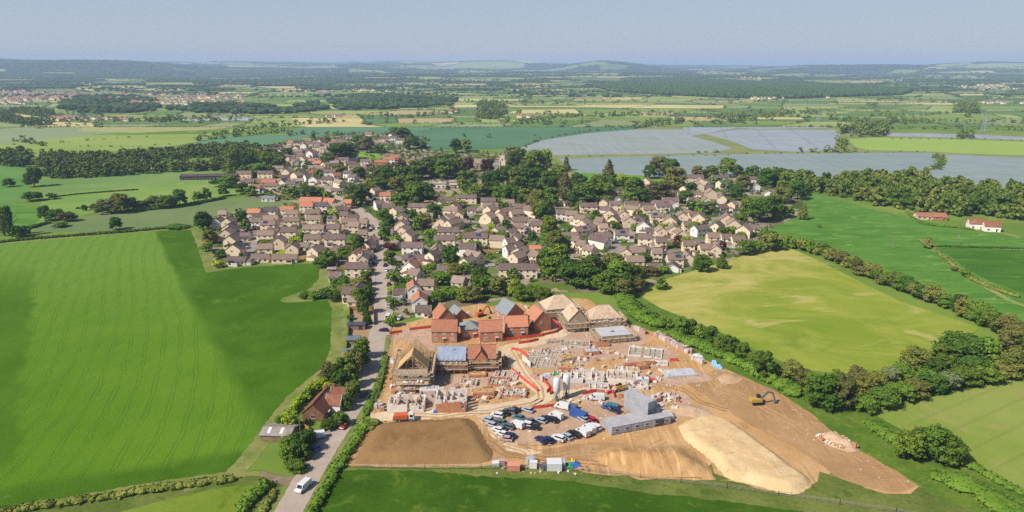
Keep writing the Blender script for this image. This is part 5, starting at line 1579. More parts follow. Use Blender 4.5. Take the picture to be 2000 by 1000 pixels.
for s in '''971,816 suv white 155;983,812 car black 158;995,808 suv grey 158;1003,805 car black 158;953,824 car silver 150;970,829 car grey 150;979,829 car green 150;960,834 car silver 148;976,842 car grey 150;992,838 suv grey 152;
973,844 car white 150;981,852 car white 150;995,856 car navy 165;988,862 car pink 165;1013,820 car teal 150;1009,836 van white 145;1027,834 suv white 150;1038,829 pickup grey 150;1042,840 car black 170;1056,826 car silver 150;1067,822 car black 150;
1077,825 suv black 150;1086,818 van white 140;1098,799 van white 150;1057,865 suv navy 130;1072,864 car navy 130;1091,861 suv white 145;1108,857 car silver 130;1121,853 suv black 135;1139,850 van white 125;1151,843 van white 125;1163,839 suv white 125;
1140,823 car silver 130;1157,824 car red 110;1166,782 van white 175;1031,805 car silver 150;1187,800 car blue 150;1200,806 suv navy 140'''.replace('\n', '').split(';'):
    p, k, c, a = s.split(); u, v = map(float, p.split(','))
    vehicle(u, v, k, c, float(a) + random.uniform(-4, 4), P, z=0.34)
P = 'L:on the main road by the fields'
for s in '591,958 van white 250;613,884 car blue 236;617,858 van white 200;672,836 car red 252;710,774 car black 262;749,648 car black 170'.split(';'):
    p, k, c, a = s.split(); u, v = map(float, p.split(','))
    vehicle(u, v, k, c, float(a), P, z=0.24)
P = 'C:parked along the upper main road'
for s in '''757,624 van white 268;759,600 car silver 268;760,575 car teal 270;759,558 car maroon 270;757,542 car silver 270;759,590 car teal 270;731,516 suv navy 268;731,504 car navy 268;733,491 car black 265;737,447 car white 250;744,468 car black 250;726,480 car black 262;780,624 car silver 255;
776,588 van silver 180;722,452 car black 250;727,500 car grey 268;754,530 car white 270;712,430 car silver 235;752,520 car black 270;724,470 car navy 262'''.replace('\n', '').split(';'):
    p, k, c, a = s.split(); u, v = map(float, p.split(','))
    vehicle(u, v, k, c, float(a), P, z=0.3, lamps=v > 560)
P = 'C:parked on the village side roads'
for s in '''838,496 car red 100;850,425 car red 90;858,425 car white 90;891,445 car red 10;884,447 car white 30;946,487 car blue 100;940,496 suv teal 10;958,521 car white 10;1157,492 car navy 0;1212,443 car white 60;1193,441 car blue 30;1388,440 van white 20;916,434 car white 80;830,490 suv black 90;
898,484 car silver 90;905,486 car black 80;928,510 car silver 60;483,486 car white 60;478,470 car silver 80;500,475 car white 100;795,412 van white 20;788,415 car silver 30;610,458 car blue 80;690,446 car silver 0;702,380 car white 40;560,352 car white 20;640,362 car silver 80;1030,498 car black 130;1023,490 van white 120;1044,477 car silver 90;
975,494 car silver 60;1100,452 car white 60;1190,498 car white 60;1330,446 car silver 20;1215,489 car silver 60;1245,475 car black 40;1365,418 car blue 20;1010,416 car black 0;1052,418 car silver 20;1150,446 van white 20;1170,436 car silver 40;793,436 car navy 20;800,500 car black 0;868,512 suv silver 60;905,558 car red 150'''.replace('\n', '').split(';'):
    p, k, c, a = s.split(); u, v = map(float, p.split(','))
    vehicle(u, v, k, c, float(a), P, z=0.24, lamps=False)
# ================================================================= CONSTRUCTION SITE
def soil_mat(name, c1, c2, c3, sc=0.05, tracks=0.0):
    q = NT(name, 0.97, 0.0)
    n = q.noise(q.pos, sc, 6, 0.68, 0.6)
    col = q.mix(q.smooth(n, 0.34, 0.62), A(c1), A(c2))
    col = q.mix(q.smooth(q.noise(q.vscale(q.pos, (1, 1, 1), 1.1), sc * 2.3, 5, 0.7, 0.4), 0.52, 0.72), col, A(c3))
    g = q.noise(q.pos, 2.2, 5, 0.8)
    col = q.mix(q.math('MULTIPLY', q.math('SUBTRACT', g, 0.42, True), 1.3), col, A(tuple(int(t * 0.62) for t in c2)))
    if tracks:
        for ang in (0.5, -0.4, 1.3):
            w = q.noise(q.vscale(q.pos, (1.6, 0.07, 1), ang), 0.5, 2, 0.5, 0.5)
            area = q.smooth(q.noise(q.vscale(q.pos, (1, 1, 1), ang), 0.03, 2), 0.5, 0.62)
            f = q.math('MULTIPLY', q.math('MULTIPLY', q.smooth(w, 0.56, 0.68), area), tracks)
            col = q.mix(f, col, A(tuple(min(255, int(t * 1.1)) for t in c1)))
            f = q.math('MULTIPLY', q.math('MULTIPLY', q.smooth(w, 0.44, 0.34), area), tracks)
            col = q.mix(f, col, A(tuple(int(t * 0.82) for t in c2)))
    hh = q.math('ADD', q.math('MULTIPLY', g, 0.5), q.math('MULTIPLY', q.noise(q.pos, 0.45, 5, 0.7), 1.6))
    q.bump(hh, 0.45, 0.35)
    return q.out(col)
M_SOIL = soil_mat('site_orange_soil', (226, 184, 132), (212, 166, 112), (192, 144, 98), 0.05, 0.6)
M_TOPS = soil_mat('brown_topsoil', (176, 140, 94), (162, 126, 84), (148, 112, 72), 0.03)
M_SUB = soil_mat('stripped_ground', (206, 164, 118), (188, 148, 104), (222, 182, 134), 0.035, 0.35)
M_SAND = soil_mat('pale_sand_spoil', (250, 220, 170), (240, 204, 152), (220, 180, 128), 0.16)
M_PALE = soil_mat('pale_rubble_spoil', (230, 200, 170), (214, 178, 142), (200, 160, 120), 0.15)
M_HAUL = soil_mat('haul_road_stone', (246, 222, 188), (236, 208, 170), (222, 188, 148), 0.08, 0.3)
M_PARK = soil_mat('car_park_stone', (216, 182, 152), (204, 168, 138), (190, 154, 124), 0.1, 0.3)
sheet('site_ground', GL('757,628 775,633 800,630 826,622 842,612 872,600 905,598 930,590 960,598 1000,588 1040,598 1056,606 1085,580 1150,585 1216,634 1240,636 1280,650 1330,676 1365,698 1400,714 1440,732 1500,758 1545,782 1580,806 1620,842 1660,866 1700,894 1752,922 1796,948 1780,962 1730,962 1680,950 1620,925 1590,950 1560,962 1500,958 1430,938 1300,938 1250,935 1150,922 1050,912 940,911 830,914 720,911 678,908 690,880 706,852 722,828 735,815 722,806 730,786 745,762 752,735 754,705 752,670'), 0.08, M_SOIL, jit=0.8)
sheet('stripped_ground', GL('1330,745 1400,722 1440,732 1500,758 1545,782 1580,806 1620,842 1660,866 1700,894 1752,922 1794,948 1778,960 1730,958 1680,948 1620,922 1560,880 1500,850 1420,800 1370,770'), 0.12, M_SUB, jit=0.8)
sheet('stripped_ground', GL('945,850 1000,866 1050,880 1180,862 1260,870 1240,905 1130,900 1020,892 960,895'), 0.13, M_SUB, jit=0.8)
HP = '724,818 760,814 810,812 860,808 910,804 950,800 1000,794 1040,786 1062,776 1058,762 1040,748 1020,728 1003,708 992,692'
ribbon('haul_road', smooth_line(GL(HP), 6), 6.5, 0.18, M_HAUL, jit=0.5)
ribbon('haul_road', smooth_line(GL('962,690 985,684 1005,677 1040,672 1070,662 1095,652 1120,644 1150,640'), 6), 6.5, 0.2, M_HAUL, jit=0.4)
ribbon('haul_road', smooth_line(GL('1058,776 1100,770 1150,764 1200,752 1215,745'), 6), 5, 0.17, M_HAUL, jit=0.4)
sheet('haul_road', GL('1000,702 985,690 966,690 985,680 1010,678 1020,690'), 0.22, M_HAUL, jit=0.2)
M_APR = soil_mat('pinkish_hardcore', (222, 190, 166), (206, 170, 144), (192, 154, 126), 0.14, 0.2)
for s_ in ('762,664 800,640 842,640 846,668 850,690 800,668', '845,735 970,728 985,712 1000,735 990,752 880,762 848,758', '1040,735 1120,722 1200,730 1290,730 1300,752 1230,770 1150,785 1100,782 1066,760', '1040,672 1130,655 1250,655 1262,672 1190,700 1100,722 1040,716', '765,762 850,756 920,764 918,812 760,812 752,790', '1205,690 1290,676 1330,692 1300,712 1230,722', '1268,742 1320,720 1380,724 1385,742 1300,756', '1260,770 1340,772 1350,792 1320,830 1290,800', '1060,620 1150,640 1260,642 1265,660 1160,664 1080,668'):
    sheet('hardcore', GL(s_), 0.135 + 0.003 * len(s_) / 40, M_APR, jit=1.2)
sheet('car_park', GL('948,818 985,804 1040,796 1090,790 1130,800 1160,775 1200,768 1230,800 1200,830 1168,846 1120,862 1080,872 1040,872 1000,868 978,856'), 0.24, M_PARK, jit=0.5)
sheet('haul_road', GL('930,812 955,810 985,850 1010,872 1060,884 1040,890 990,880 960,852'), 0.16, M_HAUL, jit=0.4)

HAULS = smooth_line(GL(HP), 6) + smooth_line(GL('962,690 985,684 1005,677 1040,672 1070,662 1095,652 1120,644 1150,640'), 6) + smooth_line(GL('1058,776 1100,770 1150,764 1200,752 1215,745'), 6)
HAULS = np.array([(a[0] + (b[0] - a[0]) * k / 4, a[1] + (b[1] - a[1]) * k / 4) for a, b in zip(HAULS[:-1], HAULS[1:]) if math.dist(a, b) < 30 for k in range(4)])
def on_haul(x, y, d=4.0): return bool((np.hypot(HAULS[:, 0] - x, HAULS[:, 1] - y) < d).any())
def mound(name, px, H, mat, w, seed, label, cat='spoil heap', step=1.0, rough=0.3, lobes=0.5):
    P = smooth_line(GL(px) + [GL(px)[0]], 4)[:-1]
    A_ = np.array(P)
    x0, y0 = A_.min(0) - 1; x1, y1 = A_.max(0) + 1
    nx, ny = int((x1 - x0) / step) + 1, int((y1 - y0) / step) + 1
    gx, gy = np.meshgrid(np.linspace(x0, x1, nx), np.linspace(y0, y1, ny))
    B_ = np.roll(A_, -1, 0)
    D = np.full(gx.shape, 1e9); ins = np.zeros(gx.shape, bool)
    for (ax, ay), (bx, by) in zip(A_, B_):
        dx, dy = bx - ax, by - ay
        t = np.clip(((gx - ax) * dx + (gy - ay) * dy) / (dx * dx + dy * dy + 1e-9), 0, 1)
        D = np.minimum(D, np.hypot(gx - ax - t * dx, gy - ay - t * dy))
        c = (ay > gy) != (by > gy)
        ins ^= c & (gx < dx * (gy - ay) / (dy if abs(dy) > 1e-9 else 1e-9) + ax)
    r = np.random.default_rng(seed)
    n = np.zeros(gx.shape)
    for f, a in ((0.12, 1), (0.3, .5), (0.7, .25), (1.5, .13)):
        for _ in range(3):
            th, ph = r.uniform(0, 6.3, 2)
            n += a / 3 * np.sin((gx * math.cos(th) + gy * math.sin(th)) * f * 3 + ph + 1.5 * np.sin(gy * f + ph))
    e = np.clip(D / w, 0, 1); e = e * e * (3 - 2 * e)
    z = np.where(ins, e * H * (1 + lobes * 0.5 * n) + rough * e * n * 0.5 + r.uniform(-.5, .5, gx.shape) * rough * 0.25 * e, -0.4)
    V = np.c_[gx.ravel(), gy.ravel(), np.maximum(z, -0.4).ravel() + 0.1]
    idx = np.arange(nx * ny).reshape(ny, nx)
    keep = (ins[:-1, :-1] | ins[1:, :-1] | ins[:-1, 1:] | ins[1:, 1:])
    F = np.stack([idx[:-1, :-1], idx[:-1, 1:], idx[1:, 1:], idx[1:, :-1]], -1)[keep]
    used, inv = np.unique(F, return_inverse=True)
    o = link(name, np_mesh(name, V[used], inv.reshape(-1, 4), [mat], smooth=True))
    return tag(o, label, cat)
sheet('rough_grass_patch', GL('1540,950 1590,940 1640,925 1720,950 1800,955 1830,985 1700,985 1600,975 1500,968'), 0.062, M_ROUGH, jit=1.2)
sheet('rough_grass_patch', GL('1560,962 1592,944 1612,924 1650,936 1690,952 1640,962'), 0.125, M_ROUGH, jit=1.5)
sheet('rough_grass_patch', GL('1385,905 1400,925 1425,940 1395,936 1378,915'), 0.126, M_ROUGH, jit=.8)
mound('spoil_heap', '1322,832 1350,818 1390,812 1425,822 1460,845 1500,874 1545,908 1588,942 1560,966 1520,962 1470,948 1420,936 1392,905 1362,880 1335,858', 1.7, M_SAND, 3.2, 1, 'long pale sand ridge running down to the lower fence', rough=0.55, lobes=0.12, step=0.8)
mound('topsoil_mound', '696,888 708,862 722,838 748,826 800,822 860,819 914,816 938,836 952,862 968,886 952,904 900,908 800,910 720,908 690,905', 1.8, M_TOPS, 5, 2, 'flat brown topsoil mound beside the road hedge', rough=0.12, lobes=0.06)
mound('spoil_heap', '1150,895 1190,872 1250,872 1300,866 1340,872 1372,896 1396,926 1340,936 1270,934 1200,920', 2.6, M_SOIL, 8, 3, 'orange brown spoil heap left of the pale sand ridge')
mound('rubble_pile', '1592,856 1606,846 1630,848 1656,860 1678,876 1668,884 1640,880 1612,868', 2.0, M_PALE, 3.5, 4, 'pinkish white rubble pile near the right hand hedge', step=0.7, rough=1.0)
mound('spoil_heap', '1395,738 1420,728 1452,738 1440,750 1410,752', 0.9, M_PALE, 5, 5, 'pale spoil heap at the site edge above the excavator', rough=0.5)
mound('spoil_heap', '1300,792 1330,786 1368,792 1395,806 1370,816 1320,812', 0.9, M_PALE, 5, 6, 'pinkish spoil heap right of the grey cabins', rough=0.5)

# ---- wheel ruts and loose stones
M_RUT = soil_mat('wheel_rut_soil', (188, 144, 98), (174, 130, 88), (200, 156, 108), 0.2)
M_RUTL = soil_mat('dusty_rut_soil', (218, 178, 132), (206, 166, 120), (196, 154, 108), 0.2)
for i_, s_ in enumerate(('1010,885 1080,892 1160,884 1240,880 1300,862', '960,870 1000,890 1080,902 1180,905 1300,925 1370,932', '1260,742 1330,762 1380,790 1420,800',
    '1240,680 1290,690 1330,705 1370,730 1420,760 1500,800 1580,850 1680,905', '950,850 985,876 1030,892 1100,896', '770,812 850,812 930,806 1000,797 1060,782', '940,815 960,840 985,866 1030,885', '1000,684 1040,742 1058,770 1040,792')):
    c_ = smooth_line(GL(s_), 6)
    for o_ in (-.9, .9):
        q_ = []
        for k_, p_ in enumerate(c_):
            a_ = c_[max(0, k_ - 1)]; b_ = c_[min(len(c_) - 1, k_ + 1)]; d_ = math.dist(a_, b_)
            w_ = .5 * math.sin(k_ * .9 + i_)
            q_.append((p_[0] - (b_[1] - a_[1]) / d_ * (o_ + w_), p_[1] + (b_[0] - a_[0]) / d_ * (o_ + w_)))
        ribbon('wheel_rut', q_, .55, .262 if i_ in (5, 6, 7) else .15 + .002 * i_, M_RUTL if i_ % 3 == 0 or i_ > 4 else M_RUT, jit=.14)
def loose_rubble():
    r = random.Random(14)
    b = MB()
    zones = [(GL('757,640 840,640 1080,600 1215,640 1300,660 1365,700 1400,740 1350,800 1180,870 960,870 940,820 730,815 750,760'), 1300, .2), (GL('1400,722 1545,782 1660,866 1794,948 1700,950 1500,850 1370,770'), 200, .13), (GL('1592,856 1630,848 1678,876 1640,880'), 200, .3), (GL('960,925 1150,930 1150,905 960,905'), 60, .25)]
    for P_, n, sz in zones:
        xs_, ys_ = [p[0] for p in P_], [p[1] for p in P_]
        k = 0
        while k < n:
            x, y = r.uniform(min(xs_), max(xs_)), r.uniform(min(ys_), max(ys_))
            if not inside(x, y, P_) or on_haul(x, y): continue
            k += 1
            s = sz * r.uniform(.4, 1.5) * (2 if r.random() < .05 else 1)
            b.m = r.choice([0, 0, 1, 2, 2, 3])
            h = 0.1
            if n in (420, 200) and sz < .14 and n == 420 or sz == .3: h = .9
            b.box(x - s, x + s * r.uniform(.3, 1), y - s * r.uniform(.3, 1), y + s, h - .2, h + s * r.uniform(.5, 1.1), r.uniform(0, 3), (x, y))
    o = link('loose_rubble', b.mesh('loose_rubble', [M_PALE, M_SOIL, MW['blockw'], MW['brick']])); o['kind'] = 'stuff'
loose_rubble()
# ---- finished shells
def site_house(u, v, L, D, H, rise, wall, roof, ang, label, hip=0, storeys=2, win=2, chim=0, name='new_house', **k):
    return box_building(name, u, v, L, D, H, rise, wall, roof, ang, label, 'new house', hip, chim, win, storeys, **k)
site_house(868, 670, 10.5, 8, 5.2, 3.6, 'brick', 'orange', 0, 'new brick house with orange roof facing the camera, left hand row')
site_house(864, 645, 9, 7.5, 5.2, 4.0, 'brick', 'orange', 112, 'new brick house with steep orange roof, gable turned right, behind the front one')
site_house(893, 627, 8, 5, 2.8, 2.2, 'brick', 'newslate', 118, 'small brick garage with pale slate roof', storeys=1, win=0)
site_house(916, 662, 7.5, 7.5, 4.2, 2.6, 'brick', 'newslate', 8, 'small brick house with pyramid slate roof', hip=1, win=0)
site_house(957, 670, 9.5, 7.5, 5.0, 3.4, 'brick', 'orange', 8, 'new brick house with orange roof and dark eaves, beside the scaffolded pair')
site_house(995, 652, 9.5, 9, 8.4, 4.4, 'brick', 'newslate', 122, 'tallest new brick house, with pale slate roof', storeys=3, win=0)
site_house(1008, 660, 9.5, 7.5, 5.0, 3.4, 'brick', 'orange', 6, 'new brick house with orange roof in front of the tall slate one')
site_house(1052, 650, 9.5, 8, 5.2, 4.0, 'brick', 'orange', 112, 'new brick house whose gable faces the haul road bend')
# ---- scaffolding
M_SCAF = plain('scaffold_tube', (206, 190, 168), (180, 164, 142), 2.0, rough=0.5)
M_BOARD = plain('scaffold_boards', (232, 204, 160), (200, 170, 128), 0.7)
def scaffold(t0, L, D, H, label, off=1.0):
    """scaffold round a building root t0"""
    t = empty('scaffold', t0.location.copy(), t0.rotation_euler.z, label, 'scaffold')
    x, y = L / 2 + off, D / 2 + off
    p, bd, rl = MB(), MB(), MB()
    lv = [z for z in (2.0, 4.0, 6.0, 8.0, 10.0) if z <= H + 0.5]
    top = lv[-1] + 1.3
    def run(a, c, nrm):
        n = max(1, int(math.dist(a, c) / 2.3))
        for k in range(n + 1):
            q = (a[0] + (c[0] - a[0]) * k / n, a[1] + (c[1] - a[1]) * k / n)
            for o in (0, 1.1):
                px, py = q[0] + nrm[0] * o, q[1] + nrm[1] * o
                p.bar((px, py, 0), (px, py, top), 0.11)
        for z in lv:
            m = ((a[0] + c[0]) / 2 + nrm[0] * .55, (a[1] + c[1]) / 2 + nrm[1] * .55)
            dx, dy = abs(a[0] - c[0]) / 2 + 0.1, abs(a[1] - c[1]) / 2 + 0.1
            bd.box(m[0] - max(dx, .62), m[0] + max(dx, .62), m[1] - max(dy, .62), m[1] + max(dy, .62), z, z + 0.08)
            for dz in (0.55, 1.05):
                rl.bar((a[0] + nrm[0] * 1.15, a[1] + nrm[1] * 1.15, z + dz), (c[0] + nrm[0] * 1.15, c[1] + nrm[1] * 1.15, z + dz), 0.09)
            bd.bar((a[0] + nrm[0] * 1.17, a[1] + nrm[1] * 1.17, z + 0.16), (c[0] + nrm[0] * 1.17, c[1] + nrm[1] * 1.17, z + 0.16), 0.05, 0.22)
        p.bar((a[0] + nrm[0] * 1.2, a[1] + nrm[1] * 1.2, 0), (c[0] + nrm[0] * 1.2, c[1] + nrm[1] * 1.2, lv[-1]), 0.08)
    run((-x, -y), (x, -y), (0, -1)); run((x, -y), (x, y), (1, 0)); run((x, y), (-x, y), (0, 1)); run((-x, y), (-x, -y), (-1, 0))
    link('poles', p.mesh('poles', M_SCAF), t); link('boards', bd.mesh('boards', M_BOARD), t); link('guard_rails', rl.mesh('guard_rails', M_SCAF), t)
    return t
MRF['battens'] = MRF['osb']
h = site_house(1093, 626, 15, 11, 5.2, 4.6, 'stone', 'osb', 14, 'scaffolded stone house with bare tan roof, leftmost of the three by the hedge', hip=1)
scaffold(h, 15, 11, 5.2, 'scaffold round the leftmost stone house by the hedge')
def lift_clutter(t, L, D, seed, n=16):
    r = random.Random(seed); b = MB()
    for k in range(n):
        side = r.random() < .6; s = r.choice([-1, 1]); z = r.choice([2.08, 4.08])
        x, y = (r.uniform(-L / 2, L / 2), -(D / 2 + 1.5)) if side else (s * (L / 2 + 1.5), r.uniform(-D / 2, D / 2))
        b.box(x - .35, x + .35, y - .3, y + .3, z, z + r.uniform(.3, .9))
    link('stacked_blocks', b.mesh('stacked_blocks', MW['blockw']), t)
    b = MB()
    for k in range(10):
        x, y = r.uniform(-L * .3, L * .3), r.uniform(-D * .25, D * .25)
        b.bar((x, y, 8.2), (x + r.uniform(-1.5, 1.5), y + r.uniform(-.6, .6), 8.6 + r.random()), .12)
    for k in range(6):
        x = -L / 2 + L * (k + .5) / 6; b.bar((x, -D / 2 - 1, 5.3), (x, -D / 2 - 1, 7.6), .12)
    link('spare_timber', b.mesh('spare_timber', M_TIMB), t)
h = site_house(1124, 648, 11, 8, 5.2, 4.2, 'stone', 'osb', 100, 'scaffolded stone house with pale gable roof, front of the three by the hedge')
lift_clutter(scaffold(h, 11, 8, 5.2, 'scaffold round the front stone house by the hedge'), 11, 8, 2)
h = site_house(1181, 645, 14, 9, 5.2, 4.4, 'stone', 'osb', 8, 'scaffolded stone house with bare tan roof, rightmost of the three by the hedge', hip=1)
lift_clutter(scaffold(h, 14, 9, 5.2, 'scaffold round the rightmost stone house by the hedge'), 14, 9, 3)
def trusses(t, L, D, H, rise, n):
    """bare roof trusses standing on the walls"""
    for k in range(n):
        b = MB()
        b.bar((0, -D / 2 - .3, H), (0, 0, H + rise), 0.1, 0.16); b.bar((0, D / 2 + .3, H), (0, 0, H + rise), 0.1, 0.16); b.bar((0, -D / 2, H + .05), (0, D / 2, H + .05), 0.1, 0.14)
        b.bar((0, -D / 4, H), (0, -D / 8, H + rise * .72), 0.08); b.bar((0, D / 4, H), (0, D / 8, H + rise * .72), 0.08); b.bar((0, 0, H), (0, 0, H + rise), 0.08)
        link('roof_truss', cached(('tr', D, H, rise), lambda: b.mesh('roof_truss', M_TIMB)), t, (-L / 2 + L * k / (n - 1), 0, 0))
def truss_house(u, v, L, D, H, rise, ang, wall, label, cover=0.5, n=14):
    x, y = G(u, v); a = R(ang)
    y += (L * abs(math.sin(a)) + D * abs(math.cos(a))) / 2
    t = empty('unfinished_house', (x, y, 0.1), a, label, 'unfinished house')
    link('wall', wall_mesh(L, D, H, 0.3, MW[wall]), t)
    trusses(t, L, D, H, rise, n)
    # boarding on part of both slopes
    b = MB()
    x0, x1 = -L / 2, -L / 2 + L * cover
    for s in (-1, 1):
        b.add([(x0, s * (D / 2 + .3), H + .02), (x1, s * (D / 2 + .3), H + .02), (x1, 0, H + rise + .14), (x0, 0, H + rise + .26),
               (x0, s * (D / 2 + .3), H + .14), (x1, s * (D / 2 + .3), H + .14), (x1, 0, H + rise + .26), (x0, 0, H + rise + .26)],
              [(0, 1, 2, 3), (7, 6, 5, 4), (0, 4, 5, 1), (1, 5, 6, 2), (3, 7, 4, 0)] if s > 0 else [(3, 2, 1, 0), (4, 5, 6, 7), (1, 5, 4, 0), (2, 6, 5, 1), (0, 4, 7, 3)])
    link('roof_boarding', b.mesh('roof_boarding', M_TIMB), t)
    # dark window and door openings
    m = MB(); m.box(-.6, .6, -.06, .05, 0, 1.2); om = cached('opening', lambda: m.mesh('window_opening', M_GLASS))
    for sx in (-1, 1):
        for s in range(int(H / 2.5)):
            for yy in (-D / 4, D / 4): link('window_opening', om, t, (sx * (L / 2 + .01), yy, .9 + 2.6 * s), math.pi / 2 * sx)
    for k in range(4):
        for s in range(int(H / 2.5)): link('window_opening', om, t, (-L / 2 + L * (k + .5) / 4, -D / 2 - .01, .9 + 2.6 * s))
    FOOT.append((x, y, max(L, D) / 2, L, D, a))
    return t
h = truss_house(806, 758, 15, 10.5, 7.2, 5.6, 92, 'block', 'tall scaffolded house with bare timber roof trusses, nearest the road', 0.42)
scaffold(h, 15, 10.5, 7.4, 'tall scaffold wrapped round the timber trussed house')
# loading towers of timber in front of it
h = site_house(882, 728, 10.5, 9, 5.2, 3.6, 'brick', 'felt', 0, 'scaffolded house with pale blue roofing felt')
lift_clutter(scaffold(h, 10.5, 9, 4.2, 'scaffold round the blue felted house'), 10.5, 9, 4)
h = site_house(941, 725, 10.5, 8.5, 5.2, 3.6, 'brick', 'terra', 2, 'scaffolded brick house with half tiled roof, right of the blue felted one')
wing(h, -0.5, -1.5, math.pi / 2, 7, 5, 5.2, 3.4, 'brick', 'terra', 'front')
scaffold(h, 10.5, 8.5, 4.2, 'scaffold round the half tiled brick house')

tb = empty('scaffold', (*G(806, 768), 0.1), 0, 'low scaffold loading bay in front of the timber trussed house', 'scaffold')
def loading_bay():
    b, p, q = MB(), MB(), MB()
    for x in (-5.5, -3.3, -1.1, 1.1, 3.3, 5.5):
        for y in (-1.2, 1.2): p.bar((x, y, 0), (x, y, random.uniform(4.2, 6.4)), .1)
    for z in (1.9, 3.8): b.box(-5.7, 5.7, -1.3, 1.3, z, z + .08)
    for z in (2.5, 2.95, 4.4, 4.85):
        for y in (-1.25, 1.25): p.bar((-5.7, y, z), (5.7, y, z), .08)
    for k in range(14):
        x = random.uniform(-5, 4.4); z = random.choice([1.98, 3.88]); q.box(x, x + random.uniform(.5, 1.1), -.9, random.uniform(-.2, .9), z, z + random.uniform(.3, .9))
    link('poles', p.mesh('poles', M_SCAF), tb); link('boards', b.mesh('boards', M_BOARD), tb); link('stacked_blocks', q.mesh('stacked_blocks', MW['blockw']), tb)
loading_bay()
# ---- part built shells and foundations
def shell(u, v, w, d, h, ang, outer, inner, label, seed, slab=True, nx=4, ny=3, ragged=0.5, front=None, name='part_built_walls', cat='part built walls'):
    r = random.Random(seed)
    x, y = G(u, v); a = R(ang)
    y += (w * abs(math.sin(a)) + d * abs(math.cos(a))) / 2
    t = empty(name, (x, y, 0.1), a, label, cat)
    b, pb = MB(), MB()
    th = 0.32
    def wallrun(mb, p, q, hh, op=True, t_=th):
        L = math.dist(p, q); n = max(1, int(L / 2.0))
        dx, dy = (q[0] - p[0]) / L, (q[1] - p[1]) / L
        for k in range(n):
            s0, s1 = L * k / n, L * (k + 1) / n
            H = hh * r.uniform(1 - ragged * .5, 1)
            gap = op and r.random() < 0.45
            def seg(a0, a1, z0, z1):
                mb.bar((p[0] + dx * a0, p[1] + dy * a0, (z0 + z1) / 2), (p[0] + dx * a1, p[1] + dy * a1, (z0 + z1) / 2), t_, z1 - z0)
            if gap:
                m = (s1 - s0) * 0.25
                seg(s0, s0 + m, 0, H); seg(s1 - m, s1, 0, H); seg(s0 + m, s1 - m, 0, H * r.choice([0, 0.35]) + 0.05)
            else: seg(s0, s1, 0, H)
    X, Y = w / 2, d / 2
    for p, q in (((-X, Y), (X, Y)), ((-X, -Y), (-X, Y)), ((X, -Y), (X, Y))): wallrun(b, p, q, h)
    wallrun(b, (-X, -Y), (X, -Y), h)
    link('outer_walls', b.mesh('outer_walls', MW[outer] if isinstance(outer, str) else outer), t)
    if front:
        fb = MB(); wallrun(fb, (-X, -Y - th * .9), (X, -Y - th * .9), h * 0.9, True, 0.2)
        link('brick_facing', fb.mesh('brick_facing', MW[front]), t)
    for k in range(1, nx):
        xx = -X + w * k / nx + r.uniform(-.4, .4)
        wallrun(pb, (xx, -Y + .4), (xx, Y - .4), h * r.uniform(.7, 1), True, 0.2)
    for k in range(1, ny):
        yy = -Y + d * k / ny + r.uniform(-.4, .4)
        wallrun(pb, (-X + .4, yy), (X - .4, yy), h * r.uniform(.6, 1), True, 0.21)
    link('inner_walls', pb.mesh('inner_walls', MW[inner] if isinstance(inner, str) else inner), t)
    if slab:
        s = MB(); s.box(-X - .3, X + .3, -Y - .3, Y + .3, -0.05, 0.12); link('floor_slab', s.mesh('floor_slab', M_CONC), t)
    return t
MW['concr'] = M_CONC
M_WHITEB = plain('white_insulated_blocks', (240, 234, 230), (220, 210, 204), 1.0)
MW['whiteb'] = M_WHITEB
shell(792, 806, 12, 7.5, 3.0, 1, 'blockw', 'block', 'single storey blockwork walls nearest the orange lorry', 1)
shell(880, 806, 10, 9.5, 4.6, 1, 'blockw', 'blockw', 'taller blockwork shell with brick facing, right of the orange lorry', 2, front='brick')
shell(838, 788, 6.5, 4.5, 2.8, 0, 'block', 'block', 'small blockwork bay between the two shells', 3, nx=2, ny=1)
shell(989, 742, 8.5, 6, 0.9, -8, 'whiteb', 'block', 'low foundation walls with white front, upper left of the haul road', 4, nx=5, ny=4)
shell(975, 756, 7.5, 6, 0.9, -8, 'brick', 'block', 'low brick edged foundation grid left of the haul road', 5, nx=5, ny=4)
shell(1005, 778, 8.5, 6, 1.2, -6, 'brick', 'whiteb', 'waist high foundation walls nearest the haul road bend', 6, nx=5, ny=4)
shell(1062, 722, 13, 9, 0.7, -10, 'concr', 'block', 'rubble filled foundation behind the white hoarding', 7, nx=8, ny=6)
shell(1085, 702, 11, 7, 0.9, -12, 'concr', 'block', 'foundation grid strewn with pale blocks, centre of site', 8, nx=7, ny=5)
shell(1125, 682, 12, 6, 1.4, -6, 'block', 'concr', 'low walled foundation below the scaffolded stone houses', 9, nx=5, ny=3)
shell(1150, 752, 12, 8, 2.0, -8, 'whiteb', 'blockw', 'bright white block walls right of the silos', 10, nx=5, ny=4)
shell(1178, 768, 9, 5, 1.6, -6, 'whiteb', 'blockw', 'white block walls with brick base above the red barrier', 11, nx=4, ny=3, front='brick')
shell(1219, 750, 11, 8, 1.5, -8, 'blockw', 'block', 'pinkish block walls behind the tall grey cabin', 12, nx=5, ny=4)
shell(1245, 762, 8, 4, 1.3, -4, 'blockw', 'blockw', 'small pale walls beside two white crates', 13, nx=3, ny=2)
shell(1266, 702, 13, 9, 0.8, -14, 'blockw', 'concr', 'pale concrete foundation nearest the brick pack row', 14, nx=5, ny=4)
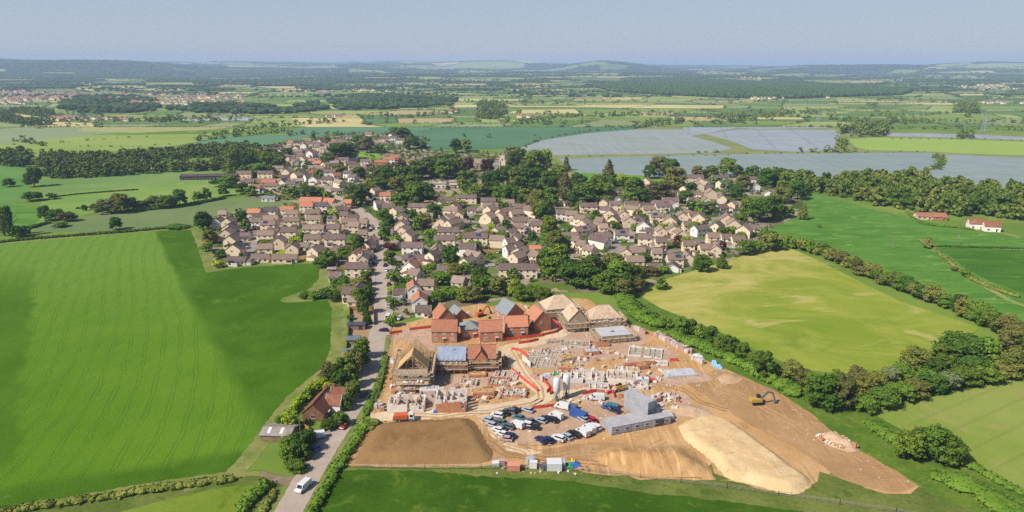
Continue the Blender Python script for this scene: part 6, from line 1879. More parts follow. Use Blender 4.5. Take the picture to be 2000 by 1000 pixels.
for i_, (u_, v_, w_, d_, h_, a_, o_, in_, lb_) in enumerate(((1050, 700, 7, 5, .7, 10, 'blockw', 'block', 'small pale foundation left of the centre grid'), (1100, 742, 7, 5, 1.3, -8, 'block', 'blockw', 'block walls between silos and bright white walls'), (1228, 728, 9, 5, .8, -6, 'block', 'blockw', 'low block walls above the pinkish ones'),
        (1290, 716, 6, 4, .7, -8, 'blockw', 'blockw', 'small pale foundation right of the long brick wall'), (915, 755, 6, 4.5, 1.2, -4, 'block', 'block', 'small block walls left of the brick edged grid'), (1165, 660, 8, 3, .8, 6, 'block', 'block', 'narrow block footing below the scaffolded houses'), (1090, 690, 8, 4, .6, 10, 'block', 'blockw', 'pale footing just below the upper haul road'))):
    shell(u_, v_, w_, d_, h_, a_, o_, in_, lb_, 40 + i_)
def lowblock(u, v, L, D, H, ang, mat, top, label, name='foundation_block', cat='foundation'):
    x, y = G(u, v)
    t = empty(name, (x, y + D / 2, 0.1), R(ang), label, cat)
    b = MB(); b.box(-L / 2, L / 2, -D / 2, D / 2, 0, H)
    for k in range(int(L / 1.6)): b.box(-L / 2 + 1.6 * k, -L / 2 + 1.6 * k + .9, -D / 2 - .12, -D / 2, 0, H * random.uniform(.4, .9))
    link('base', b.mesh('base', mat), t)
    b = MB(); b.box(-L / 2 + .35, L / 2 - .35, -D / 2 + .35, D / 2 - .35, H, H + .1)
    for k in range(6): b.box(*(lambda cx, cy: (cx, cx + .8, cy, cy + .5, H + .1, H + .1 + random.uniform(.1, .5)))(random.uniform(-L / 2 + .4, L / 2 - 1.4), random.uniform(-D / 2 + .4, D / 2 - 1)))
    link('deck', b.mesh('deck', top), t)
    return t
MBRK = MW['brick']; M_SCREED = plain('pale_screed', (214, 214, 216), (198, 198, 202), 0.3)
lowblock(932, 738, 6.5, 3.2, 1.0, 6, MBRK, M_SOIL, 'low brick walled bay left of the white fronted foundation')
lowblock(944, 776, 7.5, 3.6, 1.6, 4, MBRK, M_SOIL, 'brick garage base below the brick edged grid')
lowblock(1108, 706, 7, 4.5, 1.2, 24, M_CONC, M_SOIL, 'concrete base with a shadowed right side, centre of site')
lowblock(1156, 694, 6, 3.4, 1.4, 10, MBRK, M_SCREED, 'brick block with white screeded top')
lowblock(1176, 678, 6, 3.0, 1.0, 4, MBRK, MBRK, 'stacked red bricks below the screeded slab')
lowblock(1250, 716, 13, 1.4, 1.3, 12, MBRK, MBRK, 'long low brick wall in front of the pale foundation', 'brick_wall', 'brick wall')
lowblock(1256, 722, 4, 3.2, 1.4, 10, MBRK, M_SOIL, 'square brick base meeting the long low wall')
lowblock(1108, 726, 7, 2.4, 1.4, -4, MBRK, M_SOIL, 'brick base left of the bright white block walls')
lowblock(1330, 737, 12, 6, 0.6, 8, M_SCREED, M_SCREED, 'white screeded slab nearest the right hand hedge')
lowblock(838, 776, 6.5, 3.4, 2.7, 0, MW['blockw'], M_SCREED, 'pale flat roofed bay between the block shells')
lowblock(1085, 670, 8, 2.6, .9, 10, M_CONC, M_PALE, 'narrow concrete base beside the upper haul road')
# screeded first floor slab with its scaffold
def slab():
    x, y = G(1200, 668)
    t = empty('unfinished_house', (x, y + 5, 0.1), R(12), 'walls topped by a pale grey first floor slab', 'unfinished house')
    L, D = 13, 9.5
    link('wall', wall_mesh(L, D, 2.6, 0.02, MW['stone'], 1), t)
    b = MB(); b.box(-L / 2 - .1, L / 2 + .1, -D / 2 - .1, D / 2 + .1, 2.62, 2.85); link('floor_slab', b.mesh('floor_slab', M_SCREED), t)
    b = MB(); b.box(-1, .6, -.8, .3, 2.86, 2.95); link('stair_opening', b.mesh('stair_opening', M_GLASS), t)
    b = MB(); b.box(-.5, .5, -.06, .05, 0, 1.2); om = b.mesh('window_opening', M_GLASS)
    for k in range(4): link('window_opening', om, t, (-5 + 3.2 * k, -D / 2 - .01, .8))
    scaffold(t, L, D, 2.2, 'low scaffold round the screeded slab')
slab()
# ---- silos, cabins, skips, machines
def silo(u, v, label):
    x, y = G(u, v)
    t = empty('mortar_silo', (x, y, 0.15), 0, label, 'silo', 'white mortar silos by the haul road')
    b = MB(); b.tube([(2.4, .25), (3.7, 1.25), (8.0, 1.25), (8.5, .9), (8.7, .3)], 18); link('tank', b.mesh('tank', PM['white'], True), t)
    b = MB()
    for a in range(4):
        c, s = math.cos(a * math.pi / 2 + .78), math.sin(a * math.pi / 2 + .78)
        b.bar((1.3 * c, 1.3 * s, 0), (1.2 * c, 1.2 * s, 4.0), .14)
        c2, s2 = math.cos(a * math.pi / 2 + 2.35), math.sin(a * math.pi / 2 + 2.35)
        b.bar((1.3 * c, 1.3 * s, .4), (1.25 * c2, 1.25 * s2, 2.2), .09)
    link('legs', b.mesh('legs', M_STEEL), t)
    b = MB(); b.box(-.5, .5, -.5, .5, .4, 1.5); b.tube([(1.5, .25), (2.5, .25)], 8); link('mixer', b.mesh('mixer', PM['grey']), t)
silo(1087, 783, 'left hand white mortar silo, the nearer one')
silo(1106, 776, 'right hand white mortar silo, the farther one')
M_CAB = plain('grey_cabin_steel', (190, 192, 200), (172, 174, 184), 0.4, rough=0.5)
M_CABR = plain('grey_cabin_roof', (200, 196, 200), (182, 178, 184), 0.5, rough=0.6)
def cabin(x, y, z, a, L, D, H, label, mat=None, roof=None, group=None, wins=True, name='site_cabin', cat='site cabin', doord=True):
    mat = mat or M_CAB; roof = roof or M_CABR
    t = empty(name, (x, y, z), a, label, cat, group)
    b = MB(); b.box(-L / 2, L / 2, -D / 2, D / 2, 0.1, H)
    for k in range(int(L / 0.55)):
        xx = -L / 2 + .3 + .55 * k
        for s in (-1, 1): b.box(xx, xx + .2, s * D / 2 - .03, s * D / 2 + .03, .25, H - .2)
    link('body', b.mesh('body', mat), t)
    b = MB(); b.box(-L / 2 - .05, L / 2 + .05, -D / 2 - .05, D / 2 + .05, H, H + .1); link('roof', b.mesh('roof', roof), t)
    if wins:
        wm = cached('cabwin', lambda: window_mesh(1.1, .9))
        for s in (-1, 1): link('window', wm, t, (s * L / 4, -D / 2 - .05, 1.1))
    if doord:
        b = MB(); b.box(-.45, .45, -.08, -.03, .12, 2.1); link('door', b.mesh('door', PM['grey']), t, (0, -D / 2, 0))
    return t
def between(p, q, f): return p[0] + (q[0] - p[0]) * f, p[1] + (q[1] - p[1]) * f
c0, c1 = G(1194, 852), G(1310, 829)
a = math.atan2(c1[1] - c0[1], c1[0] - c0[0])
Lc = math.dist(c0, c1); n_ = 3; cw = Lc / n_
for k in range(n_):
    m = between(c0, c1, (k + .5) / n_)
    for j in range(2 if k < 2 else 1):
        px, py = m[0] - math.sin(a) * (1.6 + 3.1 * j), m[1] + math.cos(a) * (1.6 + 3.1 * j)
        cabin(px, py, .2, a, cw - .15, 3.0, 2.7, '%s cabin of the %s row of the long grey office block' % (nth(k + 1), 'front' if j == 0 else 'back'), group='grey cabins of the site office', wins=True, doord=(k == 2))
# dark panel painted as the shade inside the open last front cabin
m = between(c0, c1, 2.45 / n_)
b = MB(); b.box(-1.6, 1.6, -.12, -.04, .3, 2.4)
link('doorway_shade', b.mesh('doorway_shade', M_GLASS), [o for o in bpy.data.objects if o.get('label') == 'third cabin of the front row of the long grey office block'][0], (-.6, -1.5, 0))
# the tall stack
d0 = G(1246, 812)
cabin(d0[0] + .5, d0[1] + 1.5, .2, R(128), 10.5, 3.4, 3.1, 'lower unit of the tall grey cabin stack', group='grey cabins of the site office', wins=True)
cabin(d0[0] + .5, d0[1] + 1.5, 3.45, R(128), 10.5, 3.4, 3.1, 'upper unit of the tall grey cabin stack', group='grey cabins of the site office', wins=True, doord=False)
d0 = G(1275, 816)
cabin(d0[0], d0[1] + 2, .2, R(20), 4.5, 3.2, 2.8, 'small grey cabin between tall stack and long block', wins=False)
cabin(*G(1271, 798), .2, R(10), 3, 2.6, 2.6, 'small blue storage container beside the tall grey cabins', mat=PM['blue'], roof=PM['blue'], name='container', cat='container', wins=False, doord=False)
p = G(1110, 798); cabin(p[0], p[1], .25, R(152), 6, 2.4, 1.5, 'blue skip container left of the vans', mat=PM['blue'], roof=PM['grey'], name='skip', cat='skip', wins=False, doord=False)
p = G(1130, 816); cabin(p[0], p[1], .25, R(140), 6, 2.4, 2.2, 'blue shipping container in the car park', mat=PM['blue'], roof=PM['blue'], name='container', cat='container', wins=False, doord=False)
p = G(1196, 798); cabin(p[0], p[1], .25, R(150), 4, 2.2, 1.4, 'green skip left of the grey cabins', mat=PM['green'], roof=PM['teal'], name='skip', cat='skip', wins=False, doord=False)
def excavator(u, v, ang, col, label, sc=1.0):
    x, y = G(u, v)
    t = empty('excavator', (x, y, 0.15), R(ang), label, 'excavator'); t.scale = (sc,) * 3
    for s in (-1, 1):
        b = MB(); prism(b, [(-1.9, .15), (-1.6, 0), (1.6, 0), (1.9, .15), (2.0, .5), (1.7, .85), (-1.7, .85), (-2.0, .5)], .6); link('track', b.mesh('track', M_TYRE), t, (0, s * 1.15, 0))
    b = MB(); b.box(-2.1, 1.3, -1.25, 1.25, 1.0, 2.0); prism(b, [(-2.5, 1.0), (-1.6, 1.0), (-1.6, 2.2), (-2.4, 2.1)], 2.4); h = link('housing', b.mesh('housing', PM[col]), t)
    b = MB(); prism(b, [(.1, 2.0), (1.5, 1.5), (1.6, 2.2), (1.2, 3.0), (.1, 3.05)], 1.1, .9); link('cab', b.mesh('cab', M_CGLASS), t, (0, .7, 0))
    dk = PM['grey'] if col == 'yellow' else PM[col]
    b = MB(); b.bar((.9, -.3, 1.7), (3.3, -.3, 4.3), .45, .6); b.bar((3.3, -.3, 4.3), (4.9, -.3, 4.1), .42, .5); link('boom', b.mesh('boom', dk), t)
    b = MB(); b.bar((4.9, -.3, 4.2), (6.0, -.3, 1.6), .36, .45); link('stick', b.mesh('stick', dk), t)
    b = MB(); prism(b, [(5.6, .4), (6.1, 1.7), (6.5, 1.2), (6.6, .5), (6.1, .1)], 1.1); link('bucket', b.mesh('bucket', PM['grey']), t, (0, -.3, 0))
excavator(1478, 789, 5, 'yellow', 'yellow excavator with grey boom on the stripped ground', 1.01)
excavator(938, 618, 40, 'orange', 'orange excavator behind the new brick houses', .95)
def telehandler(u, v, ang, col, label, up=0.0):
    x, y = G(u, v)
    t = empty('telehandler', (x, y, 0.15), R(ang), label, 'telehandler')
    b = MB(); prism(b, [(-2.3, .6), (2.0, .6), (2.2, 1.1), (.6, 1.25), (-2.2, 1.5), (-2.4, 1.2)], 1.9); link('chassis', b.mesh('chassis', PM[col]), t)
    b = MB(); prism(b, [(-.6, 1.3), (.7, 1.3), (.5, 2.5), (-.5, 2.5)], .95, .9); link('cab', b.mesh('cab', M_CGLASS), t, (0, .5, 0))
    b = MB(); b.bar((-2.0, -.4, 1.7), (3.2, -.4, 1.5 + up), .34, .4); link('boom', b.mesh('boom', PM[col]), t)
    b = MB(); b.box(3.2, 3.35, -1.0, .3, .9 + up, 1.9 + up); b.box(3.3, 4.4, -.8, -.65, .9 + up, 1.0 + up); b.box(3.3, 4.4, -.05, .1, .9 + up, 1.0 + up); link('forks', b.mesh('forks', PM['grey']), t)
    wm = cached(('wheel', .6), lambda: wheel_mesh(.6, .45))
    for sx in (-1.4, 1.5):
        for sy in (-1, 1): link('wheel', wm, t, (sx, sy * .95, .6))
telehandler(956, 630, -20, 'yellow', 'yellow telehandler left of the tall slate roofed house')
telehandler(1050, 606, 100, 'orange', 'orange telehandler beside the scaffolded stone house', 2.5)
telehandler(1212, 763, 20, 'yellow', 'pale yellow telehandler beside the tall grey cabins', .6)
# orange lorry on the haul road
def lorry():
    x, y = G(788, 822)
    t = empty('skip_lorry', (x, y, .2), R(4), 'orange lorry on the haul road beside the block walls', 'lorry')
    b = MB(); b.box(-3.4, 3.3, -1.1, 1.1, .7, 1.0); link('chassis', b.mesh('chassis', PM['grey']), t)
    b = MB(); prism(b, [(-3.3, 1.0), (1.4, 1.0), (1.6, 2.5), (-3.0, 2.3)], 2.3); link('skip_body', b.mesh('skip_body', PM['orange']), t)
    b = MB(); prism(b, [(1.8, .6), (3.6, .6), (3.6, 1.7), (3.3, 2.6), (1.8, 2.7)], 2.2, .95); c = link('cab', b.mesh('cab', PM['white']), t)
    b = MB(); b.add([(3.62, -.9, 1.7), (3.62, .9, 1.7), (3.36, .85, 2.5), (3.36, -.85, 2.5)], [(0, 1, 2, 3)]); b.box(2.2, 3.2, -1.12, -1.09, 1.7, 2.4); link('windscreen', b.mesh('windscreen', M_CGLASS), c)
    wm = cached(('wheel', .48), lambda: wheel_mesh(.48, .32))
    for sx in (-2.3, -1.2, 2.6):
        for sy in (-1, 1): link('wheel', wm, t, (sx, sy * 1.0, .48))
lorry()
# ---- barriers and hoarding
M_BARR = plain('red_plastic_barrier', (240, 104, 84), (226, 84, 70), 1.0, rough=0.5)
def barrier(s, label, z=.25):
    return panel_fence('plastic_barrier', GL(s), 1.15, M_BARR, label, 'barrier', 2.0, .12, 'red plastic barriers round the site roads', z)
for s, l in (('972,668 1000,664 1030,661 1060,657 1085,651 1095,644 1089,634 1076,626', 'long red barrier before the new brick houses'), ('1013,673 1035,670 1052,666', 'short red barrier across the upper haul road'),
             ('999,684 1012,686 1022,692 1031,699', 'red barrier above the white hoarding'), ('985,699 991,706 992,716', 'short red barrier right of the half tiled house'),
             ('950,723 972,719 988,715', 'red barrier in front of the half tiled house'), ('1000,724 1018,740 1036,754 1050,766', 'red barrier along the left side of the haul road'),
             ('1056,738 1064,748 1076,764', 'red barrier along the right side of the haul road'), ('1068,768 1074,762 1082,768 1074,772', 'cluster of red barriers left of the silos'),
             ('1138,772 1175,765 1212,755', 'long red barrier below the white block walls'), ('1006,798 1014,806 1018,800', 'red barriers at the car park entrance'),
             ('1040,800 1070,797 1096,793', 'red barrier at the top of the car park'), ('760,654 785,650', 'red barrier beside the road at the site corner'), ('800,646 842,641', 'red barrier behind the timber trussed house'),
             ('1308,706 1324,706', 'red barrier right of the pale foundation'), ('1268,744 1282,746', 'red barrier right of the white crates'), ('1186,772 1196,768 1200,778', 'red barriers left of the tall grey cabins')):
    barrier(s, l)
panel_fence('site_hoarding', GL('1020,704 1036,719'), 2.4, PM['white'], 'white hoarding panel beside the haul road', 'hoarding', 2.4, .1, z=.2)
M_WIRE = plain('wire_fence', (168, 156, 140), rough=0.6)
panel_fence('field_fence', GL('700,914 830,917 940,916 1050,916 1150,922 1250,934 1330,944 1420,954 1520,968 1640,986 1750,1002 1850,1020'), 1.3, M_WIRE, 'post and rail fence along the lower edge of the site', 'fence', 3.0, .07, rail=True)
panel_fence('road_fence', GL('762,648 758,680 757,702 750,730 744,758 733,788'), 1.8, M_WIRE, 'mesh fence between road verge and site', 'fence', 3.0, .05, rail=True)
# ---- brick packs, crates, bins
M_PACK = plain('pink_brick_pack', (214, 176, 164), (190, 150, 138), 1.2, rnd=.12)
M_PACKW = plain('white_wrapped_blocks', (226, 216, 206), (204, 192, 182), 1.0, rnd=.1)
def pack_mesh(m):
    b = MB(); b.box(-.55, .55, -.5, .5, .14, 1.1); b.box(-.5, .5, -.45, .45, 1.1, 1.35); return b.mesh('bricks', m)
def pallet_mesh():
    b = MB()
    for k in range(3): b.box(-.6 + .5 * k, -.4 + .5 * k, -.5, .5, 0, .1)
    for k in range(5): b.box(-.6, .6, -.5 + .22 * k, -.38 + .22 * k, .1, .14)
    return b.mesh('pallet', M_TIMB)
def packs(s, n, zone, mats=(M_PACK, M_PACKW), rows=1, sc=1.25):
    pts = GL(s); D = [0]
    for a, b in zip(pts[:-1], pts[1:]): D.append(D[-1] + math.dist(a, b))
    for r_ in range(rows):
        for k in range(n):
            d = D[-1] * (k + .5) / n
            i = max(j for j in range(len(D) - 1) if D[j] <= d)
            f = (d - D[i]) / (D[i + 1] - D[i])
            x, y = between(pts[i], pts[i + 1], f)
            ang = math.atan2(pts[i + 1][1] - pts[i][1], pts[i + 1][0] - pts[i][0])
            x += -math.sin(ang) * 1.6 * r_ + random.uniform(-.2, .2); y += math.cos(ang) * 1.6 * r_ + random.uniform(-.2, .2)
            m = mats[(k * 7 + r_ * 3) // 3 % len(mats)]
            t = empty('brick_pack', (x, y, .1), ang + random.uniform(-.2, .2), cat='brick pack'); t.scale = (sc, sc, sc * random.uniform(.8, 1.3))
            link('bricks', cached(('pack', m.name), lambda: pack_mesh(m)), t); link('pallet', cached('pallet', pallet_mesh), t)
            u, v = PX(x, y, 0)
            ZONES.setdefault(zone, []).append((u, v, t, 'pink brick pack' if m is M_PACK else 'white wrapped block pack'))
packs('1279,656 1300,668 1322,680 1345,692', 17, 'P:in the long row by the hedge bank', rows=2)
packs('1226,638 1246,646 1262,654', 9, 'P:in the short row above the hedge bank corner', rows=1)
packs('1280,786 1300,778 1322,784', 7, 'P:behind the grey cabins', rows=2)
packs('1352,702 1362,706 1372,712', 5, 'P:just below the long hedge bank row', mats=(M_PACKW,))
packs('733,800 742,792 748,806', 4, 'P:at the site corner by the road hedge', mats=(M_PACKW, M_PACK))
packs('1292,812 1305,812 1312,820', 5, 'P:right of the grey cabins', mats=(M_PACKW,))
packs('1235,752 1258,748', 3, 'P:beside the pinkish block walls', mats=(M_PACKW,))
packs('1040,738 1060,745', 4, 'P:beside the tarpaulins', mats=(M_PACK, M_PACKW))
packs('880,766 905,762', 3, 'P:behind the taller block shell', mats=(M_PACK,))
for i, (u, v, L, col, lb) in enumerate(((1250, 748, 2.4, 'white', 'left hand white crate below the pinkish walls'), (1260, 748, 2.2, 'white', 'right hand white crate below the pinkish walls'))):
    p = G(u, v); cabin(p[0], p[1], .1, R(4), L, 2, 1.9, lb, mat=PM[col], roof=PM[col], name='crate', cat='crate', wins=False, doord=False)
# store compound along the lower hedge
for u, v, L, D, H, col, ang, lb in ((1003, 922, 3.6, 2.4, 1.8, 'orange', 0, 'pale orange open container by the lower field'), (1083, 922, 4.2, 3.2, 2.4, 'white', 0, 'white storage container in the lower compound'), (1096, 918, 2.4, 2.4, 2.2, 'silver', 0, 'small silver container right of the white one'),
                                    (1042, 918, 1.6, 2.2, 2.0, 'white', 80, 'narrow white cabinet left of the white container'), (968, 914, 1.8, 1.6, 1.3, 'white', 10, 'small white crate at the left end of the compound'), (980, 911, 1.8, 1.4, 1.6, 'pink', 10, 'pinkish crate beside the small white one'),
                                    (1066, 920, 1.8, 1.8, 1.6, 'grey', 10, 'dark grey bin left of the white container'), (1036, 908, 2.2, 1.8, 1.7, 'silver', 20, 'silver tank trailer above the narrow cabinet')):
    p = G(u, v); cabin(p[0], p[1] + D / 2, .1, R(ang), L, D, H, lb, mat=PM[col] if col != 'orange' else plain('faded_orange_paint', (236, 160, 128), rough=.6), roof=PM[col] if col != 'orange' else plain('faded_orange_paint', (236, 160, 128)), name='container', cat='container', wins=False, doord=False)
def tarp(u, v, w, d, h, col, label, seed):
    r = np.random.default_rng(seed)
    x, y = G(u, v)
    n = 12
    g = np.linspace(-1, 1, n); X, Y = np.meshgrid(g, g)
    Z = np.clip(1.15 - np.maximum(abs(X), abs(Y)) ** 4 * 1.15, 0, 1) * h * (.8 + .3 * np.sin(X * 3 + seed) * np.cos(Y * 2.5)) + r.uniform(-.06, .06, X.shape)
    V = np.c_[(X * w / 2).ravel(), (Y * d / 2).ravel(), np.maximum(Z, 0).ravel()]
    idx = np.arange(n * n).reshape(n, n)
    F = np.stack([idx[:-1, :-1], idx[:-1, 1:], idx[1:, 1:], idx[1:, :-1]], -1).reshape(-1, 4)
    o = link('tarpaulin', np_mesh('tarpaulin', V, F, [plain('tarp_' + col, {'blue': (60, 120, 210), 'green': (40, 170, 110), 'yellow': (236, 210, 50), 'sky': (150, 200, 226), 'grey': (190, 196, 204), 'white': (232, 234, 236), 'tan': (214, 186, 140)}[col], rough=.5)]), None, (x, y + d / 2, .12), random.uniform(-.3, .3))
    tag(o, label, 'tarpaulin')
for i, (u, v, w, d, h, c, l) in enumerate(((1112, 919, 2.0, 3, 1.3, 'green', 'green tarpaulin over a pile in the lower compound'), (1124, 915, 3.2, 2.4, 1.2, 'blue', 'blue tarpaulin right of the green one'), (1120, 906, 1.3, 1.6, 1.2, 'yellow', 'yellow bag above the blue tarpaulin'),
        (1087, 737, 1.7, 2.2, 1.6, 'green', 'round green cover behind the silos'), (1091, 741, 1.4, 1.8, 1.2, 'yellow', 'yellow cover touching the green one'), (1070, 738, 3.0, 3, 1.2, 'grey', 'pale grey sheeting left of the green cover'),
        (1398, 717, 2.4, 4, 1.8, 'sky', 'pale blue sheeting at the hedge edge'), (1407, 722, 2.4, 3, 1.4, 'sky', 'second pale blue sheeting, nearer the excavator'), (1365, 700, 3.6, 3, 1.2, 'white', 'crumpled white sheeting at the hedge edge'), (1352, 690, 2.0, 3, 1.5, 'grey', 'grey blue cover at the end of the brick packs'),
        (1303, 822, 3.4, 3, 1.2, 'white', 'white sheeting right of the cabins'), (850, 808, 1.4, 1.6, 1.2, 'blue', 'blue cover between the block shells'), (1125, 792, 2.4, 2.4, 1.0, 'tan', 'tan sand pile cover by the blue skip'), (835, 752, 2.0, 2.4, 1.6, 'white', 'white bag beside the scaffolded timber house'))):
    tarp(u, v, w, d, h, c, l, i + 1)
# small loose timber and block stacks across the site
def stack(u, v, zone, r):
    x, y = G(u, v)
    b = MB()
    k = r.choice(['t', 'b', 'b', 'b', 'p'])
    if k == 't':
        for i in range(4): b.box(-1.2 + .05 * i, 1.2, -.4 + .2 * i, -.24 + .2 * i, .1, .1 + r.uniform(.2, .6))
    elif k == 'b':
        for i in range(5): b.box(-.6 + .3 * i, -.34 + .3 * i, -.4, .4, 0, r.uniform(.3, .9))
    else:
        for i in range(3): b.box(-.7 + .5 * i, -.3 + .5 * i, -.5 + .1 * i, .5, 0, r.uniform(.3, .8))
    m, nm, lk = {'t': (M_TIMB, 'timber_stack', 'timber stack'), 'b': (MW['blockw'] if r.random() < .6 else MW['block'], 'block_stack', 'pale block stack'), 'p': (MBRK, 'brick_stack', 'loose brick stack')}[k]
    o = link(nm, b.mesh(nm, m), None, (x, y, .1), r.uniform(0, 3), (1.3, 1.3, 1.3))
    o['category'] = 'stack'
    ZONES.setdefault(zone, []).append((u, v, o, lk))
rr = random.Random(21)
for zone, poly, n in (('S:near car park and cabins', '1100,785 1180,770 1330,780 1340,830 1300,800 1180,795', 22), ('S:near the half tiled house', '880,740 960,735 1040,700 1050,760 960,800 900,760', 38), ('S:right half of site', '1040,690 1140,660 1250,690 1300,700 1330,740 1240,750 1100,740', 70), ('S:near the timber trussed house', '765,700 780,680 770,760 850,765 860,745 760,790', 26),
                      ('S:behind new brick houses', '850,610 930,600 1040,600 1075,615 960,650', 10)):
    pp = [tuple(map(float, q.split(','))) for q in poly.split()]
    c = 0
    while c < n:
        u, v = rr.uniform(min(p[0] for p in pp), max(p[0] for p in pp)), rr.uniform(min(p[1] for p in pp), max(p[1] for p in pp))
        if inside(u, v, pp) and not on_haul(*G(u, v), 4.8): stack(u, v, zone, rr); c += 1
# ================================================================= INDIVIDUAL TREES AND HEDGES
def trees(zone, data, k=1.0, x0=0, y0=0):
    for e in data.replace('\n', ' ').split(';'):
        e = e.split()
        if not e: continue
        col = e[4] if len(e) > 4 else 'mid'
        sh = e[5] if len(e) > 5 else 'r'
        tree(x0 + float(e[0]) * k, y0 + float(e[1]) * k, float(e[2]) * k, float(e[3]) * k, col, sh, zone)
def tline(zone, s, n, w, h, cols, shapes='rw', jit=3):
    P_ = [tuple(map(float, p.split(','))) for p in s.split()]
    D = [0]
    for a, b in zip(P_[:-1], P_[1:]): D.append(D[-1] + math.dist(a, b))
    for k in range(n):
        d = D[-1] * (k + .5 + random.uniform(-.25, .25)) / n
        i = max(j for j in range(len(D) - 1) if D[j] <= max(0, d)); f = (d - D[i]) / (D[i + 1] - D[i])
        u, v = between(P_[i], P_[i + 1], f)
        sc = random.uniform(.7, 1.3) * (w[0] + (w[1] - w[0]) * d / D[-1]); hs = random.uniform(.75, 1.25) * (h[0] + (h[1] - h[0]) * d / D[-1])
        tree(u + random.uniform(-jit, jit), v + random.uniform(-jit, jit) * .5, sc, hs, random.choice(cols), random.choice(shapes), zone)
Z1 = 'T:hedge between site and dry pasture'
trees(Z1, '''1310 642 22 22 mid;1332 656 34 42 mid;1352 655 30 34 dark;1368 662 26 30 mid;1390 672 36 36 dark;1408 680 28 30 mid;1428 692 42 40 dark;1452 702 36 34 mid;1472 712 30 28 mid w;1496 744 58 60 dark;1520 740 28 30 mid;1548 750 50 46 olive;1574 758 44 42 brown w;
1588 776 40 48 mid;1612 804 84 74 dark;1650 806 56 76 brown;1674 770 46 56 brown;1690 780 44 50 olive;1636 768 44 46 mid;1280 628 26 20 dark w;1262 616 24 18 mid w;1246 604 24 18 dark w;1230 592 24 20 mid w;1296 634 22 18 mid w''')
Z2 = 'T:double hedgerow above mown field'
trees(Z2, '''1716 762 46 40 olive w;1742 752 44 40 silver w;1766 744 46 38 mid w;1796 728 66 50 olive;1830 738 50 42 dark w;1850 722 60 50 mid;1890 716 96 72 dark w;1932 722 70 66 mid;1978 704 60 76 brown;1996 740 70 70 olive w;2030 720 80 80 mid;1975 664 60 50 olive;
1730 800 66 44 mid w;1764 788 60 44 mid w;1796 780 56 44 olive w;1826 770 60 46 dark w;1858 764 54 40 silver w;1890 758 60 46 mid w;1930 750 76 44 mid w;1972 742 60 40 olive w;2010 736 70 44 mid w;1695 812 44 40 mid w;1815 760 50 40 mid w;1905 740 60 50 dark w''')
Z3 = 'T:clump beside the mown field'
trees(Z3, '1782 906 70 62 mid;1806 900 60 60 dark;1836 912 76 76 mid;1864 916 64 62 mid;1822 886 50 50 olive;1796 884 44 48 brown')
Z4 = 'T:long hedge above dry pasture'
tline(Z4, '1488,458 1506,474 1536,484 1580,494 1612,502 1650,520 1700,544 1740,562 1790,582 1830,596 1870,612 1920,636 1960,656 1998,676', 44, (24, 44), (24, 44), ['mid', 'mid', 'dark', 'olive', 'mid', 'dark', 'brown'])
Z5 = 'T:pasture corner and green field'
trees(Z5, '1373 533 40 40 dark;1411 526 28 34 mid c;1293 567 28 28 mid;1458 500 40 34 mid;1504 492 44 40 olive;1478 496 30 30 mid;1524 490 30 24 dark w;1486 436 56 62 dark w;1512 430 46 56 dark;1462 432 44 50 mid;1570 430 22 40 olive c;1600 445 8 10 mid;1815 486 26 22 olive;1888 542 22 18 mid w;1866 530 16 12 brown w')
Z6 = 'T:green belt between estates'
trees(Z6, '''1064 440 38 50 dark;1052 430 40 46 olive;1072 470 46 54 mid;1084 500 36 60 olive;1090 520 56 50 mid;1080 545 60 52 mid;1104 548 46 46 dark;1130 565 84 66 dark w;1158 552 50 60 dark;1196 548 60 60 olive;1188 576 50 54 mid;1210 562 60 60 mid;1236 566 50 52 dark;1222 584 50 42 brown;1248 572 34 32 brown;1100 495 40 40 mid;1170 572 40 40 mid;1062 520 30 40 mid;1070 490 40 40 mid;1238 548 36 40 mid w''')
Z7 = 'T:behind the building site'
trees(Z7, '''920 592 52 38 olive w;944 578 50 50 dark w;905 590 44 34 mid w;938 556 46 40 dark;970 580 50 44 olive;1006 584 34 44 lime;1018 590 34 40 mid;1040 590 44 40 mid w;1062 592 40 36 mid w;1000 548 26 30 mid;879 520 46 44 dark;830 598 30 26 dark w;880 585 40 30 mid w;760 518 30 34 mid;764 600 26 26 mid w;764 640 26 30 mid w;766 578 24 24 lime w;765 552 26 28 mid w;1085 590 30 24 mid w;862 560 44 34 mid w;890 540 40 30 olive w;912 530 30 26 mid w;856 590 34 26 mid w''')
Z8 = 'T:left side of main road'
trees(Z8, '''700 722 44 44 dark;690 736 50 54 olive;706 704 40 48 mid;672 744 48 50 mid;656 752 40 42 dark;640 750 40 44 brown;662 768 50 46 dark;684 760 40 52 mid;628 766 34 28 lime;612 772 34 26 lime;600 782 28 26 mid;646 772 34 26 lime;692 776 30 34 mid;684 790 34 44 olive;676 804 26 34 mid;664 836 38 32 mid;640 842 34 26 dark w;566 842 44 38 lime;548 838 30 26 mid;602 872 36 34 dark;584 892 50 46 dark;566 908 46 44 mid;596 902 30 34 dark;576 926 44 26 mid w;560 880 36 30 mid;
708 616 30 50 dark;700 598 34 40 mid;716 636 24 40 dark c;650 590 34 26 dark w;632 584 34 24 dark w;612 586 30 20 mid w;594 584 26 16 dark w;672 580 40 30 olive w;660 570 44 30 mid w;700 574 44 34 olive;712 560 30 34 mid;668 560 30 24 dark w;720 590 20 40 dark;638 770 20 24 yellow;684 626 16 14 dark w''')
Z9 = 'T:round the left hand estate'
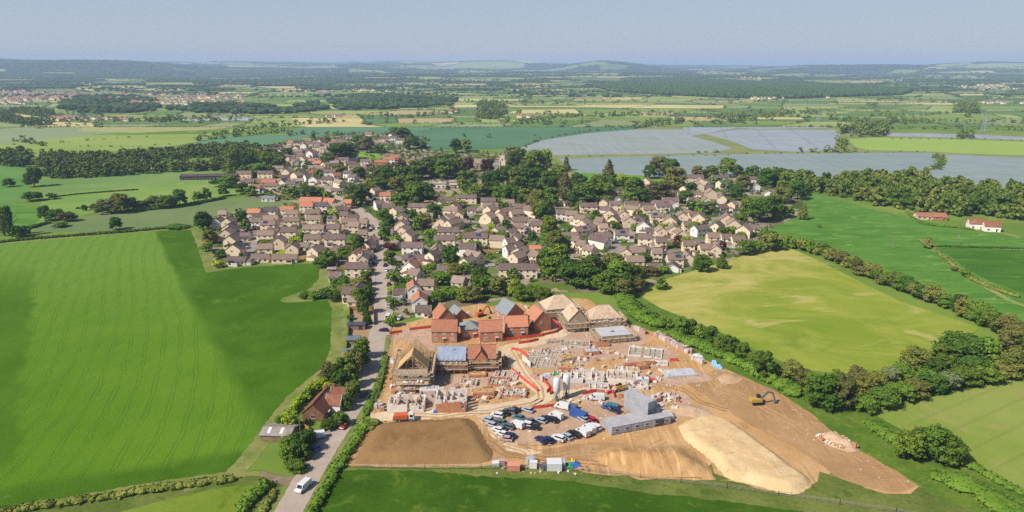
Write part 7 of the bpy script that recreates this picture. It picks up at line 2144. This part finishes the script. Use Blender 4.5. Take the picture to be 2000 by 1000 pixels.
trees(Z9, '''393 452 38 44 dark;404 448 26 34 mid;408 478 34 34 olive;402 492 26 22 mid w;428 505 30 22 dark w;424 524 22 18 yellow w;470 440 30 34 dark;478 452 24 26 mid;700 497 30 44 dark;684 512 34 34 mid;668 508 30 30 mid;640 520 40 34 mid;625 525 30 26 dark w;520 486 40 22 mid w;575 480 30 24 lime w;590 476 24 24 dark;510 420 14 16 mid;612 437 22 22 dark;650 424 34 18 lime w;630 438 20 20 mid;430 470 22 18 mid w;548 502 40 12 lime w''')
Z10 = 'T:on the left hand pastures'
trees(Z10, '''6 462 22 62 olive p;20 464 22 66 dark p;30 466 22 30 dark;48 462 24 24 dark;62 366 36 46 dark;60 394 40 24 dark w;98 390 24 16 dark w;84 432 30 34 dark;104 432 34 30 dark w;128 434 34 26 brown w;206 418 46 40 silver w;230 418 46 44 olive;196 420 34 28 brown;252 412 34 30 dark;272 410 40 22 dark w;164 412 12 14 dark;180 410 12 14 dark;296 408 34 30 olive;322 408 40 30 mid;348 404 36 38 dark;384 394 26 22 mid;402 392 24 30 mid;223 450 30 28 dark;14 366 26 20 dark;434 384 24 26 dark;446 368 46 30 mid;424 366 34 22 dark w;470 380 34 26 dark;488 384 30 24 mid;310 408 24 26 brown w;115 445 30 12 dark w;340 448 50 8 dark w''')
Z11 = 'T:in the churchyard woods'
trees(Z11, '''694 404 52 50 dark;712 396 36 40 dark;1046 352 60 66 mid;1062 340 44 56 lime;1030 356 40 52 mid;1040 372 64 54 dark;1072 376 52 50 dark;1104 388 46 60 brown c;1106 334 20 34 brown c;1190 356 34 52 brown c;1196 366 26 30 dark;914 338 28 36 copper;952 340 36 34 copper;784 340 30 28 copper;1144 400 70 56 dark w;1180 396 52 46 mid;1212 366 40 34 lime w;1240 390 50 50 mid;1170 380 50 44 mid;1130 372 44 40 dark;1090 362 40 44 mid;1010 370 44 56 mid;990 366 40 50 dark;1004 330 34 40 dark;930 394 46 40 mid;958 392 50 44 dark;978 398 46 40 mid;960 372 50 44 dark;912 376 50 50 mid;890 346 44 44 olive;868 352 50 50 mid;850 346 46 44 dark;830 350 44 40 olive;882 330 44 34 dark;858 326 40 30 olive;836 336 40 34 dark;812 352 50 46 mid;788 366 50 50 dark;804 376 44 40 mid;774 376 40 36 olive;756 366 40 46 dark;826 404 60 54 dark;804 408 50 54 mid;780 410 44 40 mid;1290 344 52 44 olive;1310 350 44 46 dark;1270 350 34 30 dark;1320 372 56 52 olive;1290 392 60 44 brown;1256 404 50 40 dark;1230 404 44 34 mid;1340 400 40 30 dark;1365 350 34 30 brown;1390 350 40 30 mid;1422 346 44 42 mid;1440 348 30 30 dark;1462 348 22 26 dark;1398 366 34 26 silver;1420 384 30 40 silver;1440 394 34 40 dark;1452 376 36 40 olive;1350 380 34 26 dark;1500 366 44 44 dark;1524 362 40 40 dark;1540 378 46 50 mid;1560 392 40 44 dark;1530 400 46 40 olive;1390 420 44 30 silver;1370 416 30 26 mid;1350 412 24 26 dark;1000 396 40 40 dark;1025 400 36 36 mid;1048 404 40 40 olive;1078 404 40 44 mid;1060 420 50 40 dark w''')
Z12 = 'T:in the upper village'
trees(Z12, '''660 318 60 44 dark;680 312 40 40 mid;640 326 34 34 mid;700 294 36 36 mid;716 300 34 40 brown;740 300 24 20 dark;786 272 40 26 dark;770 268 30 24 dark;800 292 34 26 dark;818 290 40 20 dark w;750 352 44 34 dark;730 352 44 30 olive;580 348 22 22 mid;620 350 26 22 mid;520 330 34 40 mid;500 346 50 30 mid;480 334 40 46 dark;455 342 40 60 mid p;540 296 14 16 dark;560 310 30 24 dark;640 282 16 16 dark;610 272 14 14 mid;720 362 16 16 yellow;740 372 46 30 mid;600 388 44 26 dark;570 386 34 24 mid;552 380 30 22 silver;640 396 30 26 mid;626 384 24 20 mid;600 336 30 24 dark;660 344 40 28 olive;700 352 36 30 dark;890 300 30 34 dark;910 296 30 26 mid;1000 310 40 30 silver;1018 312 30 24 dark''')
Z13 = 'T:in mid village gardens'
trees(Z13, '''748 438 34 34 mid;758 444 30 30 dark;752 470 30 44 mid;770 480 34 24 mid w;760 492 30 22 copper w;845 424 34 30 dark;828 446 36 34 olive;816 450 28 30 mid;806 430 24 24 dark;842 466 30 24 mid w;905 432 22 26 mid;848 488 30 22 mid w;926 488 34 22 mid w;900 474 20 22 olive w;960 468 40 24 olive w;984 472 34 26 mid w;960 452 24 20 lime w;990 452 30 26 dark;985 418 30 26 dark;1015 402 16 24 dark;1052 420 36 34 dark;1136 410 24 20 mid;1165 430 24 22 dark;1198 440 24 22 mid;1200 448 26 20 dark w;1148 480 24 20 dark;1156 476 22 20 mid;1222 420 24 20 lime;1246 430 24 24 brown;1258 434 22 18 dark;1300 446 24 16 lime w;1312 440 28 26 silver;1360 460 34 30 mid;1394 456 24 22 yellow w;1410 460 24 20 dark w;1430 458 26 20 mid w;1446 446 40 30 mid;1412 490 20 22 copper;1340 490 26 34 lime;1326 486 26 30 copper;1448 482 34 32 mid;1378 446 20 16 dark;1368 428 22 22 mid;1326 424 22 22 dark;1316 452 22 20 lime w;1280 456 20 16 mid w;1258 512 30 24 dark w;1205 524 40 30 mid;1280 528 30 14 mid w;1270 540 40 24 brown w;1296 536 30 20 mid w;980 520 30 18 mid w;1000 530 24 18 mid w;1022 512 26 20 mid;1040 470 24 20 dark;930 546 30 24 mid;840 536 34 26 mid w;800 556 30 22 mid w;870 534 30 24 olive w;856 580 40 14 lime w;1240 452 20 18 mid;1180 402 40 26 mid w;1115 402 40 24 dark;980 404 30 22 mid w;866 414 40 20 mid w;890 408 40 20 olive w;780 420 40 22 mid w;756 424 30 20 lime w;780 436 20 26 mid;1460 424 26 24 olive;1540 426 30 26 mid;1525 420 24 18 yellow w;1475 350 28 30 dark;1215 474 16 12 lime w''')
# ---- garden fences between the plots
def garden_fences(n_max):
    r = random.Random(77)
    seg = []
    order = list(range(len(FOOT))); r.shuffle(order)
    for i in order:
        fx, fy, _, L, D, a = FOOT[i]
        u, v = PX(fx, fy, 0)
        if not (300 < v < 600 and 410 < u < 1500) or L > 16: continue
        s = r.choice([-1, 1]); ln = r.uniform(7, 12)
        ca, sa = math.cos(a), math.sin(a)
        X0 = s * (L / 2 + 1.0)
        P_ = [(X0, D / 2 + 1.0), (X0, D / 2 + ln), (X0 - s * (L + 1), D / 2 + ln)]
        W_ = [(fx + px * ca - py * sa, fy + px * sa + py * ca) for px, py in P_]
        ok = all(math.hypot(g[0] - x, g[1] - y) > max(g[3], g[4]) * .5 for x, y in W_ for k, g in enumerate(FOOT) if k != i)
        ok = ok and all((np.hypot(RP[:, 0] - x, RP[:, 1] - y) > 4).all() for x, y in W_)
        if not ok: continue
        m = r.choice([M_FENCE, M_FENCED, M_FENCE])
        t = panel_fence('garden_fence', W_, 1.7, m, 'x', 'fence', thick=.1, z=.12)
        uu, vv = PX(*W_[1], 0)
        ZONES.setdefault('F:behind houses in the village', []).append((uu, vv, t, 'orange board fence' if m is M_FENCE else 'grey brown board fence'))
        seg.append(i)
        if len(seg) >= n_max: break
roadpts = []
for s in SIDE_ROADS: roadpts += smooth_line(GL(s), 5)
roadpts += ROAD
RP = np.array(roadpts)
garden_fences(80)
# ---- hedges
hedge('roadside_hedge', [(752, 700), (750, 716), (746, 736), (738, 758), (728, 780), (720, 798), (714, 812)], 2.0, 1.3, 'mid', 'green hedge between road and site, upper half')
hedge('roadside_hedge', [(716, 832), (702, 852), (690, 872), (676, 892), (662, 912), (648, 934), (634, 958), (618, 985), (604, 1012)], 2.6, 1.7, 'mid', 'dense green hedge right of the road, lower half')
hedge('roadside_hedge', [(706, 830), (722, 838), (730, 828)], 3.0, 1.6, 'olive', 'rough bushes at the hedge corner beside the topsoil mound')
hedge('garden_hedge', [(604, 772), (590, 786), (572, 806), (556, 824), (544, 836)], 1.8, 2.6, 'lime', 'bright lime clipped hedge round the cottage garden')
hedge('field_hedge', [(-40, 1010), (40, 998), (120, 986), (200, 974), (280, 962), (350, 952), (410, 944), (458, 938)], 2.4, 1.5, 'olive', 'long low hedge below the big cereal field')
hedge('field_hedge', [(520, 952), (500, 970), (484, 986), (470, 1008)], 3.0, 2.2, 'mid', 'short dark hedge left of the road junction')
hedge('field_hedge', [(536, 962), (524, 984), (512, 1008)], 1.6, 1.2, 'olive', 'low hedge strip beside the road junction')
hedge('field_hedge', [(0, 474), (80, 466), (160, 460), (240, 454), (320, 447), (372, 444)], 2.6, 1.6, 'dark', 'dark hedge along the top of the cereal field')
hedge('field_hedge', [(62, 446), (80, 440), (100, 436)], 3.0, 2.0, 'dark', 'short dark hedge at the playing field corner')
hedge('field_hedge', [(100, 386), (150, 380), (200, 376), (240, 373), (270, 371)], 1.6, 1.2, 'dark', 'thin dark hedge across the left hand pastures')
hedge('field_hedge', [(150, 408), (200, 402), (250, 410)], 2.0, 1.5, 'olive', 'olive hedge left of the silver willow')
hedge('field_hedge', [(252, 414), (300, 410), (350, 404), (400, 396), (440, 388)], 2.6, 2.4, 'dark', 'dark hedge along the top of the playing field')
hedge('site_hedge', [(1212, 586), (1226, 600), (1244, 618), (1268, 632), (1290, 642)], 6.5, 3.2, 'mid', 'broad green hedge bank beside the scaffolded houses')
hedge('site_hedge', [(1296, 650), (1330, 664), (1360, 676), (1400, 692), (1440, 710), (1480, 730), (1520, 752), (1560, 776)], 6.0, 2.4, 'mid', 'bushy bank right of the site, middle stretch')
M_BANK = field_mat('weedy_bank', (98, 134, 42), (124, 150, 56), 0.12, fine=0.45, c3=(150, 160, 84))
sheet('grass_bank', GL('1205,572 1240,570 1262,588 1300,606 1342,622 1402,650 1442,670 1500,700 1570,728 1640,736 1700,732 1760,722 1830,706 1910,680 2000,640 2400,620 2400,720 2000,740 1920,754 1850,772 1760,784 1722,794 1704,806 1742,830 1790,856 1880,904 1940,940 2010,976 2100,1040 2000,1030 1900,1000 1840,975 1790,945 1750,920 1700,892 1660,864 1622,840 1584,806 1545,780 1500,756 1440,730 1400,712 1366,696 1330,674 1280,648 1240,634 1218,630 1208,600'), 0.055, M_BANK, jit=0.5)
for s, w, h, c, lb in (('1700,826 1730,850 1760,872 1780,886', 5, 1.8, 'mid', 'scrub strip left of the mown field, upper part'), ('1840,930 1880,950 1920,972 1960,994 2000,1014', 7, 1.8, 'mid', 'scrub strip at the lower right corner'),
                       ('1880,900 1920,924 1960,946 2010,972', 3, 1.4, 'mid', 'thin hedge along the bottom of the mown field')):
    hedge('scrub', [tuple(map(float, p.split(','))) for p in s.split()], w, h, c, lb, 'scrub')
for s, w, h, c, lb in (('1770,416 1800,438 1840,443 1880,446 1900,450', 1.8, 1.4, 'mid', 'hedge before the red roofed bungalow'), ('1830,482 1900,484 2000,487', 1.6, 1.2, 'dark', 'straight hedge between the two green fields'), ('1808,472 1830,492 1862,520 1900,548 1940,566 1990,582', 2.2, 1.6, 'olive', 'curving hedge down the green fields')):
    hedge('field_hedge', [tuple(map(float, p.split(','))) for p in s.split()], w, h, c, lb)
# ---- garden bushes nobody could count: ground cover between the houses
bush, bushd, bushl = Canopy(), Canopy(), Canopy()
VP = GL('412,430 470,412 560,404 600,396 480,384 460,346 500,330 494,292 560,278 690,260 796,262 838,292 960,300 1000,304 1060,312 1120,360 1260,364 1300,348 1490,342 1570,376 1550,420 1500,450 1480,484 1410,512 1300,543 1250,566 1230,568 1060,566 960,588 900,598 800,618 760,620 690,600 668,575 655,520 640,500 560,503 424,520 408,470')
roadpts = []
for s in SIDE_ROADS: roadpts += smooth_line(GL(s), 5)
roadpts += ROAD
RP = np.array(roadpts)
FT = np.array([(f[0], f[1]) for f in FOOT])
def blocked(x, y):
    if (np.hypot(RP[:, 0] - x, RP[:, 1] - y) < 4.2).any(): return True
    for i in np.nonzero(np.hypot(FT[:, 0] - x, FT[:, 1] - y) < 14)[0]:
        fx, fy, _, L, D, a = FOOT[i]
        dx, dy = x - fx, y - fy
        lx, ly = dx * math.cos(a) + dy * math.sin(a), -dx * math.sin(a) + dy * math.cos(a)
        if abs(lx) < L / 2 + 1.2 and abs(ly) < D / 2 + 1.2: return True
    return False
xs, ys = [p[0] for p in VP], [p[1] for p in VP]
cnt = 0
rb = random.Random(9)
for _ in range(9000):
    x, y = rb.uniform(min(xs), max(xs)), rb.uniform(min(ys), max(ys))
    if not inside(x, y, VP) or blocked(x, y): continue
    w = rb.uniform(1.6, 5.4)
    (bush, bushd, bushl)[rb.choice([0, 0, 0, 1, 1, 2])].put(x, y, -.1, w, w * rb.uniform(.6, 1.1)); cnt += 1
    if cnt > 2600: break
bush.build('garden_bushes', M_WOOD, 70); bushd.build('dark_garden_bushes', M_WOODD, 70)
bushl.build('light_garden_bushes', wood_mat('light_bush_leaves', (126, 150, 60), (150, 160, 76), (140, 120, 84), 0.3), 70)
finish_trees()
label_zones()
# ================================================================= HAZE
def haze():
    m = bpy.data.materials.new('haze_air')
    m.use_nodes = True
    t = m.node_tree
    t.nodes.remove(t.nodes['Principled BSDF'])
    pv = t.nodes.new('ShaderNodeVolumePrincipled')
    pv.inputs['Color'].default_value = (0.46, 0.595, 0.91, 1)
    pv.inputs['Density'].default_value = HAZE_D
    pv.inputs['Anisotropy'].default_value = 0.0
    t.links.new(pv.outputs[0], t.nodes['Material Output'].inputs['Volume'])
    b = MB(); b.box(-31000, 31000, -1600, 31000, -1.5, 320)
    o = link('haze', b.mesh('haze', m)); o['kind'] = 'stuff'
HAZE_D = 0.00009
haze()
